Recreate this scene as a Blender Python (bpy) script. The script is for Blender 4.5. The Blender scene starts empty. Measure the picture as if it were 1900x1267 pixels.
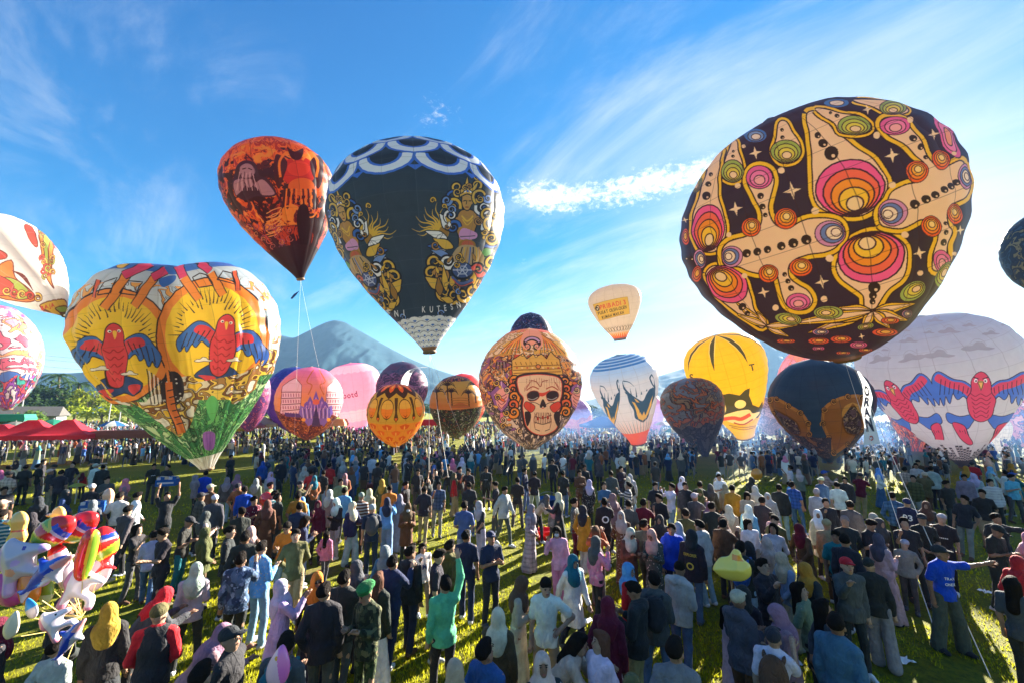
import bpy, bmesh, math, random, time
import numpy as np
from mathutils import Vector, Matrix
_T0 = time.time()
S = bpy.context.scene
COL = S.collection
rng = np.random.default_rng(7)
random.seed(7)
R = math.radians

# ------------------------------------------------------------------ camera
FPX, CAM_H = 760.0, 4.05
PITCH = math.atan(124 / FPX)
cp, sp = math.cos(PITCH), math.sin(PITCH)
cam = bpy.data.cameras.new('camera')
cam.sensor_width = 36
cam.lens = 36 * FPX / 1900
cam.clip_start, cam.clip_end = 0.1, 6000
camo = bpy.data.objects.new('camera', cam)
COL.objects.link(camo)
camo.location = (0, 0, CAM_H)
camo.rotation_euler = (math.pi / 2 + PITCH, 0, 0)
S.camera = camo

# ------------------------------------------------------------------ sky, sun, exposure
SUN_AZ, SUN_EL = R(40.0), R(20.5)          # azimuth measured from +Y towards +X
sun_dir = Vector((math.sin(SUN_AZ) * math.cos(SUN_EL), math.cos(SUN_AZ) * math.cos(SUN_EL), math.sin(SUN_EL)))
W = bpy.data.worlds.new('World')
S.world = W
W.use_nodes = True
nt = W.node_tree
nt.nodes.clear()
N, L = nt.nodes, nt.links


def nd(tree, typ, **kw):
    n = tree.nodes.new(typ)
    for k, v in kw.items():
        if k.startswith('i_'):
            key = k[2:]
            n.inputs[int(key) if key.isdigit() else key.replace('_', ' ')].default_value = v
        else:
            setattr(n, k, v)
    return n


def mth(tree, op, a, b=None, clamp=False):
    n = tree.nodes.new('ShaderNodeMath')
    n.operation = op
    n.use_clamp = clamp
    for i, x in enumerate((a, b)):
        if x is None:
            continue
        if isinstance(x, (int, float)):
            n.inputs[i].default_value = x
        else:
            tree.links.new(x, n.inputs[i])
    return n.outputs[0]


def maprange(tree, x, a, b, c=0.0, d=1.0, smooth=True):
    n = tree.nodes.new('ShaderNodeMapRange')
    n.interpolation_type = 'SMOOTHSTEP' if smooth else 'LINEAR'
    for i, v in enumerate((a, b, c, d)):
        n.inputs[i + 1].default_value = v
    tree.links.new(x, n.inputs[0])
    return n.outputs[0]


def mixc(tree, f, a, b, mode='MIX'):
    n = tree.nodes.new('ShaderNodeMix')
    n.data_type = 'RGBA'
    n.blend_type = mode
    n.clamp_factor = True
    for i, x in ((0, f), (6, a), (7, b)):
        if isinstance(x, (int, float)):
            n.inputs[i].default_value = x
        elif isinstance(x, tuple):
            n.inputs[i].default_value = (*x, 1)[:4]
        else:
            tree.links.new(x, n.inputs[i])
    return n.outputs[2]


SKY_STRENGTH = 0.077
sky = nd(nt, 'ShaderNodeTexSky', sky_type='NISHITA', sun_disc=False, sun_elevation=SUN_EL, sun_rotation=SUN_AZ,
         altitude=600, air_density=1.0, dust_density=0.35, ozone_density=3.0)
# camera-like shoulder on the bright side of the sky: c / (1 + c / 1.75)
sv = nd(nt, 'ShaderNodeVectorMath', operation='MULTIPLY_ADD')
L.new(sky.outputs[0], sv.inputs[0])
sv.inputs[1].default_value = (1 / 1.75,) * 3
sv.inputs[2].default_value = (1, 1, 1)
sq = nd(nt, 'ShaderNodeVectorMath', operation='DIVIDE')
L.new(sky.outputs[0], sq.inputs[0])
L.new(sv.outputs[0], sq.inputs[1])
gm = nd(nt, 'ShaderNodeGamma', i_Gamma=1.95)
L.new(sq.outputs[0], gm.inputs['Color'])
hs = nd(nt, 'ShaderNodeHueSaturation', i_Hue=0.512, i_Saturation=1.9, i_Value=1.0)
L.new(gm.outputs[0], hs.inputs['Color'])
tc = nd(nt, 'ShaderNodeTexCoord')
sep = nd(nt, 'ShaderNodeSeparateXYZ')
L.new(tc.outputs['Generated'], sep.inputs[0])
dx, dy, dz = sep.outputs
zz = mth(nt, 'ADD', mth(nt, 'MAXIMUM', dz, 0.0), 0.14)
cu = mth(nt, 'DIVIDE', dx, zz)
cv = mth(nt, 'DIVIDE', dy, zz)
# thin cirrus, combed along one wind direction
comb = nd(nt, 'ShaderNodeCombineXYZ')
L.new(mth(nt, 'ADD', mth(nt, 'MULTIPLY', cu, 0.75), mth(nt, 'MULTIPLY', cv, 0.75)), comb.inputs[0])
L.new(mth(nt, 'SUBTRACT', mth(nt, 'MULTIPLY', cu, 0.28), mth(nt, 'MULTIPLY', cv, 0.28)), comb.inputs[1])
n1 = nd(nt, 'ShaderNodeTexNoise', i_Scale=2.6, i_Detail=10.0, i_Roughness=0.66, i_Distortion=0.6)
L.new(comb.outputs[0], n1.inputs['Vector'])
comb2 = nd(nt, 'ShaderNodeCombineXYZ')
L.new(cu, comb2.inputs[0])
L.new(cv, comb2.inputs[1])
n2 = nd(nt, 'ShaderNodeTexNoise', i_Scale=0.55, i_Detail=4.0, i_Roughness=0.5)
L.new(comb2.outputs[0], n2.inputs['Vector'])
vd = nd(nt, 'ShaderNodeVectorMath', operation='DOT_PRODUCT')
L.new(tc.outputs['Generated'], vd.inputs[0])
vd.inputs[1].default_value = sun_dir
sdot = vd.outputs['Value']
cov = mth(nt, 'ADD', mth(nt, 'MULTIPLY', n1.outputs[0], 0.62), mth(nt, 'MULTIPLY', n2.outputs[0], 0.55))
cov = mth(nt, 'ADD', cov, maprange(nt, sdot, 0.7, 1.0, 0.0, 0.08))
cirrus = maprange(nt, cov, 0.56, 0.86, 0.0, 0.62)
# one small field of fleecy cloud, ahead and a little right
az = mth(nt, 'ARCTAN2', dx, dy)
el = mth(nt, 'ARCTAN2', dz, mth(nt, 'SQRT', mth(nt, 'ADD', mth(nt, 'MULTIPLY', dx, dx), mth(nt, 'MULTIPLY', dy, dy))))
comb3 = nd(nt, 'ShaderNodeCombineXYZ')
L.new(az, comb3.inputs[0])
L.new(mth(nt, 'MULTIPLY', el, 1.7), comb3.inputs[1])
n3 = nd(nt, 'ShaderNodeTexNoise', i_Scale=46.0, i_Detail=8.0, i_Roughness=0.72, i_Distortion=0.4)
L.new(comb3.outputs[0], n3.inputs['Vector'])
n3b = nd(nt, 'ShaderNodeTexNoise', i_Scale=7.0, i_Detail=3.0)
L.new(comb3.outputs[0], n3b.inputs['Vector'])


def fleece(a0, a1, e0, e1, fa, fe, thr):
    wa = mth(nt, 'MULTIPLY', maprange(nt, az, a0 - fa, a0 + fa), maprange(nt, az, a1 + fa, a1 - fa))
    we = mth(nt, 'MULTIPLY', maprange(nt, el, e0 - fe, e0 + fe), maprange(nt, el, e1 + fe, e1 - fe))
    m = mth(nt, 'MULTIPLY', wa, we)
    t = mth(nt, 'ADD', mth(nt, 'ADD', mth(nt, 'MULTIPLY', n3.outputs[0], 1.0), mth(nt, 'MULTIPLY', n3b.outputs[0], 0.45)), mth(nt, 'MULTIPLY', m, 0.42))
    return mth(nt, 'MULTIPLY', maprange(nt, t, thr, thr + 0.32), maprange(nt, m, 0.0, 0.25))


f1 = fleece(R(0), R(30), R(27), R(30.2), R(3), R(2.2), 0.88)
f2 = fleece(R(-17), R(-5), R(34), R(40), R(6), R(5), 1.06)
f3 = fleece(R(-40), R(-30), R(44), R(49), R(6), R(4), 1.06)
f4 = fleece(R(0), R(3), R(18), R(22), R(2), R(2.5), 1.08)
fl = mth(nt, 'MAXIMUM', mth(nt, 'MAXIMUM', f1, mth(nt, 'MULTIPLY', f2, 0.6)), mth(nt, 'MAXIMUM', mth(nt, 'MULTIPLY', f3, 0.45), mth(nt, 'MULTIPLY', f4, 0.8)))
base = mixc(nt, cirrus, hs.outputs[0], (1.75, 1.84, 1.92))
base = mixc(nt, fl, base, (2.4, 2.43, 2.46))
bg = nd(nt, 'ShaderNodeBackground', i_Strength=SKY_STRENGTH)
L.new(base, bg.inputs['Color'])
wo = nd(nt, 'ShaderNodeOutputWorld')
L.new(bg.outputs[0], wo.inputs[0])

sun = bpy.data.lights.new('sun', 'SUN')
sun.energy = 5.0
sun.angle = R(0.6)
sun.color = (1.0, 0.92, 0.78)
suno = bpy.data.objects.new('sun', sun)
COL.objects.link(suno)
suno.rotation_euler = (-sun_dir).to_track_quat('-Z', 'Y').to_euler()

S.view_settings.view_transform = 'Standard'
S.view_settings.look = 'None'
S.view_settings.exposure = 2.88
S.view_settings.gamma = 1.0
S.view_settings.use_curve_mapping = False
S.render.engine = 'CYCLES'
cy = S.cycles
cy.max_bounces = 8
cy.diffuse_bounces = 4
cy.transmission_bounces = 6
cy.volume_bounces = 1
cy.transparent_max_bounces = 8
cy.caustics_reflective = cy.caustics_refractive = False
cy.use_denoising = True
cy.sample_clamp_indirect = 6.0

# ------------------------------------------------------------------ helpers
def tag(o, label=None, cat=None, group=None, kind=None):
    if label: o['label'] = label
    if cat: o['category'] = cat
    if group: o['group'] = group
    if kind: o['kind'] = kind
    return o


def empty(name, loc=(0, 0, 0), rz=0.0):
    o = bpy.data.objects.new(name, None)
    o.empty_display_size = 0.2
    o.location = loc
    o.rotation_euler = (0, 0, rz)
    COL.objects.link(o)
    return o


def link(name, me, parent=None, loc=None):
    o = bpy.data.objects.new(name, me)
    COL.objects.link(o)
    if parent is not None: o.parent = parent
    if loc is not None: o.location = loc
    return o


def mesh(name, V, F, mats=(), smooth=True, midx=None):
    me = bpy.data.meshes.new(name)
    V = np.asarray(V, np.float32)
    if isinstance(F, np.ndarray) and F.ndim == 2:
        k = F.shape[1]
        me.vertices.add(len(V)); me.vertices.foreach_set('co', V.ravel())
        me.loops.add(F.size); me.loops.foreach_set('vertex_index', F.astype(np.int32).ravel())
        me.polygons.add(len(F)); me.polygons.foreach_set('loop_start', np.arange(0, F.size, k, dtype=np.int32))
    else:
        me.from_pydata([tuple(map(float, v)) for v in V], [], [tuple(int(i) for i in f) for f in F])
    for m in mats: me.materials.append(m)
    if midx is not None: me.polygons.foreach_set('material_index', np.asarray(midx, np.int32))
    me.update(calc_edges=True)
    me.validate()
    me.polygons.foreach_set('use_smooth', np.full(len(me.polygons), smooth, dtype=bool))
    return me


class MB:
    """collects simple shapes, then builds one mesh"""
    def __init__(self): self.v, self.f = [], []

    def add(self, V, F):
        n = len(self.v)
        self.v += [tuple(map(float, p)) for p in V]
        self.f += [tuple(i + n for i in f) for f in F]
        return self

    def box(self, c, s, rz=0.0, M=None):
        x, y, z = (k / 2 for k in s)
        V = [Vector((a * x, b * y, d * z)) for d in (-1, 1) for b in (-1, 1) for a in (-1, 1)]
        Rm = M if M is not None else Matrix.Rotation(rz, 3, 'Z')
        V = [Rm @ v + Vector(c) for v in V]
        return self.add(V, [(0, 2, 3, 1), (4, 5, 7, 6), (0, 1, 5, 4), (2, 6, 7, 3), (0, 4, 6, 2), (1, 3, 7, 5)])

    def tube(self, pts, rad, n=6, caps=True):
        pts = [Vector(p) for p in pts]
        rad = [rad] * len(pts) if isinstance(rad, (int, float)) else rad
        V, F = [], []
        for i, p in enumerate(pts):
            d = (pts[min(i + 1, len(pts) - 1)] - pts[max(i - 1, 0)]).normalized()
            a = d.orthogonal().normalized() if i == 0 else (a - d * a.dot(d)).normalized()
            b = d.cross(a)
            for k in range(n):
                t = 2 * math.pi * k / n
                V.append(p + (a * math.cos(t) + b * math.sin(t)) * rad[i])
        for i in range(len(pts) - 1):
            for k in range(n):
                k2 = (k + 1) % n
                F.append((i * n + k, i * n + k2, (i + 1) * n + k2, (i + 1) * n + k))
        if caps:
            F.append(tuple(range(n - 1, -1, -1)))
            F.append(tuple((len(pts) - 1) * n + k for k in range(n)))
        return self.add(V, F)

    def lathe(self, c, prof, n=20, M=None):
        V, F = [], []
        for r, z in prof:
            for k in range(n):
                t = 2 * math.pi * k / n
                v = Vector((r * math.cos(t), r * math.sin(t), z))
                V.append((M @ v if M is not None else v) + Vector(c))
        for i in range(len(prof) - 1):
            for k in range(n):
                k2 = (k + 1) % n
                F.append((i * n + k, i * n + k2, (i + 1) * n + k2, (i + 1) * n + k))
        return self.add(V, F)

    def ell(self, c, r, n=10, m=6, M=None):
        prof = [(math.cos(R(-90 + 180 * i / m)), math.sin(R(-90 + 180 * i / m))) for i in range(m + 1)]
        V, F = [], []
        for a, z in prof:
            for k in range(n):
                t = 2 * math.pi * k / n
                v = Vector((a * math.cos(t) * r[0], a * math.sin(t) * r[1], z * r[2]))
                V.append((M @ v if M is not None else v) + Vector(c))
        for i in range(m):
            for k in range(n):
                k2 = (k + 1) % n
                F.append((i * n + k, i * n + k2, (i + 1) * n + k2, (i + 1) * n + k))
        return self.add(V, F)

    def build(self, name, mat, parent=None, smooth=False, loc=None):
        me = mesh(name, self.v, self.f, [mat], smooth)
        return link(name, me, parent, loc)


def ray(x, y):
    """photo pixel (1900x1267) -> world direction from the camera, unit depth"""
    a, b = (x - 950) / FPX, (633.5 - y) / FPX
    return np.array([a, cp - sp * b, sp + cp * b])


CAMP = np.array([0, 0, CAM_H])


def at(x, y, d): return CAMP + ray(x, y) * d


def on_z(x, y, z=0.0):
    r = ray(x, y)
    return CAMP + r * ((z - CAM_H) / r[2])


def proj(P):
    P = np.asarray(P) - CAMP
    d = P[..., 1] * cp + P[..., 2] * sp
    u = -P[..., 1] * sp + P[..., 2] * cp
    return np.stack([950 + FPX * P[..., 0] / d, 633.5 - FPX * u / d], -1)


def lin(h):
    """'#rrggbb' -> linear rgb"""
    c = [int(h[i:i + 2], 16) / 255 for i in (1, 3, 5)]
    return tuple(x / 12.92 if x <= 0.04045 else ((x + 0.055) / 1.055) ** 2.4 for x in c)


def mat_basic(name, color, rough=0.7, spec=0.3, noise=0.0, scale=8.0, bump=0.0, metallic=0.0):
    m = bpy.data.materials.new(name)
    m.use_nodes = True
    t = m.node_tree
    b = t.nodes['Principled BSDF']
    b.inputs['Roughness'].default_value = rough
    b.inputs['Specular IOR Level'].default_value = spec
    b.inputs['Metallic'].default_value = metallic
    b.inputs['Base Color'].default_value = (*color, 1)
    if noise or bump:
        co = nd(t, 'ShaderNodeTexCoord')
        n = nd(t, 'ShaderNodeTexNoise', i_Scale=scale, i_Detail=5.0, i_Roughness=0.6)
        t.links.new(co.outputs['Object'], n.inputs['Vector'])
        if noise:
            lo = tuple(c * (1 - noise) for c in color)
            hi = tuple(min(1, c * (1 + noise)) for c in color)
            t.links.new(mixc(t, n.outputs[0], lo, hi), b.inputs['Base Color'])
        if bump:
            bp = nd(t, 'ShaderNodeBump', i_Strength=bump, i_Distance=0.02)
            t.links.new(n.outputs[0], bp.inputs['Height'])
            t.links.new(bp.outputs[0], b.inputs['Normal'])
    return m


_TAB = np.random.default_rng(123).random((64, 256, 256), dtype=np.float32)


def vnoise(x, y, seed=0):
    x, y = np.asarray(x, np.float32), np.asarray(y, np.float32)
    xf, yf = np.floor(x), np.floor(y)
    xi, yi = xf.astype(np.int32) & 255, yf.astype(np.int32) & 255
    xf, yf = x - xf, y - yf
    xf, yf = xf * xf * (3 - 2 * xf), yf * yf * (3 - 2 * yf)
    T = _TAB[seed % 64].ravel()
    xj, r0, r1 = (xi + 1) & 255, yi << 8, ((yi + 1) & 255) << 8
    a, b, c, d = T[r0 + xi], T[r0 + xj], T[r1 + xi], T[r1 + xj]
    a = a + (b - a) * xf
    return a + (c + (d - c) * xf - a) * yf


def fbm(x, y, o=5, seed=0, rough=0.5):
    s, a, tot = 0, 1, 0
    for i in range(o):
        s = s + a * vnoise(x * 2 ** i, y * 2 ** i, seed + i * 17)
        tot += a
        a *= rough
    return s / tot

# ------------------------------------------------------------------ ground
def grass_material():
    m = bpy.data.materials.new('grass_ground')
    m.use_nodes = True
    t = m.node_tree
    b = t.nodes['Principled BSDF']
    co = nd(t, 'ShaderNodeTexCoord')
    n1 = nd(t, 'ShaderNodeTexNoise', i_Scale=0.5, i_Detail=6.0, i_Roughness=0.65)
    n2 = nd(t, 'ShaderNodeTexNoise', i_Scale=9.0, i_Detail=6.0, i_Roughness=0.75)
    n3 = nd(t, 'ShaderNodeTexNoise', i_Scale=45.0, i_Detail=3.0, i_Roughness=0.7)
    for n in (n1, n2, n3): t.links.new(co.outputs['Object'], n.inputs['Vector'])
    c = mixc(t, maprange(t, n1.outputs[0], 0.35, 0.65), (0.19, 0.22, 0.012), (0.30, 0.28, 0.02))
    c = mixc(t, maprange(t, n2.outputs[0], 0.42, 0.62), c, (0.14, 0.14, 0.016))
    c = mixc(t, maprange(t, n3.outputs[0], 0.45, 0.7, 0, 0.6), c, (0.19, 0.185, 0.03))
    n4 = nd(t, 'ShaderNodeTexNoise', i_Scale=0.33, i_Detail=5.0, i_Roughness=0.7)
    t.links.new(co.outputs['Object'], n4.inputs['Vector'])
    c = mixc(t, maprange(t, n4.outputs[0], 0.58, 0.68, 0, .8), c, (0.19, 0.135, 0.07))
    t.links.new(c, b.inputs['Base Color'])
    b.inputs['Roughness'].default_value = 0.9
    b.inputs['Specular IOR Level'].default_value = 0.15
    bp = nd(t, 'ShaderNodeBump', i_Strength=1.0, i_Distance=0.09)
    h = mth(t, 'ADD', n3.outputs[0], n2.outputs[0])
    t.links.new(h, bp.inputs['Height'])
    t.links.new(bp.outputs[0], b.inputs['Normal'])
    return m


GM = grass_material()
xs = np.concatenate([np.linspace(-1400, -45, 28), np.linspace(-40, 40, 121), np.linspace(45, 1400, 28)])
ys = np.concatenate([np.linspace(-300, -6, 8), np.linspace(-5, 40, 70), np.linspace(42, 1500, 40)])
X, Y = np.meshgrid(xs, ys)
near = np.clip(1 - (np.abs(X) / 60) ** 4, 0, 1) * np.clip((60 - Y) / 20, 0, 1)
Z = (fbm(X * 0.35 + 50, Y * 0.35 + 80, 4, 3) - 0.5) * 0.06 * near
nx, ny = len(xs), len(ys)
idx = np.arange(nx * ny).reshape(ny, nx)
F = np.stack([idx[:-1, :-1], idx[:-1, 1:], idx[1:, 1:], idx[1:, :-1]], -1).reshape(-1, 4)
ground = link('ground', mesh('ground', np.stack([X, Y, Z], -1).reshape(-1, 3), F, [GM]))
tag(ground, 'grassy festival field running back to the hills', kind='structure')

# short grass blades, only where the lawn is close enough to read them
def blade_material():
    m = bpy.data.materials.new('grass_blade')
    m.use_nodes = True
    t = m.node_tree
    t.nodes.clear()
    at_ = nd(t, 'ShaderNodeAttribute', attribute_name='tint')
    d = nd(t, 'ShaderNodeBsdfDiffuse')
    tr = nd(t, 'ShaderNodeBsdfTranslucent')
    mx = nd(t, 'ShaderNodeMixShader', i_0=0.45)
    o = nd(t, 'ShaderNodeOutputMaterial')
    t.links.new(at_.outputs['Color'], d.inputs['Color'])
    t.links.new(at_.outputs['Color'], tr.inputs['Color'])
    t.links.new(d.outputs[0], mx.inputs[1]); t.links.new(tr.outputs[0], mx.inputs[2])
    t.links.new(mx.outputs[0], o.inputs[0])
    return m


def make_grass(n=215000):
    u = rng.random(n)
    d = 3.0 / (1 - u * (1 - 3.0 / 26))          # denser near the camera
    a = np.radians(rng.uniform(-54, 54, n))
    x, y = d * np.tan(a) * 0.98, d
    keep = fbm(x * 1.1 + 9, y * 1.1 + 4, 3, 11) > 0.36
    x, y, d = x[keep], y[keep], d[keep]
    n = len(x)
    th = rng.uniform(0, 2 * np.pi, n)
    w = (0.006 + 0.0011 * d) * rng.uniform(0.7, 1.4, n)
    h = (0.035 + 0.0015 * d) * rng.uniform(0.5, 1.6, n)
    lx, ly = rng.normal(0, 0.5, n) * h, rng.normal(0, 0.5, n) * h
    z = np.full(n, -0.03)
    c, s = np.cos(th) * w, np.sin(th) * w
    V = np.stack([np.stack([x - c, y - s, z], -1), np.stack([x + c, y + s, z], -1), np.stack([x + lx, y + ly, h], -1)], 1).reshape(-1, 3)
    F = np.arange(n * 3).reshape(-1, 3)
    me = mesh('grass_blades', V, F, [blade_material()], smooth=False)
    p = fbm(x * 0.6, y * 0.6, 4, 5)[:, None]
    base = np.array([0.36, 0.40, 0.016]) * (1 - p) + np.array([0.62, 0.55, 0.03]) * p
    dry = rng.random(n)[:, None] < 0.1
    base = np.where(dry, np.array([0.30, 0.26, 0.08]), base) * rng.uniform(0.6, 1.2, n)[:, None]
    ca = me.attributes.new('tint', 'FLOAT_COLOR', 'POINT')
    ca.data.foreach_set('color', np.repeat(np.concatenate([base, np.ones((n, 1))], 1), 3, 0).astype(np.float32).ravel())
    o = link('grass', me)
    tag(o, 'short bright grass growing over the lawn', 'grass', kind='stuff')


make_grass()

# ------------------------------------------------------------------ mountains
def rock_material(name, a, b_):
    m = bpy.data.materials.new(name)
    m.use_nodes = True
    t = m.node_tree
    b = t.nodes['Principled BSDF']
    co = nd(t, 'ShaderNodeTexCoord')
    n = nd(t, 'ShaderNodeTexNoise', i_Scale=0.02, i_Detail=9.0, i_Roughness=0.7)
    n2 = nd(t, 'ShaderNodeTexNoise', i_Scale=0.15, i_Detail=6.0, i_Roughness=0.7)
    t.links.new(co.outputs['Object'], n.inputs['Vector']); t.links.new(co.outputs['Object'], n2.inputs['Vector'])
    c = mixc(t, maprange(t, n.outputs[0], 0.38, 0.62), a, b_)
    c = mixc(t, maprange(t, n2.outputs[0], 0.5, 0.7, 0, 0.5), c, tuple(x * 0.5 for x in a))
    t.links.new(c, b.inputs['Base Color'])
    b.inputs['Roughness'].default_value = 0.95
    b.inputs['Specular IOR Level'].default_value = 0.05
    return m


def ridge(name, sky_px, D0, D1, DB, label, m, seed, rough=0.1, nx=220, ny=44):
    px = np.array(sky_px, float)
    xs = np.linspace(px[0, 0], px[-1, 0], nx)
    yy = np.interp(xs, px[:, 0], px[:, 1])
    k = np.array([1, 2, 3, 2, 1.]); k /= k.sum()
    yy = np.convolve(np.pad(yy, 2, 'edge'), k, 'valid')
    tx, tz = [], []
    for x, y in zip(xs, yy):
        r = ray(x, y); tx.append(r[0] / r[1]); tz.append(r[2] / r[1])
    tx, tz = np.array(tx), np.maximum(np.array(tz), 0)
    d = np.concatenate([np.linspace(D0, D1, ny), np.linspace(D1, DB, 9)[1:]])
    g = np.concatenate([np.linspace(0, 1, ny) ** 1.35, np.linspace(1, 0, 9)[1:]])
    Xg = tx[None, :] * d[:, None]
    Yg = np.repeat(d[:, None], nx, 1)
    Hs = (CAM_H + tz * D1)[None, :]
    er = 1 - np.abs(2 * fbm(Xg / 26 + seed, Yg / 85, 5, seed) - 1)
    er2 = fbm(Xg / 30, Yg / 30, 5, seed + 3)
    wv = np.sin(np.clip(g, 0, 1) * np.pi)[:, None]
    Zg = Hs * (g[:, None] + (er - 0.62) * rough * 2.2 * wv + (er2 - 0.5) * rough * wv) - 0.6
    idx = np.arange(nx * len(d)).reshape(len(d), nx)
    Fc = np.stack([idx[:-1, :-1], idx[:-1, 1:], idx[1:, 1:], idx[1:, :-1]], -1).reshape(-1, 4)
    o = link(name, mesh(name, np.stack([Xg, Yg, Zg], -1).reshape(-1, 3), Fc, [m]))
    tag(o, label, kind='structure')


MM = rock_material('forest_haze_blue', (0.014, 0.046, 0.066), (0.022, 0.056, 0.072))  # forest albedo pushed to blue: distance haze put into the colour
ridge('mountain', [(380, 735), (430, 690), (470, 655), (492, 634), (520, 621), (545, 627), (565, 617), (590, 604), (606, 597), (622, 593), (640, 597), (660, 609), (690, 626), (720, 643), (760, 664), (800, 681), (850, 697), (910, 712), (990, 728), (1080, 745), (1120, 757)],
      380, 700, 980, 'steep volcanic peak with a lower shoulder behind the balloons', MM, 4, 0.06)
ridge('hills', [(-300, 700), (0, 692), (70, 690), (130, 691), (170, 688), (260, 697), (330, 705), (430, 712), (520, 735), (560, 757)],
      330, 560, 800, 'long low hill behind the trees at the edge of the field', MM, 9, 0.05)
ridge('far_mountain', [(1010, 757), (1100, 740), (1160, 720), (1220, 697), (1270, 682), (1330, 652), (1385, 622), (1440, 612), (1500, 625), (1560, 640), (1650, 650), (1760, 665), (1880, 690), (2050, 720), (2300, 757)],
      520, 900, 1200, 'pale distant mountain behind the right hand balloons', MM, 15, 0.08)

# ------------------------------------------------------------------ haze
hz = bpy.data.materials.new('haze_air')
hz.use_nodes = True
t = hz.node_tree
t.nodes.clear()
HAZE = 0.00021
vp = nd(t, 'ShaderNodeVolumePrincipled')
vp.inputs['Color'].default_value = (0.34, 0.62, 1.0, 1)
vp.inputs['Density'].default_value = HAZE
vp.inputs['Anisotropy'].default_value = 0.2
o_ = nd(t, 'ShaderNodeOutputMaterial')
t.links.new(vp.outputs[0], o_.inputs['Volume'])
if HAZE > 0:
    b_ = MB().box((0, 600, 97), (2840, 1840, 198))
    tag(b_.build('haze', hz), 'thin morning haze over the field', kind='stuff')

# ------------------------------------------------------------------ balloons: shape, printed cloth, gores
TEAR = [(0, .05), (.04, .11), (.15, .32), (.3, .6), (.45, .83), (.6, .97), (.7, 1.), (.8, .95), (.88, .82), (.94, .62), (.98, .36), (1, 0)]
ROUND = [(0, .08), (.03, .2), (.12, .5), (.25, .76), (.4, .94), (.55, 1.), (.7, .94), (.82, .79), (.91, .58), (.97, .34), (1, 0)]
CUP = [(0, .22), (.05, .27), (.2, .5), (.35, .7), (.5, .86), (.65, .98), (.75, 1.), (.85, .92), (.93, .7), (.98, .36), (1, 0)]
WIDE = [(0, .03), (.05, .14), (.15, .4), (.3, .7), (.45, .91), (.58, 1.), (.7, .97), (.82, .82), (.91, .6), (.97, .34), (1, 0)]
FULL = [(0, .06), (.03, .22), (.08, .40), (.18, .62), (.32, .83), (.46, .96), (.58, 1.), (.71, .95), (.83, .79), (.92, .57), (.97, .35), (1, 0)]
PROF = dict(P=FULL, T=TEAR, R=ROUND, C=CUP, W=WIDE)


def prof_at(c, t):
    c = np.array(c)
    t = np.clip(np.asarray(t, float), 0, 1)
    m = np.gradient(c[:, 1], c[:, 0])
    m[-1] = (c[-1, 1] - c[-2, 1]) / (c[-1, 0] - c[-2, 0]) * 1.4
    i = np.clip(np.searchsorted(c[:, 0], t, 'right') - 1, 0, len(c) - 2)
    h = c[i + 1, 0] - c[i, 0]
    s = (t - c[i, 0]) / h
    r = (2 * s**3 - 3 * s**2 + 1) * c[i, 1] + (s**3 - 2 * s * s + s) * h * m[i] + (-2 * s**3 + 3 * s * s) * c[i + 1, 1] + (s**3 - s * s) * h * m[i + 1]
    return np.maximum(r, 0)


_v = np.linspace(0, 1, 400)
def t_of_v(v):                       # rows closer together towards the crown
    return 1 - (1 - np.asarray(v, float)) ** 1.35


LOW = []


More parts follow.
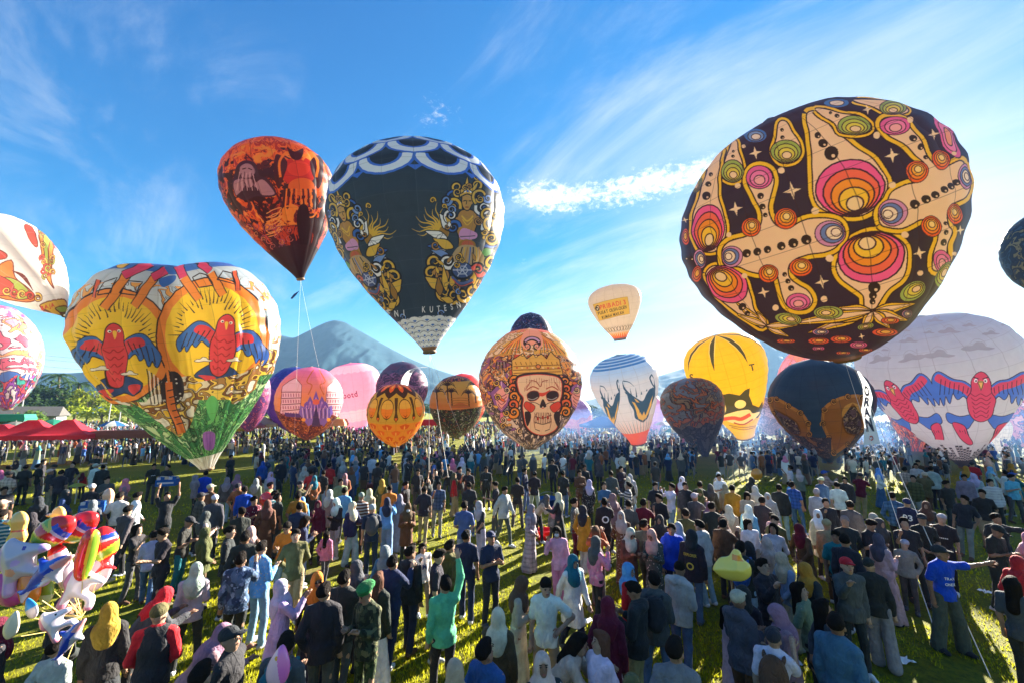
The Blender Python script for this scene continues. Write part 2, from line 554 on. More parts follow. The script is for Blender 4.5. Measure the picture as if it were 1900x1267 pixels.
class Balloon:
    """Pb mouth, Pt crown, Rr radius (world); uv: u round the envelope (0.5 faces the field's camera side), v mouth to crown"""
    def __init__(s, Pb, Pt, Rr, pr, near=1.0, gores=16, pleat=0.012, wr=0.0, deform=None, seed=0):
        # same balloon brought nearer along the line of sight, smaller in proportion
        s.Pb, s.Pt, s.Rr = CAMP + (np.array(Pb, float) - CAMP) * near, CAMP + (np.array(Pt, float) - CAMP) * near, Rr * near
        LOW.append((s.Pb, s.Rr))
        s.c, s.gores, s.pleat, s.wr, s.deform, s.seed = PROF[pr], gores, pleat, wr, deform, seed
        ax = s.Pt - s.Pb
        s.ax = ax
        s.Ln = np.linalg.norm(ax)
        a = ax / s.Ln
        mid = (s.Pb + s.Pt) / 2
        tcm = CAMP - mid
        f = tcm - a * (tcm @ a)
        s.f = f / np.linalg.norm(f)
        s.s = np.cross(s.f, a)
        s.a = a
        vv, uu = np.linspace(0.01, 0.99, 50), np.linspace(0.2, 0.8, 64)
        s.gu, s.gv = [k.ravel() for k in np.meshgrid(uu, vv)]
        P = s.pos(s.gu, s.gv, False)
        e = 1e-3
        nrm = np.cross(s.pos(s.gu + e, s.gv, False) - P, s.pos(s.gu, s.gv + e, False) - P)
        out = P - (s.Pb + 0.5 * ax)
        nrm *= np.sign((nrm * out).sum(1))[:, None]
        vis = (nrm * (CAMP - P)).sum(1) > 0
        s.gu, s.gv = s.gu[vis], s.gv[vis]
        s.gp = proj(P[vis])

    def pos(s, u, v, relief=True):
        u, v = np.asarray(u, float), np.asarray(v, float)
        t = t_of_v(v)
        th = (u - 0.5) * 2 * np.pi
        r = prof_at(s.c, t)
        q = np.zeros_like(r)
        if s.deform is not None:
            r, q = s.deform(th, t, r)
        if relief:
            g = np.abs(np.sin(np.pi * u * s.gores))
            r = r * (1 + s.pleat * (g ** 0.6 - 1))
            if s.wr:
                fold = fbm(u * 46 + s.seed, v * 3 + 3, 4, s.seed) - 0.5
                r = r * (1 + s.wr * fold * np.clip(1.7 - 1.6 * t, 0.25, 1.6)) + s.wr * 0.3 * (fbm(u * 14, v * 9, 3, s.seed + 5) - 0.5) * np.clip(r * 3, 0, 1)
            r = r * (1 + 0.006 * np.cos(2 * np.pi * v * 12) * np.clip(r * 2, 0, 1))
        r = r * s.Rr
        return (s.Pb + t[..., None] * s.ax + q[..., None] * s.a
                + r[..., None] * (np.cos(th)[..., None] * s.f + np.sin(th)[..., None] * s.s))

    def uv(s, pts):
        pts = np.asarray(pts, float).reshape(-1, 2)
        d = (s.gp ** 2).sum(1)[None] - 2 * pts @ s.gp.T
        k = d.argmin(1)
        u, v = s.gu[k].copy(), s.gv[k].copy()
        u0, v0 = u.copy(), v.copy()
        for _ in range(3):
            p = proj(s.pos(u, v, False))
            e = 2e-3
            pu = (proj(s.pos(u + e, v, False)) - p) / e
            pv = (proj(s.pos(u, v + e, False)) - p) / e
            det = pu[:, 0] * pv[:, 1] - pu[:, 1] * pv[:, 0]
            det = np.where(np.abs(det) < 1e-6, 1e-6, det)
            dd = pts - p
            u = u + np.clip((dd[:, 0] * pv[:, 1] - dd[:, 1] * pv[:, 0]) / det, -.015, .015)
            v = v + np.clip((pu[:, 0] * dd[:, 1] - pu[:, 1] * dd[:, 0]) / det, -.02, .02)
        bad = (np.abs(u - u0) > .035) | (np.abs(v - v0) > .05)
        u[bad], v[bad] = u0[bad], v0[bad]
        return np.stack([u, np.clip(v, 0, 1)], -1)


def rgb(h):
    return np.array([int(h[i:i + 2], 16) / 255 for i in (1, 3, 5)], np.float32)


class Canvas:
    """the printed cloth of one balloon, drawn shape by shape into an array in the balloon's own uv"""
    def __init__(s, bal, w, h, base):
        s.b, s.w, s.h = bal, w, h
        s.im = np.empty((h, w, 3), np.float32)
        s.im[:] = rgb(base)
        s.T = (1.0, 0.0, 0.0)

    def fill_uv(s, uv, col):
        p = np.asarray(uv, float) * (s.w, s.h)
        x0, y0 = np.floor(p.min(0)).astype(int)
        x1, y1 = np.ceil(p.max(0)).astype(int) + 1
        y0, y1 = max(y0, 0), min(y1, s.h)
        x0, x1 = max(x0, 0), min(x1, s.w)
        if x1 <= x0 or y1 <= y0: return
        gx = np.arange(x0, x1) + .5
        gy = np.arange(y0, y1) + .5
        ins = np.zeros((y1 - y0, x1 - x0), bool)
        q = np.roll(p, -1, 0)
        for (ax, ay), (bx, by) in zip(p, q):
            if ay == by: continue
            m = (gy >= min(ay, by)) & (gy < max(ay, by))
            if not m.any(): continue
            xi = ax + (gy[m] - ay) * (bx - ax) / (by - ay)
            ins[m] ^= gx[None, :] < xi[:, None]
        s.im[y0:y1, x0:x1][ins] = rgb(col) if isinstance(col, str) else col

    def px(s, pts):
        k, ox, oy = s.T
        return np.asarray(pts, float).reshape(-1, 2) * k + (ox, oy)

    def poly(s, pts, col, smooth=True, n=5):
        p = s.px(pts)
        p = curve(p, True, n) if smooth else dense(p, n)
        s.fill_uv(s.b.uv(p), col)

    def ell(s, cx, cy, rx, ry, col, rot=0, n=22):
        t = np.linspace(0, 2 * np.pi, n, endpoint=False)
        c, d = math.cos(R(rot)), math.sin(R(rot))
        x, y = rx * np.cos(t), ry * np.sin(t)
        s.fill_uv(s.b.uv(s.px(np.stack([cx + x * c - y * d, cy + x * d + y * c], -1))), col)

    def line(s, pts, wd, col, smooth=True, closed=False, taper=False, n=4):
        p = s.px(pts)
        p = curve(p, closed, n) if smooth else (dense(np.concatenate([p, p[:1]]) if closed else p, n, False))
        if closed and smooth: p = np.concatenate([p, p[:1]])
        d = np.gradient(p, axis=0)
        d /= np.linalg.norm(d, axis=1)[:, None] + 1e-9
        nn = np.stack([-d[:, 1], d[:, 0]], -1) * wd * s.T[0] / 2
        if taper: nn *= np.linspace(1, .12, len(nn))[:, None]
        a, b = s.b.uv(p + nn), s.b.uv(p - nn)
        for i in range(len(p) - 1):
            s.fill_uv([a[i], a[i + 1], b[i + 1], b[i]], col)

    def text(s, word, path, size, col, bold=0.02, squeeze=1.0):
        """letters set along a path in drawing units"""
        p = s.px(path)
        seg = np.linalg.norm(np.diff(p, axis=0), axis=1)
        cum = np.concatenate([[0], np.cumsum(seg)])
        sz = size * s.T[0]
        glyph = [letter(c, bold) for c in word]
        tot = sum(g[1] for g in glyph) * sz * squeeze
        if tot > cum[-1] * .93:
            squeeze *= cum[-1] * .93 / tot
            tot = cum[-1] * .93
        gap = (cum[-1] - tot) / max(1, len(word) - 1)
        pos = 0
        for tri, adv in glyph:
            c = pos + adv * sz * squeeze / 2
            i = int(np.clip(np.searchsorted(cum, c) - 1, 0, len(seg) - 1))
            o = p[i] + (p[i + 1] - p[i]) * (c - cum[i]) / seg[i]
            d = (p[i + 1] - p[i]) / seg[i]
            up = np.array([d[1], -d[0]])
            if len(tri):
                q = tri.reshape(-1, 2) * sz
                w = o + (q[:, :1] * squeeze - adv * sz * squeeze / 2) * d + q[:, 1:] * up
                uv = s.b.uv(w).reshape(-1, 3, 2)
                for t in uv: s.fill_uv(t, col)
            pos += adv * sz * squeeze + gap

    def strip(s, u0, u1, v0, v1, col):
        s.fill_uv([(u0, v0), (u1, v0), (u1, v1), (u0, v1)], col)

    def noise(s, sx, sy, seed=0, o=5, warp=0.0, rough=0.55, mirror=None):
        u, v = np.meshgrid((np.arange(s.w) + .5) / s.w, (np.arange(s.h) + .5) / s.h)
        if mirror: u = np.abs((u * mirror) % 1 - .5) * 2 / mirror
        x, y = u * sx, v * sy
        if warp:
            x, y = x + warp * (fbm(x + 7, y + 3, 3, seed + 50) - .5), y + warp * (fbm(x + 31, y + 13, 3, seed + 60) - .5)
        return fbm(x, y, o, seed, rough)

    def seams(s, gores, rows, col, k=0.65, wd=1.4):
        u = (np.arange(s.w) + .5) / s.w * gores
        du = np.abs(u - np.round(u)) * s.w / gores
        v = (np.arange(s.h) + .5) / s.h * rows
        dv = np.abs(v - np.round(v)) * s.h / rows
        a = np.maximum((du < wd)[None, :] * 1.0, (dv < wd)[:, None] * 0.8) * k
        s.im += (rgb(col) - s.im) * a[..., None]

    def back(s):
        """the same print again on the far half"""
        q = s.w // 4
        front = s.im[:, q:3 * q].copy()
        s.im[:, :q] = front[:, q:]
        s.im[:, 3 * q:] = front[:, :q]

    def image(s, name):
        im = bpy.data.images.new(name, s.w, s.h)
        px = np.ones((s.h, s.w, 4), np.float32)
        px[..., :3] = s.im
        im.pixels.foreach_set(px.ravel())
        im.update()
        im.pack()
        return im


def curve(p, closed, n):
    """Catmull-Rom through the points"""
    p = np.asarray(p, float)
    m = len(p)
    if m < 3: return dense(p, n, closed)
    out = []
    for i in range(m if closed else m - 1):
        if closed: a, b, c, d = p[i - 1], p[i], p[(i + 1) % m], p[(i + 2) % m]
        else: a, b, c, d = p[max(i - 1, 0)], p[i], p[i + 1], p[min(i + 2, m - 1)]
        t = np.linspace(0, 1, n, endpoint=False)[:, None]
        out.append(.5 * ((2 * b) + (c - a) * t + (2 * a - 5 * b + 4 * c - d) * t * t + (3 * b - a - 3 * c + d) * t**3))
    if not closed: out.append(p[-1:])
    return np.concatenate(out)


def dense(p, n, closed=True):
    p = np.asarray(p, float)
    q = np.concatenate([p, p[:1]]) if closed else p
    out = [q[i] + (q[i + 1] - q[i]) * np.linspace(0, 1, n, endpoint=False)[:, None] for i in range(len(q) - 1)]
    if not closed: out.append(q[-1:])
    return np.concatenate(out)


_LET = {}
def letter(c, bold=0.02):
    if (c, bold) not in _LET:
        cu_ = bpy.data.curves.new('letter', 'FONT')
        cu_.body = c if c != ' ' else 'i'
        cu_.offset = bold
        cu_.resolution_u = 3
        ob = bpy.data.objects.new('letter', cu_)
        COL.objects.link(ob)
        dg = bpy.context.evaluated_depsgraph_get()
        me = ob.evaluated_get(dg).to_mesh()
        me.calc_loop_triangles()
        V = np.array([v.co[:2] for v in me.vertices]) if len(me.vertices) else np.zeros((0, 2))
        tri = np.array([[V[i] for i in t.vertices] for t in me.loop_triangles])
        ob.evaluated_get(dg).to_mesh_clear()
        bpy.data.objects.remove(ob)
        bpy.data.curves.remove(cu_)
        if c == ' ': _LET[(c, bold)] = (np.zeros((0, 3, 2)), .35)
        else:
            tri[..., 0] -= tri[..., 0].min()
            _LET[(c, bold)] = (tri, float(tri[..., 0].max()) + .06)
    return _LET[(c, bold)]


def cloth_print(name, img, trans=0.55, gloss=0.06):
    m = bpy.data.materials.new(name)
    m.use_nodes = True
    t = m.node_tree
    t.nodes.clear()
    uvn = nd(t, 'ShaderNodeUVMap', uv_map='print')
    im = nd(t, 'ShaderNodeTexImage', image=img, interpolation='Cubic', extension='REPEAT')
    t.links.new(uvn.outputs[0], im.inputs[0])
    n = nd(t, 'ShaderNodeTexNoise', i_Scale=2.2, i_Detail=6.0, i_Roughness=0.6)
    co = nd(t, 'ShaderNodeTexCoord')
    t.links.new(co.outputs['Object'], n.inputs['Vector'])
    c = mixc(t, 0.16, im.outputs[0], n.outputs[0], 'OVERLAY')
    bp = nd(t, 'ShaderNodeBump', i_Strength=0.25, i_Distance=0.05)
    t.links.new(n.outputs[0], bp.inputs['Height'])
    d = nd(t, 'ShaderNodeBsdfDiffuse')
    tr = nd(t, 'ShaderNodeBsdfTranslucent')
    g = nd(t, 'ShaderNodeBsdfGlossy', i_Roughness=0.38)
    g.inputs['Color'].default_value = (.9, .9, .9, 1)
    g2 = nd(t, 'ShaderNodeGamma', i_Gamma=0.62)      # thin cloth passes more light than it throws back
    t.links.new(c, g2.inputs['Color'])
    t.links.new(c, d.inputs['Color']); t.links.new(g2.outputs[0], tr.inputs['Color'])
    for x in (d, g): t.links.new(bp.outputs[0], x.inputs['Normal'])
    m1 = nd(t, 'ShaderNodeMixShader', i_0=trans)
    t.links.new(d.outputs[0], m1.inputs[1]); t.links.new(tr.outputs[0], m1.inputs[2])
    fr = nd(t, 'ShaderNodeFresnel', i_IOR=1.35)
    m2 = nd(t, 'ShaderNodeMixShader')
    t.links.new(mth(t, 'MINIMUM', mth(t, 'MULTIPLY', fr.outputs[0], 0.45), 0.12), m2.inputs[0])
    t.links.new(m1.outputs[0], m2.inputs[1]); t.links.new(g.outputs[0], m2.inputs[2])
    o = nd(t, 'ShaderNodeOutputMaterial')
    t.links.new(m2.outputs[0], o.inputs[0])
    return m


MOUTH = mat_basic('mouth_hoop', (0.22, 0.13, 0.06), 0.7)
CROWN = mat_basic('crown_patch', (0.5, 0.45, 0.4), 0.7)


def build_balloon(b, cv, label, name='hot_air_balloon', split=True, trans=0.58, group='festival balloons', per=14, nv=64):
    img = cv.image('balloon_print')
    m = cloth_print('printed_balloon_cloth', img, trans)
    root = empty(name, b.Pb)
    tag(root, label, 'balloon', group)
    n = b.gores
    segs = n if split else 1
    k = per if split else max(96, n * 6)
    vv = np.linspace(0, 0.9985, nv + 1)
    for i in range(segs):
        uu = np.linspace(i / segs, (i + 1) / segs, k + 1)
        U, V = np.meshgrid(uu, vv)
        P = b.pos(U, V) - b.Pb
        w = k + 1
        idx = np.arange(w * (nv + 1)).reshape(nv + 1, w)
        Fc = np.stack([idx[:-1, :-1], idx[1:, :-1], idx[1:, 1:], idx[:-1, 1:]], -1).reshape(-1, 4)
        me = mesh('gore' if split else 'envelope', P.reshape(-1, 3), Fc, [m])
        uvl = me.uv_layers.new(name='print')
        li = np.empty(len(me.loops), np.int32)
        me.loops.foreach_get('vertex_index', li)
        uvs = np.stack([U.ravel(), V.ravel()], -1)[li].astype(np.float32)
        uvl.data.foreach_set('uv', uvs.ravel())
        link('gore' if split else 'envelope', me, root)
    # mouth hoop and crown patch
    th = np.linspace(0, 1, 25)
    ring = b.pos(th, np.full(25, 0.004), False) - b.Pb
    MB().tube(ring, 0.02 * b.Rr, 6, False).build('mouth_ring', MOUTH, root, True)
    r0 = b.pos(np.linspace(0, 1, 17)[:16], np.full(16, 0.986)) - b.Pb
    top = b.Pt - b.Pb + b.a * 0.012 * b.Rr
    off = b.a * 0.008 * b.Rr
    if b.deform is None:
        MB().add([*(r0 + off), top + off], [(j, (j + 1) % 16, 16) for j in range(16)]).build('crown_patch', CROWN, root, True)
    return root

# ------------------------------------------------------------------ balloons: the prints
def mask_of(cv, pts, smooth=True):
    keep = cv.im
    cv.im = np.zeros_like(keep)
    cv.poly(pts, np.array([1, 1, 1], np.float32), smooth)
    m = cv.im[..., 0] > .5
    cv.im = keep
    return m


def inked(cv, m, f, pal, ink='#161016', ks=None):
    """drawn-looking patches: a field cut into flat colours with ink where they meet"""
    lo, hi = np.quantile(f[::4, ::4], [.03, .97])
    ks = ks or np.linspace(0, 1, len(pal) + 1)[1:-1]
    q = np.digitize((f - lo) / (hi - lo), ks)
    c = np.stack([rgb(p) for p in pal])[q]
    if ink is not None:
        e = np.zeros_like(m)
        e[:, :-1] |= q[:, :-1] != q[:, 1:]
        e[:-1] |= q[:-1] != q[1:]
        e[:, 1:] |= e[:, :-1]
        c[e] = rgb(ink)
    cv.im[m] = c[m]


def swirl(cv, cx, cy, r, rot, wd, col, edge='#15151a', turns=1.35, flip=1):
    t = np.linspace(0, 1, 14)
    a = R(rot) + flip * t * turns * 2 * np.pi
    rr = r * (1 - .82 * t)
    p = np.stack([cx + rr * np.cos(a), cy + rr * np.sin(a)], -1)
    if edge: cv.line(p, wd * 1.6, edge, n=3)
    cv.line(p, wd, col, n=3, taper=True)


def leaf(cv, x0, y0, x1, y1, w, col, edge='#15151a'):
    a, b = np.array([x0, y0]), np.array([x1, y1])
    d = b - a
    n = np.array([-d[1], d[0]]) / (np.linalg.norm(d) + 1e-6) * w
    p = [a, a + d * .35 + n, a + d * .7 + n * .6, b, a + d * .7 - n * .6, a + d * .35 - n]
    cv.poly(p, col, True, 3)
    if edge: cv.line(p, max(2, w * .22), edge, closed=True, n=3)


def star4(cv, x, y, r, col, rot=0):
    p = []
    for k in range(8):
        a = R(rot + 45 * k)
        q = r if k % 2 == 0 else r * .3
        p.append((x + q * math.cos(a), y + q * math.sin(a)))
    cv.poly(p, col, False, 2)


def cloud(cv, x, y, w, col, edge=None):
    h = w * .3
    p = [(x - w, y + h * .4), (x - w * .7, y - h * .2), (x - w * .35, y - h * .3), (x - w * .1, y - h), (x + w * .3, y - h * .8), (x + w * .5, y - h * .1), (x + w, y + h * .2), (x + w * .6, y + h * .6), (x, y + h * .5), (x - w * .5, y + h * .8)]
    cv.poly(p, col, True, 3)
    if edge: cv.line(p, w * .05, edge, closed=True, n=3)


def nest(cv, cx, cy, rx, ry, cols, dx, dy, rot=0, edge='#221320'):
    """rings that share one side, like a peacock's eye"""
    for i, c in enumerate(cols):
        k = 1 - i / (len(cols) + .25)
        ox, oy = dx * (1 - k), dy * (1 - k)
        if edge: cv.ell(cx + ox * rx, cy + oy * ry, rx * k + rx * .035 + 2.2, ry * k + ry * .035 + 2.2, edge, rot)
        cv.ell(cx + ox * rx, cy + oy * ry, rx * k, ry * k, c, rot)


def make_pattern():
    b = Balloon((15.55, 18.88, 6.31), (11.54, 16.59, 16.83), 5.20, 'P', gores=20, pleat=.006)
    cv = Canvas(b, 2048, 1024, '#1d1728')
    cv.T = (.4184, 1230, 160)
    YE, CR, DK = '#f2c01e', '#f2cfa6', '#1c1216'

    def lobe(p, w=46):
        cv.line(p, w + 12, DK, closed=True)
        cv.line(p, w, YE, closed=True)
        cv.line(p, 12, DK, closed=True)
        cv.poly(p, CR)

    def balls(L_):
        for x, y, r in L_:
            cv.ell(x, y, r * 1.05, r, '#1a1414')
            cv.ell(x + r * .3, y + r * .35, r * .28, r * .26, '#e8c9a0')
    PK = ['#f04494', '#f2523c', '#f5861c', '#f8c628', '#f8dca0']
    OR = ['#ee4a1c', '#f4741c', '#f6aa28', '#f8d878']
    BL = ['#c77fc4', '#4a6cc4', '#efe2c8', '#f6ead2']
    GR = ['#7ea844', '#a9bf3e', '#d9cf3a', '#f0d2a0']
    MG = ['#e04ca0', '#ec6cb4', '#f2a0b0']
    # faint long tails first
    lobe([(640, 125), (690, 120), (740, 180), (820, 250), (920, 320), (985, 400), (985, 480), (940, 540), (870, 575), (780, 570), (700, 540), (670, 480), (665, 380), (660, 280), (650, 200)])
    lobe([(490, 290), (505, 230), (515, 165), (545, 160), (575, 210), (605, 255), (610, 300), (580, 335), (520, 338)], 34)
    lobe([(262, 370), (285, 310), (305, 255), (325, 245), (335, 300), (352, 350), (350, 400), (315, 425), (272, 412)], 32)
    lobe([(675, 105), (740, 108), (800, 125), (870, 135), (920, 165), (915, 200), (860, 215), (790, 205), (760, 165)], 32)
    lobe([(845, 62), (930, 60), (1010, 70), (1075, 90), (1085, 115), (1020, 125), (960, 105), (900, 80)], 28)
    lobe([(130, 600), (150, 530), (180, 430), (210, 340), (240, 270), (262, 270), (250, 340), (240, 430), (250, 520), (275, 600), (270, 680), (235, 730), (180, 730), (140, 690)], 34)
    lobe([(195, 830), (230, 800), (300, 820), (360, 860), (385, 920), (400, 990), (450, 1050), (430, 1070), (340, 1010), (270, 960), (215, 890)], 34)
    lobe([(770, 800), (790, 740), (830, 690), (920, 650), (1010, 660), (1070, 710), (1085, 770), (1060, 850), (1000, 900), (960, 960), (940, 985), (900, 985), (890, 930), (840, 890), (790, 850)])
    # two big crosses
    lobe([(270, 790), (265, 730), (300, 690), (370, 670), (420, 640), (440, 600), (435, 545), (405, 490), (375, 420), (390, 375), (430, 358), (475, 375), (490, 420), (478, 480), (465, 540), (478, 590), (510, 625), (560, 632), (610, 605), (660, 590), (740, 590), (790, 610), (800, 660), (770, 710), (720, 735), (650, 745), (590, 765), (555, 800), (560, 850), (600, 885), (640, 910), (662, 950), (640, 985), (590, 990), (550, 970), (530, 930), (520, 880), (505, 835), (470, 815), (430, 830), (380, 820), (340, 800)])
    lobe([(965, 610), (960, 560), (1000, 510), (1020, 470), (1080, 440), (1140, 425), (1165, 390), (1160, 340), (1120, 300), (1060, 250), (1000, 210), (965, 175), (985, 145), (1040, 145), (1095, 180), (1130, 230), (1165, 290), (1190, 340), (1230, 375), (1280, 350), (1320, 335), (1350, 370), (1358, 430), (1345, 490), (1290, 520), (1265, 560), (1262, 620), (1285, 650), (1268, 700), (1255, 770), (1230, 815), (1195, 810), (1200, 760), (1220, 690), (1215, 640), (1190, 600), (1150, 590), (1110, 610), (1060, 630), (1000, 625)])
    # lower skirt of petals
    for x, y in ((640, 1095), (720, 1050), (770, 985), (1120, 965), (1090, 1040), (1010, 1075), (880, 1085), (530, 1060)):
        leaf(cv, 930, 1000, x, y, 24, YE, DK)
        leaf(cv, 930, 1000, 930 + (x - 930) * .9, 1000 + (y - 1000) * .9, 12, CR, DK)
    for x, y in ((320, 960), (420, 1000), (330, 1010), (520, 1075), (560, 1110), (600, 1060)):
        leaf(cv, 455, 1065, x, y, 16, YE, DK)
        leaf(cv, 455, 1065, 455 + (x - 455) * .9, 1065 + (y - 1065) * .9, 8, CR, DK)
    # peacock eyes
    nest(cv, 830, 452, 150, 122, PK, .2, .75, -8)
    nest(cv, 925, 760, 146, 110, PK, -.15, -.75, -8)
    nest(cv, 200, 630, 70, 100, PK, .05, .7, 5)
    nest(cv, 285, 880, 95, 74, PK, -.4, -.6, 32)
    for a in ((390, 627, 42, 40), (545, 588, 48, 45), (467, 833, 42, 38), (612, 805, 50, 38), (1127, 380, 46, 47), (1234, 327, 38, 44), (1192, 623, 40, 46), (1298, 567, 30, 46)):
        nest(cv, *a, OR, .1, -.3)
    for a in ((427, 405, 57, 50), (1030, 176, 68, 38), (600, 957, 52, 35), (1236, 775, 36, 46)):
        nest(cv, *a, MG, .05, .4)
    nest(cv, 305, 757, 46, 45, BL, -.5, 0)
    nest(cv, 742, 655, 66, 55, BL, .55, -.15)
    nest(cv, 1020, 562, 62, 58, BL, -.55, .2)
    nest(cv, 1342, 402, 26, 56, BL, .4, 0)
    nest(cv, 163, 768, 26, 42, BL, .4, 0)
    for a in ((545, 290, 66, 48), (308, 378, 48, 48), (145, 425, 25, 46), (850, 175, 72, 42), (1022, 95, 60, 30)):
        nest(cv, *a, GR, .1, .5)
    nest(cv, 1110, 910, 62, 36, GR, .4, -.4, -32)
    nest(cv, 1250, 840, 30, 62, GR, .1, -.3, 25)
    nest(cv, 733, 1005, 64, 28, GR, -.2, .1)
    nest(cv, 555, 1033, 58, 25, GR, .3, .1, 8)
    nest(cv, 900, 1066, 36, 14, GR, 0, 0, -10)
    nest(cv, 410, 220, 50, 30, ['#2a5fc0', '#5a8ad0', '#e6dccb'], .1, .3)
    nest(cv, 770, 76, 55, 18, ['#2a5fc0', '#e6dccb'], 0, 0)
    nest(cv, 1262, 225, 30, 105, ['#e04ca0', '#ec6cb4', '#f08a60'], .2, 0, -27)
    for a in ((690, 1130, 46, 14), (790, 1122, 46, 15), (985, 1092, 55, 17), (800, 1182, 30, 8), (545, 1130, 40, 10), (900, 1170, 30, 9), (1010, 1040, 40, 14), (100, 670, 14, 36), (150, 835, 20, 34)):
        nest(cv, *a, ['#d8402a', '#ec6a34', '#f0b040'], .1, -.2)
    nest(cv, 868, 1147, 38, 14, MG, 0, 0); nest(cv, 690, 1162, 26, 9, MG, 0, 0)
    nest(cv, 700, 1090, 35, 14, BL, .2, 0); nest(cv, 1085, 1010, 22, 16, BL, .2, 0)
    # beads
    balls([(370, 743, 18), (417, 736, 17), (463, 726, 16), (525, 710, 18), (578, 697, 21), (636, 682, 22), (433, 488, 14), (442, 535, 13), (453, 573, 10), (540, 836, 10), (555, 865, 11), (568, 897, 13)])
    balls([(1117, 525, 21), (1166, 503, 19), (1206, 484, 17), (1248, 460, 16), (1280, 444, 16), (1305, 427, 15), (1108, 233, 16), (1143, 270, 14), (1169, 315, 10), (1253, 610, 9), (1254, 650, 11), (1250, 693, 15)])
    balls([(688, 218, 14), (711, 254, 20), (748, 298, 31), (211, 393, 9), (202, 435, 12), (191, 488, 18), (937, 895, 26), (933, 930, 17), (932, 957, 13), (528, 195, 8), (530, 228, 9), (313, 290, 6), (310, 312, 7), (745, 118, 7), (772, 132, 10), (350, 980, 16), (375, 1008, 11), (104, 762, 11), (126, 765, 11)])
    for x, y, r in ((410, 297, 30), (573, 465, 42), (323, 545, 33), (1017, 308, 36), (1200, 215, 27), (905, 105, 24), (447, 915, 27), (705, 870, 33), (1143, 740, 30), (1320, 640, 22), (98, 595, 15), (650, 1042, 15), (882, 1110, 15)):
        star4(cv, x, y, r, '#f2dcb0', -12)
    for x, y, r in ((525, 375, 14), (332, 443, 12), (675, 555, 16), (292, 660, 11), (740, 765, 16), (950, 218, 15), (1015, 440, 15), (1075, 660, 15), (1097, 150, 14), (360, 843, 12), (500, 983, 13), (715, 945, 14), (1140, 830, 12), (1290, 300, 9), (1290, 745, 9), (358, 268, 8)):
        cv.ell(x, y, r * 1.1, r, '#f2d4a8')
    cv.strip(0, 1, 0, .035, '#4a2a18')
    cv.seams(20, 12, '#201418', .55, 1.1)
    cv.back()
    build_balloon(b, cv, 'huge tilted black balloon with pink and orange peacock eyes, cream crosses and stars', trans=0.71, per=10)


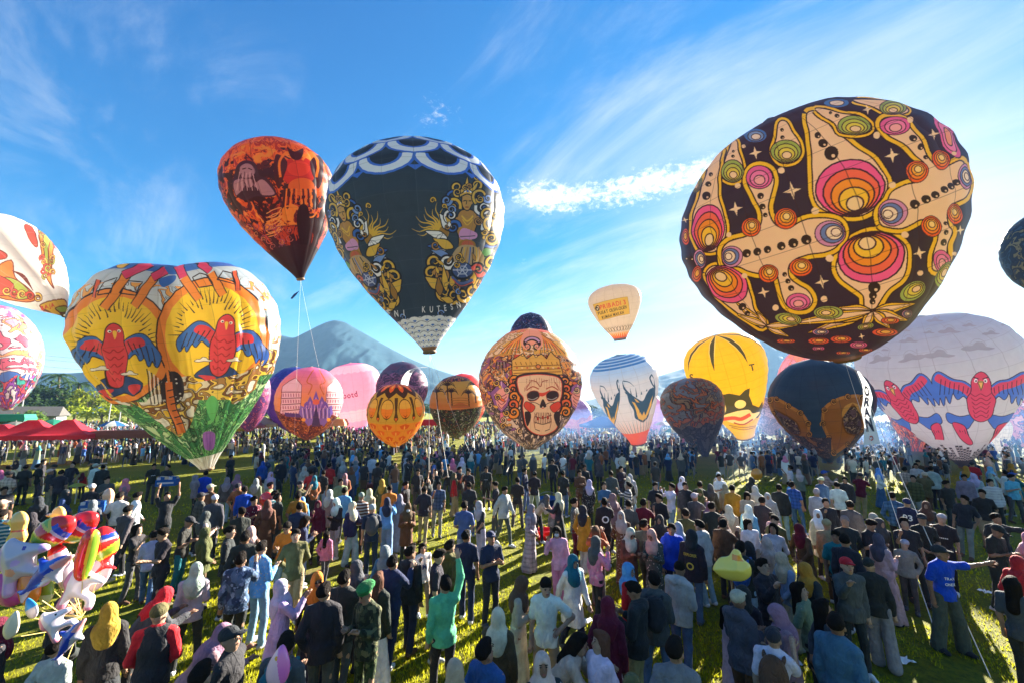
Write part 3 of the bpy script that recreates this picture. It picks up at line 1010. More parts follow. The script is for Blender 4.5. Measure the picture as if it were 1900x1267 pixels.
def make_gold():
    b = Balloon((-5.23, 25.78, 7.51), (-6.58, 25.22, 20.62), 5.64, 'T', gores=20, pleat=.008)
    cv = Canvas(b, 2048, 1100, '#1c2833')
    cv.T = (.3552, 380, 230)
    n0 = cv.noise(9, 9, 3)
    cv.im += ((n0 - .5) * .05)[..., None]
    GO, GD, BR, BL, WH, DK, LB = '#d8a22c', '#8a5a1c', '#a9702c', '#2450a8', '#e4e2dc', '#12161c', '#5a7fc0'
    # rays
    def fan(cx, cy, r0, r1, a0, a1, n):
        for k in range(n):
            a = R(a0 + (a1 - a0) * k / (n - 1))
            q = np.linspace(r0, r1 * (1 if k % 2 else .8), 7)
            w = 8 * np.sin(np.linspace(0, 2.2 * np.pi, 7))
            cv.line(np.stack([cx + q * np.cos(a) - w * np.sin(a), cy + q * np.sin(a) + w * np.cos(a)], -1), 11, GO, taper=True)
    fan(1230, 560, 30, 150, 170, 275, 9)
    cv.ell(1240, 560, 38, 48, GO); cv.ell(1250, 565, 26, 34, GD)
    # big white and blue wing leaves
    for x0, y0, x1, y1, w, c in ((1290, 560, 1225, 470, 26, WH), (1270, 600, 1150, 560, 24, WH), (1270, 640, 1160, 640, 22, BL), (1260, 660, 1165, 700, 22, WH), (1290, 520, 1260, 440, 20, BL), (1300, 650, 1190, 600, 26, GO), (1280, 690, 1180, 660, 18, LB),
                                 (1440, 560, 1510, 470, 24, WH), (1450, 600, 1530, 560, 22, GO), (1460, 640, 1530, 640, 20, BL), (1430, 500, 1480, 400, 22, BL), (1440, 680, 1520, 660, 24, '#4a8a3a'), (1440, 700, 1500, 740, 20, '#4a8a3a')):
        leaf(cv, x0, y0, x1, y1, w, c)
    # body
    cv.poly([(1320, 480), (1345, 450), (1400, 450), (1425, 480), (1418, 540), (1400, 600), (1395, 640), (1330, 640), (1325, 590), (1312, 540)], BR)
    cv.line([(1320, 480), (1345, 450), (1400, 450), (1425, 480), (1418, 540), (1400, 600), (1395, 640), (1330, 640), (1325, 590), (1312, 540)], 6, DK, closed=True)
    cv.line([(1322, 490), (1330, 560), (1350, 590), (1400, 575)], 26, BR); cv.line([(1310, 500), (1318, 565), (1345, 605), (1400, 590)], 5, DK)
    cv.line([(1420, 490), (1470, 530), (1480, 600)], 24, BR); cv.line([(1432, 485), (1482, 528), (1494, 600)], 5, DK)
    cv.line([(1340, 480), (1370, 510), (1405, 480)], 9, GO); cv.line([(1345, 500), (1370, 530), (1400, 500)], 5, GO)
    cv.poly([(1330, 570), (1355, 545), (1420, 570), (1415, 600), (1340, 605)], '#c983b4'); cv.line([(1335, 590), (1415, 585)], 4, DK)
    cv.ell(1370, 635, 45, 32, GD); cv.ell(1372, 632, 32, 22, '#b5482a')
    # legs wrapped in cloth, scales
    cv.poly([(1330, 640), (1410, 640), (1460, 700), (1440, 790), (1380, 760), (1320, 740), (1290, 700)], '#a98a58')
    for k in range(7): cv.line([(1345 + k * 14, 645), (1330 + k * 18, 700), (1310 + k * 22, 760)], 6, [DK, GO, BR, BL][k % 4])
    # face and crown
    cv.poly([(1342, 385), (1372, 372), (1398, 388), (1398, 425), (1380, 452), (1360, 450), (1345, 425)], '#b98238')
    cv.line([(1342, 385), (1345, 425), (1362, 450), (1382, 450), (1398, 420)], 5, DK)
    cv.line([(1350, 405), (1364, 402)], 5, DK); cv.line([(1378, 404), (1392, 404)], 5, DK); cv.line([(1362, 435), (1380, 435)], 5, '#6a1c14'); cv.line([(1369, 400), (1366, 422)], 4, DK)
    cv.poly([(1330, 385), (1335, 350), (1355, 330), (1370, 275), (1386, 330), (1408, 348), (1415, 388), (1372, 368)], GO)
    cv.line([(1330, 385), (1335, 350), (1355, 330), (1370, 275), (1386, 330), (1408, 348), (1415, 388), (1372, 368)], 6, DK, closed=True)
    for k in range(5): cv.ell(1342 + k * 16, 360 - 8 * math.sin(k * .8), 6, 7, [BL, WH][k % 2])
    for x, y, r, ro, c, f in ((1320, 330, 34, 0, GO, 1), (1420, 320, 34, 180, GO, -1), (1300, 380, 40, 60, BL, 1), (1295, 430, 44, 20, GO, -1), (1440, 380, 42, 120, GO, 1), (1455, 440, 40, 200, WH, -1), (1285, 480, 36, 90, WH, 1), (1480, 470, 40, 40, GO, 1),
                              (1490, 520, 36, 90, GO, 1), (1300, 540, 34, 0, BL, -1), (1265, 400, 26, 0, LB, 1), (1480, 390, 26, 200, LB, -1), (1500, 600, 34, 0, GO, 1)):
        swirl(cv, x, y, r, ro, 15, c, flip=f)
    # lower gold foliage and the dark shell
    for x, y, r, ro, c, f in ((1200, 720, 46, 0, GO, 1), (1180, 780, 42, 90, GO, -1), (1235, 800, 46, 200, BR, 1), (1250, 880, 46, 30, GO, 1), (1300, 900, 44, 180, GO, -1), (1350, 895, 38, 0, GO, 1), (1400, 880, 40, 90, GO, -1), (1440, 840, 40, 0, GO, 1), (1470, 780, 40, 90, GO, -1), (1500, 720, 36, 20, GO, 1), (1220, 840, 34, 0, BR, -1), (1430, 760, 38, 30, '#c0392b', 1), (1270, 720, 40, 10, WH, 1)):
        swirl(cv, x, y, r, ro, 20, c, flip=f)
    for k in range(9):
        leaf(cv, 1190 + k * 36, 850 + 30 * math.sin(k), 1170 + k * 38, 780 + 40 * math.cos(k * 1.7), 16, [GO, BR, GO][k % 3])
    leaf(cv, 1240, 860, 1150, 800, 30, GO); leaf(cv, 1230, 900, 1220, 800, 20, GD); leaf(cv, 1300, 930, 1230, 910, 18, GO)
    cv.ell(1345, 770, 62, 48, DK); cv.ell(1345, 765, 52, 40, '#2b3f70')
    for k in range(6):
        a = R(60 * k); cv.line([(1345, 765), (1345 + 50 * math.cos(a), 765 + 38 * math.sin(a))], 6, '#aab4cc')
        cv.line([(1345 + 30 * math.cos(a), 765 + 24 * math.sin(a)), (1345 + 30 * math.cos(a + 1.05), 765 + 24 * math.sin(a + 1.05))], 5, '#aab4cc')
    cv.ell(1405, 755, 14, 12, '#c0392b'); cv.line([(1290, 800), (1340, 835), (1400, 815)], 14, '#384a80'); cv.line([(1295, 812), (1340, 848), (1405, 826)], 5, '#c0392b')
    for k in range(46):
        x, y = 1340 + rng.normal(0, 95), 600 + rng.normal(0, 150)
        if abs(x - 1368) < 60 and 370 < y < 640: continue
        if k % 3: swirl(cv, x, y, rng.uniform(12, 24), rng.uniform(0, 360), 8, [GO, GO, BR, WH, GO, LB][k % 6], flip=(-1) ** k)
        else: leaf(cv, x, y, x + rng.uniform(-50, 50), y - rng.uniform(20, 60), 9, [GO, BR, GO, WH][k % 4])
    # the same figure mirrored on the left, and both again behind
    ua = b.uv(cv.px([(1040, 560)]))[0, 0]
    ia = int(ua * cv.w)
    wd = int(cv.w * .235)
    blk = cv.im[:, ia - wd:ia].copy()
    cv.im[:, ia:ia + wd] = blk[:, ::-1]
    # scales at crown and mouth
    v1 = b.uv(cv.px([(1160, 1005)]))[0, 1]
    v2 = b.uv(cv.px([(1110, 205)]))[0, 1]
    cv.strip(0, 1, 0, v1, '#d9dbd8')
    for r_ in range(7):
        n, v = 14, v1 * (1 - r_ / 7.2)
        hh = v1 / 6.0
        for k in range(n + 1):
            u = (k + .5 * (r_ % 2)) / n
            for q, c in ((1.0, '#23304a'), (.93, '#dfe1de'), (.36, '#2450a8')):
                t = np.linspace(-1, 1, 9)
                cv.fill_uv([(u, v - hh * .8 * 1.0)] + [(u + .5 / n * q * x, v - hh * .8 + hh * q * (.65 + .35 * math.cos(x * 1.5))) for x in t], c)
    for r_ in range(4):
        n = 11
        v = v2 + (1 - v2) * r_ / 4.3
        hh = (1 - v2) / 2.6
        for k in range(n + 1):
            u = (k + .5 * (r_ % 2)) / n
            for q, c in ((1.0, '#2a5cc8'), (.90, '#dbe2ea'), (.58, '#2a5cc8'), (.48, '#18202c')):
                t = np.linspace(-np.pi, 0, 11)
                cv.fill_uv([(u + .54 / n * q * math.cos(x), v + hh * .35 + hh * .62 * q * math.sin(x)) for x in t], c)
    for k in range(11): cv.fill_uv([(k / 11 + .045 - .014, v2 - .005), (k / 11 + .045, v2 - .03), (k / 11 + .045 + .014, v2 - .005)], '#2a5cc8')
    # lettering
    cv.text('KUTESNYENI', [(1135, 985), (1190, 985), (1245, 980), (1300, 970), (1345, 957), (1385, 940), (1420, 915), (1455, 880)], 44, '#d8d8d4', .025, .62)
    cv.text('NYENI', [(868, 965), (890, 982), (920, 998), (960, 1005), (1000, 1008), (1045, 1003)], 46, '#d8d8d4', .025, .62)
    cv.strip(0, 1, 0, .02, '#6a4424')
    cv.seams(20, 14, '#3a4650', .4, .9)
    cv.back()
    build_balloon(b, cv, 'large dark navy balloon with golden crowned figures and white lettering near its mouth', trans=0.51, per=10)


def make_fire():
    b = Balloon((-17.54, 32.74, 14.54), (-20.04, 30.94, 25.55), 4.22, 'T', gores=18, pleat=.014, wr=.02)
    cv = Canvas(b, 1400, 800, '#2a1018')
    cv.T = (.3552, 380, 230)
    u, v = np.meshgrid(np.linspace(0, 1, cv.w), np.linspace(0, 1, cv.h))
    f = cv.noise(12, 7, 5, 5, 2.6, mirror=4) * .7 + .42 * (v - .3)
    inked(cv, f > -9, f, ['#2a1018', '#4a141c', '#a83018', '#33101a', '#c84a18', '#e0661e', '#96241a', '#e8862a', '#d04a20'], None)
    g = cv.noise(26, 15, 8, 4, 3)
    cv.im[(g > .56) & (v < .7)] = rgb('#1d0d18')
    cv.im[(g < .36) & (v < .75) & (v > .25)] = rgb('#d98b28')
    m = v > .86 + .04 * np.sin(u * 40)
    inked(cv, m, cv.noise(9, 5, 2, 4, 1.5), ['#5a1c5a', '#8a2c70', '#c9661e', '#d98a26'], None)
    # great red mask in the middle right
    cv.ell(490, 250, 92, 78, '#b8231a'); cv.ell(490, 235, 60, 40, '#d0341e'); cv.ell(505, 330, 70, 46, '#cf5c18')
    for s in (-1, 1):
        cv.poly([(490 + s * 60, 200), (490 + s * 118, 160), (490 + s * 130, 260), (490 + s * 105, 340), (490 + s * 78, 280)], '#2a0e16')
        cv.line([(490 + s * 20, 190), (490 + s * 60, 150), (490 + s * 100, 200), (490 + s * 95, 280)], 13, '#e07a1e')
        for k in range(6): cv.line([(490 + s * (10 + k * 13), 340), (490 + s * (14 + k * 14), 415 + 6 * k)], 8, ['#e07a1e', '#2a0e16'][k % 2])
        swirl(cv, 490 + s * 60, 460, 34, 0, 9, '#d97e22', None, flip=s)
    cv.poly([(430, 120), (470, 145), (515, 130), (500, 185), (455, 180)], '#2a0e16')
    cv.poly([(495, 430), (535, 430), (550, 520), (540, 640), (520, 720), (500, 640), (480, 510)], '#160b12')
    # grey carved statue on the left
    cv.poly([(170, 215), (215, 190), (265, 210), (285, 270), (330, 290), (375, 365), (330, 385), (270, 380), (200, 400), (150, 350), (145, 290)], '#221428')
    for p in ([(185, 225), (215, 207), (245, 215), (262, 250), (240, 280), (200, 285), (180, 260)], [(150, 300), (200, 285), (225, 300), (190, 350), (160, 375)], [(250, 320), (300, 290), (345, 330), (365, 370), (300, 375), (280, 345)], [(205, 290), (245, 290), (255, 320), (225, 335)]):
        cv.poly(p, '#8a7a9c'); cv.line(p, 4, '#2a1a34', closed=True)
    for k in range(9): cv.line([(180 + k * 9, 250 + 8 * (k % 3)), (172 + k * 11, 300), (165 + k * 14, 350)], 4, ['#b6a8c4', '#3a2a44'][k % 2])
    cv.line([(195, 238), (215, 232)], 5, '#1a1020'); cv.line([(225, 232), (245, 240)], 5, '#1a1020')
    for k in range(6):
        cv.line([(320, 470 + 22 * k), (360, 450 + 24 * k), (400, 440 + 22 * k), (370, 480 + 20 * k), (330, 490 + 20 * k)], 5, '#d9a04a')
    for k in range(26):
        x, y = 330 + rng.uniform(-110, 120), 590 + rng.uniform(-50, 60)
        swirl(cv, x, y, rng.uniform(10, 24), rng.uniform(0, 360), 5, ['#a8544a', '#7a3a5a', '#c07a3a'][k % 3], None)
    cv.strip(0, 1, 0, .16, '#1e1016')
    cv.seams(18, 12, '#140810', .35, .8)
    cv.back()
    build_balloon(b, cv, 'red and orange balloon painted with flames, tipping to the right beside the dark gold one', trans=0.63, per=10)


def heart_deform(th, t, r):
    d = th - .10
    near = np.exp(-(np.angle(np.exp(1j * d)) / .36) ** 2)
    far = np.exp(-(np.angle(np.exp(1j * (d - np.pi))) / .5) ** 2)
    w = np.clip((t - .12) / .4, 0, 1) ** .8
    k = 1 - (.34 * near + .35 * far) * w
    side = np.abs(np.sin(d)) ** 1.5
    lift = (1.05 * side - .3) * np.clip((t - .72) / .28, 0, 1) * np.clip(r * 1.4, 0, 1)
    return r * k, lift * 1.0


def make_heart():
    b = Balloon((-20.07, 28.01, 0.04), (-22.10, 25.90, 13.3), 5.45, 'T', gores=22, pleat=.014, wr=.13, deform=heart_deform, seed=4)
    cv = Canvas(b, 1800, 1000, '#e2ae1e')
    cv.T = (.4103, 0, 380)
    DK = '#1a1418'
    u, v = np.meshgrid(np.linspace(0, 1, cv.w), np.linspace(0, 1, cv.h))
    vt = b.uv(cv.px([(600, 330)]))[0, 1]
    inked(cv, v < .47, cv.noise(40, 34, 21, 2, 0), ['#e0a41e', '#c9b8a0', '#5a3018', '#e2b234', '#8a5a2a', '#d8d0c4'], DK)
    inked(cv, v < .33, cv.noise(34, 22, 31, 4, 3), ['#1f5a30', '#4a9a4a', '#2f7a3c', '#7ab868', '#2a6a3a', '#a8c890'], '#12241a')
    cv.im[v > .47] = rgb('#a9bccb')
    inked(cv, (v > .47) & (v < vt + .02), cv.noise(30, 16, 57, 3, 1), ['#a9bccb', '#b9c8d2', '#e08a3a', '#a9bccb', '#8fa8bc'], '#3a3038')
    cv.im[v > vt - .03] = rgb('#9fb2c4')
    cv.im[v > b.uv(cv.px([(600, 292)]))[0, 1]] = rgb('#1f4aa8')
    # yellow suns with an orange rim, one per lobe
    for cx, cy, rx, ry in ((520, 640, 225, 225), (960, 590, 215, 225)):
        cv.ell(cx, cy, rx + 42, ry + 40, DK); cv.ell(cx, cy, rx + 36, ry + 34, '#e06a20'); cv.ell(cx, cy, rx, ry, '#e6b01c')
        for k in range(30):
            a = R(180 + 6.2 * k)
            q0, q1 = rng.uniform(.55, .75), rng.uniform(.8, 1.0)
            cv.line([(cx + rx * q0 * math.cos(a), cy + ry * q0 * math.sin(a)), (cx + rx * q1 * math.cos(a), cy + ry * q1 * math.sin(a))], 6, DK, taper=True)
    # stripes running up to the crown
    for x0, y0, x1, y1, w, c in ((470, 470, 580, 310, 34, '#e06a20'), (600, 460, 700, 330, 36, '#e06a20'), (420, 420, 440, 340, 14, '#d8482a'), (900, 430, 830, 330, 36, '#e06a20'), (1010, 410, 950, 310, 34, '#e06a20'), (1080, 390, 1060, 300, 14, '#d8482a'),
                                 (560, 320, 690, 262, 34, '#c8234a'), (690, 330, 775, 285, 36, '#c8234a'), (830, 330, 805, 275, 36, '#c8234a'), (950, 300, 890, 250, 34, '#c8234a')):
        cv.line([(x0, y0), (x1, y1)], w + 8, DK); cv.line([(x0, y0), (x1, y1)], w, c)
    for p in ([(535, 400), (580, 345), (645, 350), (610, 410)], [(870, 330), (905, 310), (940, 320), (965, 365), (900, 375)], [(440, 410), (470, 350), (530, 330), (500, 400)], [(980, 340), (1010, 300), (1050, 310), (1060, 360)]):
        cv.line(p, 5, DK, False, True)
    for x, y in ((550, 275), (985, 240), (1120, 270)): leaf(cv, x - 30, y + 6, x + 36, y - 8, 12, '#e0a020')
    cv.poly([(720, 340), (790, 320), (790, 345), (740, 375)], '#1f4aa8')
    # red and blue birds with spread wings (one per lobe)
    def bird(cx, cy, s, tilt):
        c, d = math.cos(R(tilt)), math.sin(R(tilt))
        def q(pts): return [(cx + s * (x * c - y * d), cy + s * (x * d + y * c)) for x, y in pts]
        for sg in (-1, 1):
            W_ = [(20 * sg, -10), (80 * sg, -62), (140 * sg, -70), (190 * sg, -20), (225 * sg, 40), (205 * sg, 88), (185 * sg, 55), (170 * sg, 82), (150 * sg, 40), (128 * sg, 52), (105 * sg, 18), (60 * sg, 40)]
            cv.line(q(W_), 9 * s, DK, closed=True); cv.poly(q(W_), '#1f49a0')
            cv.poly(q([(18 * sg, -5), (70 * sg, -50), (130 * sg, -55), (150 * sg, -20), (95 * sg, 0), (50 * sg, 30)]), '#c3242c')
            for k in range(5): cv.line(q([((70 + 28 * k) * sg, -40 + 8 * k), ((95 + 26 * k) * sg, 10 + 16 * k)]), 5 * s, DK)
        T_ = [(-34, 120), (-110, 190), (-60, 200), (-20, 230), (30, 200), (90, 215), (130, 160), (40, 120)]
        cv.line(q(T_), 9 * s, DK, closed=True); cv.poly(q(T_), '#16285c')
        cv.poly(q([(-90, 185), (-60, 200), (-20, 228), (-10, 180)]), '#c3242c'); cv.poly(q([(60, 190), (95, 210), (120, 168), (70, 165)]), '#c3242c')
        B_ = [(-42, -40), (-34, -100), (0, -128), (36, -100), (44, -40), (62, 30), (40, 140), (0, 175), (-40, 140), (-60, 30)]
        cv.line(q(B_), 10 * s, DK, closed=True); cv.poly(q(B_), '#c3242c')
        for k in range(5): cv.line(q([(-46 + 4 * k, -10 + 34 * k), (-18, 8 + 34 * k), (0, -6 + 34 * k), (18, 8 + 34 * k), (46 - 4 * k, -10 + 34 * k)]), 4.5 * s, '#7a1016')
        cv.poly(q([(-8, -90), (10, -90), (2, -52)]), '#e8a52a')
        cv.ell(*q([(-20, -92)])[0], 8 * s, 7 * s, '#f0ece0'); cv.ell(*q([(22, -92)])[0], 8 * s, 7 * s, '#f0ece0')
        cv.ell(*q([(-19, -91)])[0], 4 * s, 4 * s, DK); cv.ell(*q([(21, -91)])[0], 4 * s, 4 * s, DK)
    bird(515, 660, .95, -3)
    bird(1010, 615, .92, 10)
    for x, y in ((450, 740), (590, 760), (920, 700), (1060, 700)): cloud(cv, x, y, 42, '#d8cfc0', DK)
    # town below
    m = mask_of(cv, [(430, 760), (560, 890), (660, 890), (740, 790), (860, 770), (900, 800), (1100, 760), (1190, 700), (1150, 830), (1060, 900), (900, 880), (860, 1000), (820, 1050), (760, 1010), (640, 930), (520, 880)], False)
    inked(cv, m, cv.noise(40, 34, 21, 2, 0), ['#e0a41e', '#c9b8a0', '#5a3018', '#e2b234', '#8a5a2a', '#d8d0c4'], DK)
    for k in range(7):
        x = 670 + 9 * k
        cv.line([(x, 740 + 8 * k), (x + 14, 900)], 5, [DK, '#d8d0c4'][k % 2])
    cv.ell(780, 830, 52, 80, DK)
    for k in range(20): cv.ell(780 + rng.uniform(-45, 45), 830 + rng.uniform(-70, 70), 5, 4, '#d8d0c4')
    for w, c in ((42, DK), (32, '#d9571e')): cv.line([(762, 800), (775, 900), (815, 1000), (825, 1030)], w, c)
    for k in range(6): cv.line([(755 + 9 * k, 840 + 30 * k), (795 + 9 * k, 830 + 30 * k)], 5, DK)
    cv.line([(752, 720), (762, 800)], 12, '#e06a20', taper=False)
    # green leaves, purple, bare neck
    vb = b.uv(cv.px([(880, 1010)]))[0, 1]
    m = mask_of(cv, [(580, 890), (660, 930), (760, 1020), (830, 1060), (870, 1000), (900, 880), (1040, 880), (1060, 920), (1020, 1100), (930, 1150), (800, 1100), (640, 960)], False)
    inked(cv, m | (v < vb * .8), cv.noise(34, 22, 31, 4, 3), ['#1f5a30', '#4a9a4a', '#2f7a3c', '#7ab868', '#2a6a3a', '#a8c890'], '#12241a')
    cv.poly([(920, 1030), (970, 1030), (965, 1100), (925, 1100)], '#7a3aa8'); cv.poly([(930, 900), (960, 860), (985, 900), (960, 980)], '#3f9a48')
    inked(cv, v < vb * .34, cv.noise(40, 10, 3, 3), ['#8a7458', '#d8d4cc', '#b8b0a4', '#e4e2dc'], None)
    # busy print at the right hand edge and far side
    inked(cv, (u < .235) & (v > .2) & (v < .85), cv.noise(46, 20, 77, 3, 1), ['#d98a2a', '#d8c8a8', '#8aa0a8', '#e2b234', '#c8c0b0'], '#3a2a24')
    cv.im[:, int(.77 * cv.w):] = cv.im[:, :cv.w - int(.77 * cv.w)][:, ::-1]
    cv.seams(22, 14, '#2a2018', .28, .8)
    build_balloon(b, cv, 'twin lobed yellow balloon with red and blue birds, its green neck near the grass', trans=0.66, per=14, nv=110)


def make_skull():
    b = Balloon((1.98, 44.25, -0.11), (1.92, 44.34, 12.67), 5.53, 'R', 0.74, gores=18, pleat=.006)
    cv = Canvas(b, 1500, 850, '#e8c8a0')
    cv.T = (.2289, 870, 570)
    DK, BN, RD, PU, OG, GO = '#1a1620', '#ecd0ac', '#d8382e', '#7a4aa8', '#f08a2a', '#e0b048'
    u, v = np.meshgrid(np.linspace(0, 1, cv.w), np.linspace(0, 1, cv.h))
    inked(cv, v < .30, cv.noise(34, 18, 5, 4, 3), ['#e0d4c8', '#8a8a9c', '#2a2838', '#d8c8b0', '#3a3a4a'], DK)
    inked(cv, (v > .28) & (v < .62), cv.noise(24, 12, 9, 4, 3), ['#c8402e', '#f0a04a', '#e8c8a0', '#3a2030', '#e88a3a', '#7a3a6a'], DK)
    inked(cv, v >= .62, cv.noise(18, 14, 19, 4, 2), ['#e0b048', '#e8d0a8', '#b88a3a', '#e8d4b4'], DK)
    inked(cv, v > .86, cv.noise(16, 12, 29, 4, 2), ['#f08a3a', '#e86a5a', '#f0a04a', '#d85a4a'], DK)
    # flame hair and moustache emblem above
    for s in (-1, 1):
        for k in range(7):
            cv.line([(510 + s * 20, 190), (510 + s * (70 + 16 * k), 260 + 4 * k), (510 + s * (60 + 34 * k), 380)], 22, [OG, '#f6b04a', '#e86a3a'][k % 3], taper=True)
            cv.line([(510 + s * 26, 190), (510 + s * (78 + 16 * k), 260 + 4 * k), (510 + s * (68 + 34 * k), 376)], 4, DK)
    cv.poly([(420, 290), (450, 200), (510, 180), (575, 200), (600, 290), (560, 345), (520, 300), (470, 345)], '#f0a088')
    cv.poly([(440, 285), (460, 250), (510, 235), (565, 250), (585, 290), (575, 310), (550, 285), (510, 270), (470, 285), (450, 310)], DK); cv.line([(455, 278), (480, 258), (510, 250), (545, 258), (572, 280)], 16, '#b89ad8')
    for s in (-1, 1): swirl(cv, 512 + s * 40, 315, 30, 90, 12, DK, None, flip=s)
    # crown
    C_ = [(355, 560), (350, 430), (400, 400), (435, 375), (470, 420), (520, 380), (545, 400), (590, 380), (630, 420), (665, 360), (700, 400), (730, 420), (760, 540), (560, 545)]
    cv.line(C_, 14, DK, False, True); cv.poly(C_, GO, False)
    for y in (470, 500, 525): cv.line([(360, y + 8), (560, y), (745, y - 6)], 7, '#7a4a20')
    for k in range(9): cv.line([(375 + 42 * k, 440), (385 + 42 * k, 465)], 7, '#8a5a20'); cv.ell(390 + 42 * k, 488, 9, 6, ['#c0392b', '#f6e0a0'][k % 2])
    for x, y in ((435, 385), (545, 395), (635, 365)): cv.ell(x, y, 12, 12, DK); cv.ell(x, y, 8, 8, '#f0c868')
    cv.ell(562, 478, 22, 20, DK); cv.ell(562, 478, 16, 14, '#e07a3a')
    # side plumes
    for s in (-1, 1):
        cx = 575 + s * 310
        D_ = [(cx, 590), (cx + 88, 690), (cx + 50, 790), (cx, 850), (cx - 60, 790), (cx - 90, 690)]
        cv.line(D_, 14, DK, False, True); cv.poly(D_, PU, False); cv.poly([(cx, 640), (cx + 60, 705), (cx + 30, 790), (cx, 830), (cx - 40, 790), (cx - 62, 705)], '#f0a0a0', False)
        for k in range(4): cv.line([(cx - 50 + 6 * k, 690 + 30 * k), (cx, 720 + 32 * k), (cx + 50 - 6 * k, 690 + 30 * k)], 6, '#7a2a4a')
        cv.line([(cx, 600), (cx, 660)], 8, '#e0c0e8'); cv.line([(cx, 850), (cx, 930)], 26, '#e868a0')
        for k in range(7): cv.line([(cx - 40 + 12 * k, 440), (cx - 55 + 16 * k, 530)], 11, [DK, '#6a6a70'][k % 2], taper=True)
        for k in range(5): swirl(cv, 575 + s * (210 + 10 * (k % 2)), 600 + 62 * k, 44, 40 * k, 24, [OG, '#e85a2e'][k % 2], flip=s)
    # skull
    H_ = [(395, 590), (430, 560), (560, 545), (700, 560), (745, 600), (750, 690), (735, 760), (740, 800), (720, 850), (700, 880), (715, 960), (680, 1000), (600, 1030), (520, 1010), (470, 960), (450, 880), (440, 800), (445, 730), (410, 680)]
    cv.line(H_, 46, DK, closed=True); cv.line(H_, 12, '#d8382e', closed=True); cv.poly(H_, BN)
    cv.line([(500, 590), (545, 600), (580, 640), (595, 600), (640, 590)], 7, '#8a3a30'); cv.poly([(520, 680), (595, 720), (665, 665), (600, 690)], RD)
    for s in (-1, 1):
        ex = 597 + s * 78
        E_ = [(ex - 48, 705), (ex - 10, 675), (ex + 40, 680), (ex + 52, 720), (ex + 20, 752), (ex - 30, 755)]
        cv.poly(E_, DK); cv.line([(ex - 40, 735), (ex, 745), (ex + 40, 725)], 8, '#8a94a0'); cv.line(E_, 5, '#a03a34', closed=True)
        K_ = [(597 + s * 60, 800), (597 + s * 130, 760), (597 + s * 150, 800), (597 + s * 95, 850)]
        cv.poly(K_, RD); cv.line(K_, 4, DK, closed=True)
        cv.poly([(597 + s * 100, 850), (597 + s * 145, 850), (597 + s * 125, 960), (597 + s * 95, 900)], DK)
        cv.line([(597 + s * 20, 790), (597 + s * 60, 770), (597 + s * 110, 770)], 5, DK)
        for k in range(5): cv.line([(597 + s * (90 + 14 * k), 590 + 14 * k), (597 + s * (120 + 6 * k), 640 + 10 * k)], 4, '#a04a40')
    cv.poly([(575, 800), (600, 740), (628, 795), (610, 810), (600, 798), (588, 812)], DK); cv.line([(590, 815), (610, 815)], 6, RD)
    cv.line([(530, 880), (600, 895), (670, 870)], 7, DK); cv.line([(530, 925), (600, 945), (670, 920)], 6, DK)
    for k in range(10): cv.line([(535 + 14 * k, 850), (538 + 14 * k, 940)], 5, '#5a3a38')
    for x, y in ((600, 890), (560, 900), (640, 890)): cv.ell(x, y, 8, 14, '#a02a28')
    for k in range(12):
        leaf(cv, 470 + 24 * k, 1040 - abs(k - 6) * 3, 450 + 27 * k, 1075 - abs(k - 6) * 4, 8, ['#e8e0d8', '#2a2838'][k % 2], None)
    for k in range(60):
        a_ = 2 * math.pi * k / 60
        x, y = 590 + (300 + 60 * (k % 3)) * math.cos(a_), 760 + (250 + 50 * (k % 2)) * math.sin(a_)
        if y < 560 or (abs(x - 590) < 175): continue
        if k % 2: swirl(cv, x, y, 26, 47 * k, 11, ['#f08a2a', '#e8d0a8', '#c8402e', '#e0b048'][k % 4], flip=(-1) ** k)
        else: leaf(cv, x, y, x + 50 * math.cos(a_ + .6), y + 50 * math.sin(a_ + .6), 12, ['#e85a2e', '#f0b04a', '#7a4aa8'][k % 3])
    for k in range(14): cv.line([(470 + 20 * k, 575 + 8 * math.sin(k)), (465 + 21 * k, 640 + 14 * (k % 3))], 4, '#9a5a4a', taper=True)
    for s in (-1, 1):
        cv.line([(597 + s * 40, 850), (597 + s * 70, 900), (597 + s * 60, 980)], 6, '#8a5a4a'); cv.line([(597 + s * 30, 660), (597 + s * 80, 640), (597 + s * 130, 670)], 9, '#a03a30'); cv.line([(597 + s * 20, 1000), (597 + s * 60, 985)], 5, DK)
    cv.seams(18, 12, '#3a2a2a', .3, .8)
    cv.back()
    build_balloon(b, cv, 'big balloon with a crowned red and white skull, low over the middle crowd', trans=0.61, split=False, per=8)
    # dark balloon showing behind it
    b = Balloon((2.86, 62.06, 8.68), (2.84, 60.49, 18.34), 3.34, 'R', gores=14)
    cv = Canvas(b, 500, 300, '#2a2a4a')
    inked(cv, np.ones((300, 500), bool), cv.noise(22, 16, 4, 4, 3), ['#232347', '#4a4a7a', '#2c2c50', '#8a8ab0', '#a0485a', '#33336a'], '#14142a')
    build_balloon(b, cv, 'dark purple patterned balloon peeping over the top of the skull balloon', split=False)


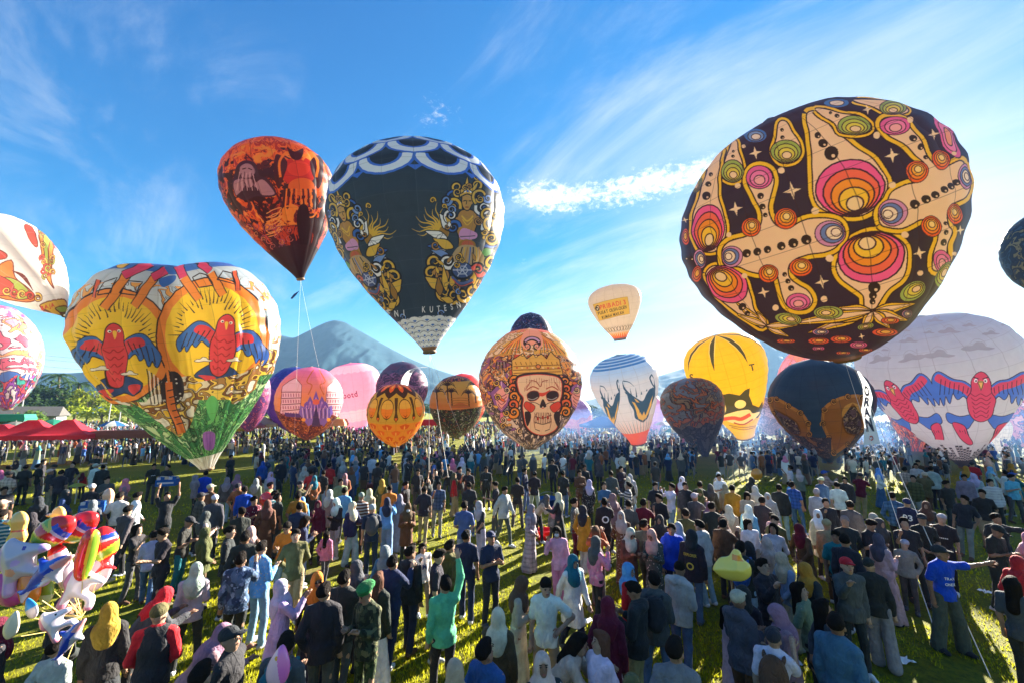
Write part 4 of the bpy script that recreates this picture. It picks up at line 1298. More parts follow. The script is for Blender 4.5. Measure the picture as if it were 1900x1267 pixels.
def hero_bird(cv, cx, cy, s, tilt=0, red='#d8304a', blue='#2f5cc0', DK='#1a1420'):
    """large red bird with blue wing feathers, wings held wide and talons down"""
    c, d = math.cos(R(tilt)), math.sin(R(tilt))
    def q(pts): return [(cx + s * (x * c - y * d), cy + s * (x * d + y * c)) for x, y in pts]
    for g in (-1, 1):
        W_ = [(40 * g, 30), (110 * g, -40), (200 * g, -60), (300 * g, -110), (345 * g, -60), (330 * g, 40), (300 * g, 130), (290 * g, 70), (262 * g, 128), (250 * g, 60), (220 * g, 112), (200 * g, 40), (165 * g, 84), (120 * g, 60), (70 * g, 110)]
        cv.line(q(W_), 10 * s, DK, closed=True); cv.poly(q(W_), blue)
        cv.poly(q([(50 * g, 30), (120 * g, -30), (210 * g, -48), (300 * g, -95), (325 * g, -50), (230 * g, 0), (150 * g, 20), (80 * g, 70)]), red)
        for k in range(7): cv.line(q([((90 + 32 * k) * g, 0 - 10 * k), ((100 + 32 * k) * g, 40 + 2 * k)]), 5 * s, DK)
        Lg = [(40 * g, 190), (150 * g, 205), (240 * g, 180), (230 * g, 240), (150 * g, 270), (100 * g, 290), (70 * g, 260)]
        cv.line(q(Lg), 9 * s, DK, closed=True); cv.poly(q(Lg), blue)
        F_ = [(120 * g, 270), (200 * g, 250), (150 * g, 350), (90 * g, 400), (60 * g, 390), (95 * g, 330)]
        cv.line(q(F_), 9 * s, DK, closed=True); cv.poly(q(F_), red)
        for k in range(4): cv.line(q([((105 + 14 * k) * g, 285 + 10 * k), ((85 + 22 * k) * g, 340 - 14 * k)]), 4 * s, DK)
    B_ = [(-70, 30), (-60, -60), (0, -110), (60, -60), (72, 30), (100, 90), (70, 200), (0, 240), (-70, 200), (-98, 90)]
    cv.line(q(B_), 11 * s, DK, closed=True); cv.poly(q(B_), red)
    for k in range(6): cv.line(q([(-75 + 5 * k, 40 + 30 * k), (-38, 62 + 30 * k), (0, 44 + 30 * k), (38, 62 + 30 * k), (75 - 5 * k, 40 + 30 * k)]), 5 * s, '#7a1428')
    cv.poly(q([(-20, -40), (20, -40), (0, 20)]), '#f0b04a'); cv.line(q([(-20, -40), (20, -40), (0, 20)]), 5 * s, DK, False, True)
    for g in (-1, 1):
        cv.ell(*q([(34 * g, -48)])[0], 13 * s, 15 * s, '#f0ece4'); cv.ell(*q([(32 * g, -46)])[0], 6 * s, 7 * s, DK)
        cv.line(q([(14 * g, -60), (52 * g, -74)]), 7 * s, DK)


def make_grey():
    b = Balloon((32.05, 30.05, -0.04), (28.87, 28.34, 10.46), 4.33, 'T', 0.93, gores=16, pleat=.006)
    cv = Canvas(b, 1600, 900, '#c2c6c6')
    cv.T = (.2684, 1560, 560)
    u, v = np.meshgrid(np.linspace(0, 1, cv.w), np.linspace(0, 1, cv.h))
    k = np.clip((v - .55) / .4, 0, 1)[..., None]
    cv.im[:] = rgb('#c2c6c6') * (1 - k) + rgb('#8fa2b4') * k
    cv.seams(16, 12, '#7a7a80', .5, 1)
    for x, y, w in ((470, 255, 70), (610, 200, 40), (750, 190, 80), (1040, 205, 60), (680, 350, 115), (950, 300, 120), (300, 340, 90), (890, 150, 50), (650, 115, 60), (440, 185, 45), (1150, 145, 40)):
        cloud(cv, x, y + 12, w, '#8d9199'); cv.line([(x - w * .5, y - w * .1), (x - w * .2, y - w * .35), (x + w * .2, y - w * .3), (x + w * .5, y)], 3, '#8d9199')
    # skyline round the mouth
    vs = b.uv(cv.px([(900, 1000)]))[0, 1]
    n = 64
    hs_ = rng.uniform(.5, 1.12, n)
    for i in range(n):
        a, c = i / n, (i + .86) / n
        cv.strip(a, c, 0, vs * hs_[i], '#22222c')
        for r_ in range(9):
            vv = vs * hs_[i] - .012 - r_ * .017
            if vv > vs * .35:
                for q in (.14, .44): cv.strip(a + q / n, a + (q + .26) / n, vv - .008, vv, '#bdb4ae')
    cv.strip(0, 1, 0, vs * .36, '#20202a')
    hero_bird(cv, 970, 590, .98)
    # the same bird one third further round
    ua = b.uv(cv.px([(640, 600)]))[0, 0]
    ia = int(ua * cv.w); wd = int(.20 * cv.w)
    blk = cv.im[int(.2 * cv.h):int(.78 * cv.h), ia - wd:ia].copy()
    cv.im[int(.2 * cv.h):int(.78 * cv.h), ia:ia + wd] = blk[:, ::-1]
    cv.back()
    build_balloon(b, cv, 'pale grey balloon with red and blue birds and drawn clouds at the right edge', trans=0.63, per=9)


def make_yellow():
    b = Balloon((25.64, 46.10, 0.98), (21.91, 43.42, 11.81), 4.03, 'C', 0.89, gores=16, pleat=.01)
    cv = Canvas(b, 1100, 640, '#e8b422')
    cv.T = (.2211, 1220, 600)
    DK = '#22242c'
    cv.seams(16, 14, '#a87a12', .6, .9)
    for k in range(8):
        u = k / 8 + .04
        for w, c in ((.030, '#d8c89a'), (.02, DK)):
            cv.fill_uv([(u - w, 1), (u + w, 1), (u + w * .8, .93), (u + .004, .72), (u, .66), (u - .004, .72), (u - w * .8, .93)], c)
    # plain dark splash with two pale ovals and a red curve
    cv.poly([(440, 590), (500, 630), (520, 600), (600, 585), (690, 600), (730, 560), (775, 540), (770, 600), (800, 680), (850, 700), (880, 650), (890, 720), (840, 790), (700, 800), (560, 800), (480, 740), (465, 660)], DK, False)
    cv.ell(535, 705, 40, 55, '#e0d2b4', -15); cv.ell(695, 675, 48, 36, '#e6dcc4', -10)
    cv.poly([(540, 780), (640, 740), (760, 720), (800, 750), (860, 740), (800, 810), (720, 840), (620, 830)], '#e8e0d4')
    cv.line([(550, 800), (640, 790), (700, 800), (780, 760)], 30, '#d8343c'); cv.line([(640, 830), (720, 845), (800, 800)], 12, '#8a2a2a')
    for k in range(2): cv.line([(600 + 20 * k, 850 + 18 * k), (720, 870 + 18 * k), (850, 850 + 12 * k)], 10, '#8a6a14')
    cv.text('S', [(270, 478), (330, 470)], 76, DK, .03); cv.text('T', [(775, 395), (840, 385)], 76, DK, .03)
    cv.strip(0, 1, 0, .012, '#c89a1e')
    cv.back()
    build_balloon(b, cv, 'yellow balloon with a black star crown and a black splash near the mouth', trans=0.71, per=8)


def make_monster():
    b = Balloon((14.53, 48.26, 0.11), (12.11, 46.63, 10.12), 3.80, 'C', 0.76, gores=16, pleat=.008)
    cv = Canvas(b, 1100, 640, '#d6ccc4')
    cv.T = (.2289, 870, 570)
    DK = '#1c3448'
    u, v = np.meshgrid(np.linspace(0, 1, cv.w), np.linspace(0, 1, cv.h))
    k = np.clip((v - .60) / .16, 0, 1)[..., None]
    cv.im[:] = rgb('#d8cdc6') * (1 - k) + rgb('#8db4dc') * k
    for i in range(5): cv.strip(0, 1, .80 + .04 * i, .825 + .04 * i, '#1f5aa8')
    cv.im[v > .97] = rgb('#28507c')
    cv.seams(16, 12, '#8a8684', .5, .9)
    def claw(x, y, kx):
        def q(P): return [(x + (a - 1390) * kx, y + b_ - 760) for a, b_ in P]
        cv.poly(q([(1245, 590), (1260, 640), (1300, 690), (1370, 740), (1410, 755), (1440, 700), (1465, 660), (1500, 640), (1495, 560), (1478, 540), (1505, 600), (1510, 700), (1480, 800), (1455, 880), (1440, 905), (1410, 930), (1370, 910), (1345, 890), (1335, 830), (1300, 770), (1280, 700), (1250, 650)]), DK)
        cv.line(q([(1250, 595), (1300, 605), (1340, 640)]), 10, DK, taper=True); cv.line(q([(1500, 640), (1470, 580), (1480, 545)]), 10, DK)
        for P in ([(1320, 760), (1345, 800), (1365, 870), (1395, 900), (1380, 830), (1345, 770)], [(1440, 850), (1470, 770), (1490, 710), (1480, 790), (1455, 860), (1420, 905)], [(1360, 745), (1385, 770), (1360, 765), (1340, 735)], [(1360, 860), (1375, 900), (1410, 915), (1440, 890), (1455, 840), (1430, 870), (1420, 840), (1405, 875), (1390, 845), (1380, 875)]): cv.poly(q(P), '#e09a3a', False)
        for k in range(6): cv.line(q([(1280 + 40 * k, 700 + 30 * math.sin(k)), (1260 + 46 * k, 660 + 20 * math.cos(k * 2))]), 12, DK, taper=True)
    claw(1390, 760, 1.0); claw(1150, 800, .62); claw(1640, 760, .5)
    vb = b.uv(cv.px([(1370, 1015)]))[0, 1]
    for i in range(72): cv.fill_uv([(i / 72, vb), (i / 72 + .011, vb), (i / 72 + .006, vb * 2.1)], ['#8a8078', '#e0b098'][i % 2])
    cv.strip(0, 1, 0, vb, '#e0503a')
    cv.back()
    build_balloon(b, cv, 'white balloon with blue striped top and black flame claws above a red mouth', trans=0.66, per=8)


def make_navy():
    b = Balloon((24.07, 32.07, 0.00), (22.69, 30.80, 7.77), 3.30, 'W', 0.9, gores=18, pleat=.012)
    cv = Canvas(b, 1100, 640, '#1f3a58')
    cv.T = (.2211, 1220, 600)
    DK = '#2a1a18'
    n = cv.noise(8, 6, 2); cv.im += ((n - .5) * .06)[..., None]
    def frame(P, I):
        cv.line(P, 16, DK, closed=True); cv.poly(P, '#9a5a26'); cv.line(P, 26, '#c47a2e', closed=True)
        m = mask_of(cv, I)
        inked(cv, m, cv.noise(44, 26, 6, 4, 2), ['#4a3a4a', '#8a7468', '#3a2c34', '#a88a6a', '#5a4450'], '#221a20')
        cv.line(I, 12, '#6a3a18', closed=True)
        for i in range(0, len(P)): swirl(cv, P[i][0], P[i][1], 26, 50 * i, 10, '#d89038', DK)
    frame([(935, 640), (1000, 630), (1100, 690), (1200, 750), (1265, 840), (1270, 930), (1330, 1040), (1200, 1000), (1060, 880), (970, 760)], [(975, 720), (1060, 760), (1160, 820), (1200, 920), (1120, 920), (1020, 820)])
    frame([(1400, 720), (1480, 650), (1600, 610), (1720, 620), (1740, 760), (1720, 900), (1700, 990), (1600, 1010), (1480, 1080), (1440, 960), (1390, 840)], [(1560, 760), (1600, 700), (1680, 700), (1715, 780), (1700, 920), (1600, 920), (1560, 850)])
    for s in (-1, 1): cv.poly([(1640, 660), (1640 + s * 20, 690), (1640 + s * 90, 790), (1640 + s * 75, 700)], '#d8963a')
    cv.strip(0, 1, 0, .07, '#182c44')
    inked(cv, np.ones(n.shape, bool) & (np.linspace(0, 1, cv.h)[:, None] < .26) & (np.abs(np.linspace(0, 1, cv.w)[None, :] - .43) > .05) & (np.linspace(0, 1, cv.h)[:, None] > .05), cv.noise(40, 22, 8, 4, 3), ['#3a3440', '#6a5a5c', '#2a2c3c', '#8a5a3a'], '#20202a')
    cv.seams(18, 10, '#122238', .4, .9)
    cv.back()
    build_balloon(b, cv, 'dark blue balloon with ornate orange picture frames before the bird balloon', trans=0.51, per=8)


def make_small():
    # PRIBADI 3
    b = Balloon((15.87, 59.19, 13.91), (14.64, 57.88, 21.88), 3.80, 'C', gores=18, pleat=.006)
    cv = Canvas(b, 1200, 640, '#c8b6a6')
    cv.T = (.11046, 1070, 510)
    cv.seams(18, 10, '#8a7868', .5, .9)
    P = [(275, 505), (480, 445), (680, 400), (850, 372), (875, 500), (890, 655), (700, 690), (540, 735), (380, 772), (330, 650)]
    cv.line(P, 10, '#7a5a1e', False, True); cv.poly(P, '#c8962a', False)
    cv.ell(348, 565, 38, 50, '#1c1410'); cv.line([(335, 540), (365, 540), (360, 570), (335, 575)], 10, '#e0c890', False); cv.line([(335, 595), (360, 590)], 10, '#e0c890')
    cv.text('PRIBADI 3', [(400, 592), (560, 550), (700, 520), (835, 495)], 108, '#c0391e', .03)
    cv.text('PUSAT OLEH-OLEH', [(365, 680), (520, 640), (700, 600), (845, 565)], 76, '#20160e', .03)
    cv.text('RUMAH MAKAN', [(430, 750), (560, 715), (700, 680), (800, 655)], 70, '#20160e', .03)
    n = 28
    cv.strip(0, 1, 0, .035, '#4a4654')
    for i in range(n):
        a = i / n
        cv.fill_uv([(a, .03), (a + 1 / n, .03), (a + .8 / n, .115), (a + .5 / n, .085), (a + .2 / n, .12)], '#e8922a')
        cv.fill_uv([(a, .03), (a + 1 / n, .03), (a + .5 / n, .09)], '#d83a22')
        cv.fill_uv([(a + .1 / n, .12), (a + .25 / n, .12), (a + .9 / n, .19), (a + .75 / n, .19)], '#20160e')
        cv.fill_uv([(a + .75 / n, .12), (a + .9 / n, .12), (a + .25 / n, .19), (a + .1 / n, .19)], '#20160e')
    cv.back()
    build_balloon(b, cv, 'small beige balloon flying high with a yellow lettered panel and flame trimmed mouth', trans=0.66, per=6, nv=40)

    # monuments
    b = Balloon((-25.00, 51.27, 0.32), (-24.44, 49.84, 9.08), 3.79, 'R', 0.88, gores=16, pleat=.01)
    cv = Canvas(b, 1100, 620, '#e08a4a')
    cv.T = (.24462, 480, 570)
    u, v = np.meshgrid(np.linspace(0, 1, cv.w), np.linspace(0, 1, cv.h))
    k = np.clip((v - .5) / .4, 0, 1)[..., None]
    cv.im[:] = rgb('#e88a3e') * (1 - k) + rgb('#d8649c') * k
    DK, LI, VI = '#5a2430', '#e8c4c8', '#5a44b0'
    inked(cv, v < .34, cv.noise(40, 24, 3, 4, 3), ['#8a4418', '#d8802a', '#5a2a1c', '#c0602a', '#3a1a20'], '#2a1218')
    for x, kx in ((250, 1), (590, .7)):
        Q = [(x - 85, 800), (x - 70, 600), (x - 20, 560), (x + 30, 535), (x + 75, 590), (x + 65, 760), (x + 40, 830)]
        cv.line(Q, 8, DK, False, True); cv.poly(Q, LI, False)
        for r_ in range(4):
            cv.line([(x - 76, 640 + 48 * r_), (x + 68, 640 + 44 * r_)], 6, DK)
            for i in range(7): cv.line([(x - 66 + 20 * i, 650 + 48 * r_), (x - 66 + 20 * i, 676 + 46 * r_)], 8, '#a05a70')
    for dx_, h in ((-70, 60), (-45, 100), (0, 140), (45, 100), (70, 60)):
        cv.poly([(435 + dx_ - 24, 800), (435 + dx_ - 20, 760 - h * .5), (435 + dx_, 790 - h - 20), (435 + dx_ + 20, 760 - h * .5), (435 + dx_ + 24, 800)], VI, False)
        cv.line([(435 + dx_ - 14, 790), (435 + dx_, 790 - h * .8), (435 + dx_ + 14, 790)], 5, '#c8a0e0')
    cv.ell(435, 715, 26, 22, '#e05a3a'); cv.strip(.38, .62, .30, .345, '#3a2a6a')
    for s in (-1, 1): cv.poly([(435 + s * 10, 790), (435 + s * 120, 740), (435 + s * 130, 800), (435 + s * 60, 900), (435 + s * 20, 880)], '#6a5ac0', False)
    for k_ in range(14): cv.line([(330 + 16 * k_, 760 + 8 * (k_ % 2)), (340 + 15 * k_, 840)], 5, ['#e0d0f0', '#2a2250'][k_ % 2])
    cv.poly([(400, 900), (435, 740), (470, 900)], '#2a2450', False); cv.ell(340, 850, 16, 14, '#f0a030'); cv.ell(530, 850, 16, 14, '#f0a030')
    for s in (-1, 1): cv.line([(435 + s * 60, 660), (435 + s * 30, 590), (435 + s * 70, 560), (435 + s * 20, 470)], 8, '#c05a20')
    cv.seams(16, 10, '#a05040', .4, .8)
    cv.back()
    build_balloon(b, cv, 'pink and orange balloon printed with an old arena and a violet temple', split=False)

    # pink ootd
    b = Balloon((-23.25, 63.42, 0.39), (-24.46, 61.71, 10.85), 4.02, 'C', gores=18, pleat=.006)
    cv = Canvas(b, 900, 520, '#e89ab0')
    cv.T = (.24462, 480, 570)
    u, v = np.meshgrid(np.linspace(0, 1, cv.w), np.linspace(0, 1, cv.h))
    cv.im[v > .78 + .008 * np.sin(u * 160)] = rgb('#dfc3cc')
    cv.im[v > .93] = rgb('#d46aa0')
    cv.im[v < .27 + .012 * np.abs(np.sin(u * 50))] = rgb('#ddc0c4')
    cv.im[v < .14 + .01 * np.abs(np.sin(u * 40))] = rgb('#e09ab8')
    cv.im[v < .075] = rgb('#a050a8')
    cv.seams(18, 12, '#b06a84', .4, .8)
    cv.text('ootd', [(640, 690), (700, 684), (755, 672)], 62, '#5a1c30', .02)
    cv.back()
    build_balloon(b, cv, 'pastel pink balloon with pale bands and the small word ootd', trans=0.71, per=6, nv=36)

    # damask
    b = Balloon((-12.22, 44.21, 0.11), (-12.12, 43.14, 6.65), 2.94, 'R', 0.80, gores=18, pleat=.01)
    cv = Canvas(b, 1100, 560, '#d8882a')
    u, v = np.meshgrid(np.linspace(0, 1, cv.w), np.linspace(0, 1, cv.h))
    cv.im[(v > .35) & (v < .8)] = rgb('#b8a03a')
    cv.im[v >= .8] = rgb('#6a2a20')
    n = 10
    for i in range(n):
        a = (i + .5) / n
        def q(P): return [(a + x / n, y) for x, y in P]
        cv.fill_uv(q([(-.5, .80), (0, .70), (.5, .80), (.5, .90), (-.5, .90)]), '#20161a')
        cv.fill_uv(q([(-.36, .93), (-.2, .84), (0, .80), (.2, .84), (.36, .93), (0, .985)]), '#e0502a')
        cv.fill_uv(q([(-.18, .93), (0, .86), (.18, .93), (0, .96)]), '#f0b040')
        for c, w in (('#20161a', 1.0), ('#d8b44a', .9)):
            t = np.linspace(0, 2 * np.pi, 22)
            cv.fill_uv([(a + (.36 * w * math.sin(x) * (1 + .18 * math.cos(x))) / n, .555 + .145 * w * math.cos(x)) for x in t], c)
        t = np.linspace(np.pi * .5, np.pi * 1.5, 14)
        cv.fill_uv([(a + .33 * math.sin(x) / n, .55 + .125 * math.cos(x)) for x in t] + [(a + .33 / n * s_, .55 + .03 * abs(math.sin(s_ * 6))) for s_ in (-1, -.5, 0, .5, 1)], '#e07a26')
        cv.fill_uv(q([(-.13, .47), (0, .43), (.13, .47), (0, .45)]), '#8a2418'); cv.fill_uv(q([(-.01, .45), (.01, .45), (.01, .39), (-.01, .39)]), '#20161a')
        b0 = a + .5 / n
        cv.fill_uv([(b0 - .11 / n, .72), (b0 + .11 / n, .72), (b0 + .05 / n, .5), (b0 + .12 / n, .42), (b0, .37), (b0 - .12 / n, .42), (b0 - .05 / n, .5)], '#2a201a')
        cv.fill_uv([(b0 - .09 / n, .43), (b0 + .09 / n, .43), (b0, .38)], '#d85a2a')
        for r_, c in ((.30, '#c8481e'), (.22, '#d85a24'), (.14, '#c8481e'), (.07, '#b84a1c')):
            o = .5 / n * (r_ in (.22, .07))
            for s in (-1, 1): cv.fill_uv([(a + o, r_ + .045), (a + o + s * .3 / n, r_ + .02), (a + o + s * .2 / n, r_ - .02), (a + o + s * .05 / n, r_ - .03)], c)
            cv.fill_uv([(a + o - .05 / n, r_), (a + o, r_ + .02), (a + o + .05 / n, r_), (a + o, r_ - .04)], '#f0b850')
    cv.seams(18, 8, '#6a3a10', .3, .8)
    build_balloon(b, cv, 'small orange and olive balloon with rounded fan ornaments, low over the crowd', split=False)

    # palms at sunset
    b = Balloon((-7.52, 57.39, 0.09), (-7.73, 56.01, 8.52), 3.57, 'R', 0.86, gores=16, pleat=.008)
    cv = Canvas(b, 1000, 560, '#d89a3a')
    cv.T = (.24462, 480, 570)
    u, v = np.meshgrid(np.linspace(0, 1, cv.w), np.linspace(0, 1, cv.h))
    k = np.clip((v - .40) / .35, 0, 1)[..., None]
    cv.im[:] = rgb('#e0762e') * (1 - k) + rgb('#e0b04a') * k
    inked(cv, v > .85, cv.noise(24, 14, 3, 4, 2), ['#c05a4a', '#2a3a6a', '#e0a04a', '#4a2a4a'], '#1c1420')
    inked(cv, v < .42, cv.noise(44, 26, 13, 4, 3), ['#2a3a2a', '#c8c0a0', '#5a7a3a', '#b85a3a', '#28283a', '#7a8a5a'], '#16161c')
    for x, y, s in ((1460, 640, 1), (1590, 650, 1), (1430, 590, 1.2), (1640, 590, 1.2), (1350, 640, 1.3)):
        cv.line([(x, y), (x + 8, y + 110 * s)], 9, '#2a1a18', taper=False)
        for k_ in range(7):
            a_ = R(180 + 30 * k_); cv.line([(x, y), (x + 32 * s * math.cos(a_), y + 26 * s * math.sin(a_) - 6), (x + 56 * s * math.cos(a_), y + 30 * s * math.sin(a_) + 22)], 11, '#2a1a18', taper=True)
    cv.poly([(1440, 760), (1530, 715), (1620, 760)], '#c8642e', False)
    for r_ in range(4): cv.line([(1460, 690 + 18 * r_), (1530, 684 + 18 * r_), (1600, 690 + 18 * r_)], 4, '#a8641e')
    cv.back()
    build_balloon(b, cv, 'balloon with palm trees before a golden sunset, beside the skull balloon', split=False)

    # busy printed balloons further back
    def busy(args, pr, label, pal, sc, seed, ink='#181420', top=None, low=None, mirror=None, w=700, h=420, near=1.0, **kw):
        b = Balloon(*args, pr, near, gores=14, pleat=.01, **kw)
        cv = Canvas(b, w, h, pal[0])
        u, v = np.meshgrid(np.linspace(0, 1, w), np.linspace(0, 1, h))
        inked(cv, v > -1, cv.noise(sc, sc * .6, seed, 5, 2.2, mirror=mirror) + .25 * (v - .5), pal, ink)
        if top: inked(cv, v > top[0] + .02 * np.sin(u * 70), cv.noise(12, 8, seed + 2, 4, 2), top[1], None)
        if low: inked(cv, v < low[0] + .02 * np.sin(u * 60), cv.noise(30, 16, seed + 3, 4, 2), low[1], ink)
        cv.seams(14, 10, '#202028', .3, .7)
        build_balloon(b, cv, label, split=False, per=7)
    busy(((-30.21, 57.24, 0.96), (-29.51, 55.82, 9.69), 3.67), 'R', 'blue and violet balloon half hidden behind the arena and temple one', ['#3a2c7a', '#5a3a98', '#8a4aa8', '#a85ab0', '#4a3a98'], 8, 3, None, (.75, ['#2a3a98', '#3a4ab0']))
    busy(((-15.64, 59.04, 2.36), (-15.47, 57.69, 10.64), 3.57), 'R', 'dusky purple balloon behind the orange and olive one', ['#4a3a5c', '#6a4a6c', '#a06a88', '#8a5a80', '#3a344c', '#7a4a6a'], 12, 5, '#2a2434', (.72, ['#33405c', '#4a4a64', '#54405c']))
    busy(((-7.18, 63.38, 0.63), (-7.58, 61.96, 9.32), 3.56), 'R', 'red balloon behind the palm tree balloon', ['#c83a3a', '#e0503a', '#f08a5a', '#e8c8a0', '#d04a4a'], 14, 8, '#5a1a20', (.7, ['#d8484a', '#c83c44']))
    busy(((39.47, 41.36, -1.01), (38.88, 39.70, 9.11), 2.44), 'T', 'orange comic style balloon between the dark blue and pale grey ones', ['#e0663a', '#f08a4a', '#4a6a9a', '#e8a080', '#d8503a', '#f0b070'], 16, 9, '#4a2a3a', near=1.0)
    busy(((20.37, 44.41, -1.12), (18.51, 43.92, 7.24), 3.17), 'T', 'brown and grey slumping balloon behind the yellow one', ['#8a7460', '#c8603a', '#9a8468', '#6a6a6c', '#d0724a', '#7a8a98'], 11, 12, '#2a2a34', None, (.36, ['#4a4e5a', '#3c424e', '#5a5c64']), wr=.03, near=.82)
    busy(((35.53, 51.11, 1.29), (36.45, 49.42, 11.68), 3.19), 'R', 'rose coloured balloon behind the dark blue one', ['#d89ab8', '#e0a0a8', '#e8946a', '#c88ac0'], 9, 15, '#a0607a')
    busy(((-30.82, 49.07, 1.40), (-30.79, 47.72, 9.63), 2.2), 'R', 'plum and pink balloon behind the twin lobed yellow one', ['#8a4a78', '#c05a80', '#5a3a78', '#d87a90', '#a0508a'], 12, 18, '#3a2040', (.66, ['#e0a0b0', '#d88aa4', '#e8b8b8']))
    busy(((9.87, 61.49, -0.20), (9.06, 60.55, 5.57), 2.29), 'R', 'lilac balloon with an orange lower half, right of the skull balloon', ['#7a78b8', '#8a88c0', '#6a68a8'], 8, 20, None, (.85, ['#c8c4cc', '#dcd8dc']), (.45, ['#d8603a', '#e07a4a', '#a84a4a']))
    busy(((19.46, 59.47, -0.28), (19.21, 58.37, 6.50), 2.06), 'R', 'lilac pink balloon behind the white flame claw balloon', ['#b88ab8', '#c89ac0', '#d0a0b8', '#a878b0'], 8, 22, None)
    busy(((35.37, 57.34, 0.38), (35.43, 56.47, 5.69), 1.93), 'R', 'mauve grey finely patterned balloon low behind the yellow one', ['#8a7a90', '#b09aa8', '#c8a8b0', '#6a6a84'], 20, 24, '#3a3a4c')
    busy(((-36.91, 30.41, 3.95), (-37.89, 29.18, 11.51), 2.12), 'R', 'rainbow coloured balloon low at the left edge', ['#3a6ab8', '#e8e0d8', '#e0607a', '#d8e0e4', '#f0b070', '#e8a0b8'], 7, 26, '#2a2438', (.78, ['#d84a90', '#e070a0', '#c8d0c8']), (.22, ['#e0dcd8', '#8a4ab0', '#d84a50', '#3aa090']))
    busy(((45.71, 34.82, 14.22), (46.75, 33.71, 21.03), 2.28), 'R', 'dark blue balloon cut off at the right edge of the sky', ['#1c2c44', '#28405e', '#1a2438', '#7a6a4a', '#223a5a'], 10, 28, '#10182a')
    busy(((44.90, 39.18, -0.12), (44.81, 38.60, 3.43), 1.05), 'T', 'small cream balloon low beside the pale grey one', ['#c8b898', '#d8c8a8', '#b8a888'], 6, 30, None, w=300, h=200)
    busy(((49.89, 41.14, 0.28), (50.11, 40.21, 6.00), 1.43), 'R', 'coral and blue balloon low at the right edge', ['#d87a6a', '#e8a88a', '#4a5aa0', '#c84a50', '#e8d0c0'], 10, 32, '#3a2a3a', w=400, h=260)

    # white one at the left edge, sagging in a deep fold
    def sag(th, t, r):
        near = np.exp(-(np.angle(np.exp(1j * (th + .55))) / .3) ** 2)
        return r * (1 - .30 * near * np.clip(np.sin(np.pi * np.clip(t * 1.1, 0, 1)), 0, 1)), np.zeros_like(r)
    b = Balloon((-26.15, 23.45, 9.40), (-34.48, 24.90, 15.40), 2.33, 'T', gores=16, pleat=.012, wr=.05, deform=sag, seed=9)
    cv = Canvas(b, 900, 560, '#ece2da')
    cv.T = (.4103, 0, 380)
    RD, GN, DK = '#d0342c', '#8a9a34', '#5a2420'
    for P, c in (([(110, 95), (150, 110), (170, 190), (140, 170)], RD), ([(175, 90), (235, 60), (240, 200), (230, 330), (245, 380), (205, 320), (185, 200)], '#d8742a'), ([(195, 110), (215, 110), (220, 280), (205, 280)], GN), ([(225, 70), (265, 90), (275, 160), (245, 200)], '#e06a7a'),
                 ([(-20, 200), (30, 225), (20, 245), (-20, 245)], RD), ([(-20, 300), (50, 250), (70, 330), (130, 380), (160, 430), (100, 440), (-20, 410)], '#d8602a'), ([(20, 330), (90, 350), (140, 410), (90, 430), (10, 395)], GN), ([(-20, 320), (60, 360), (40, 410), (-20, 400)], RD),
                 ([(180, 455), (290, 430), (300, 500), (240, 490)], '#e0a030'), ([(250, 470), (300, 460), (298, 500)], GN)):
        cv.poly(P, c, True, 4); cv.line(P, 5, DK, closed=True, n=4)
    for k in range(9): cv.line([(55 + 4 * k, 300 + 2 * k), (110 + 3 * k, 320 + 6 * k), (150, 390)], 3, DK)
    for k in range(12): swirl(cv, rng.uniform(185, 240), rng.uniform(90, 340), 14, 40 * k, 6, [RD, '#e8b040', GN][k % 3], DK)
    for k in range(5): swirl(cv, 30 + 35 * k, 390 + 8 * k, 20, 60 * k, 8, ['#e8b040', RD][k % 2], DK)
    cv.text('RAJA', [(190, 478), (215, 470), (250, 462)], 26, RD, .03)
    for i in range(24): cv.fill_uv([(i / 24, .93), ((i + 1) / 24, .93), ((i + .5) / 24, .90)], '#3a3a80')
    cv.strip(0, 1, .93, 1, '#c83a50')
    cv.seams(16, 10, '#b0a49c', .35, .8)
    build_balloon(b, cv, 'white balloon with red and green painted motifs, sagging in folds at the left edge', trans=0.71, split=False, per=10)


make_pattern(); print('pattern', time.time() - _T0)
make_gold(); make_fire(); make_heart(); print('heart', time.time() - _T0)
make_skull(); make_grey(); make_yellow(); make_monster(); make_navy(); print('navy', time.time() - _T0)
make_small(); print('small', time.time() - _T0)

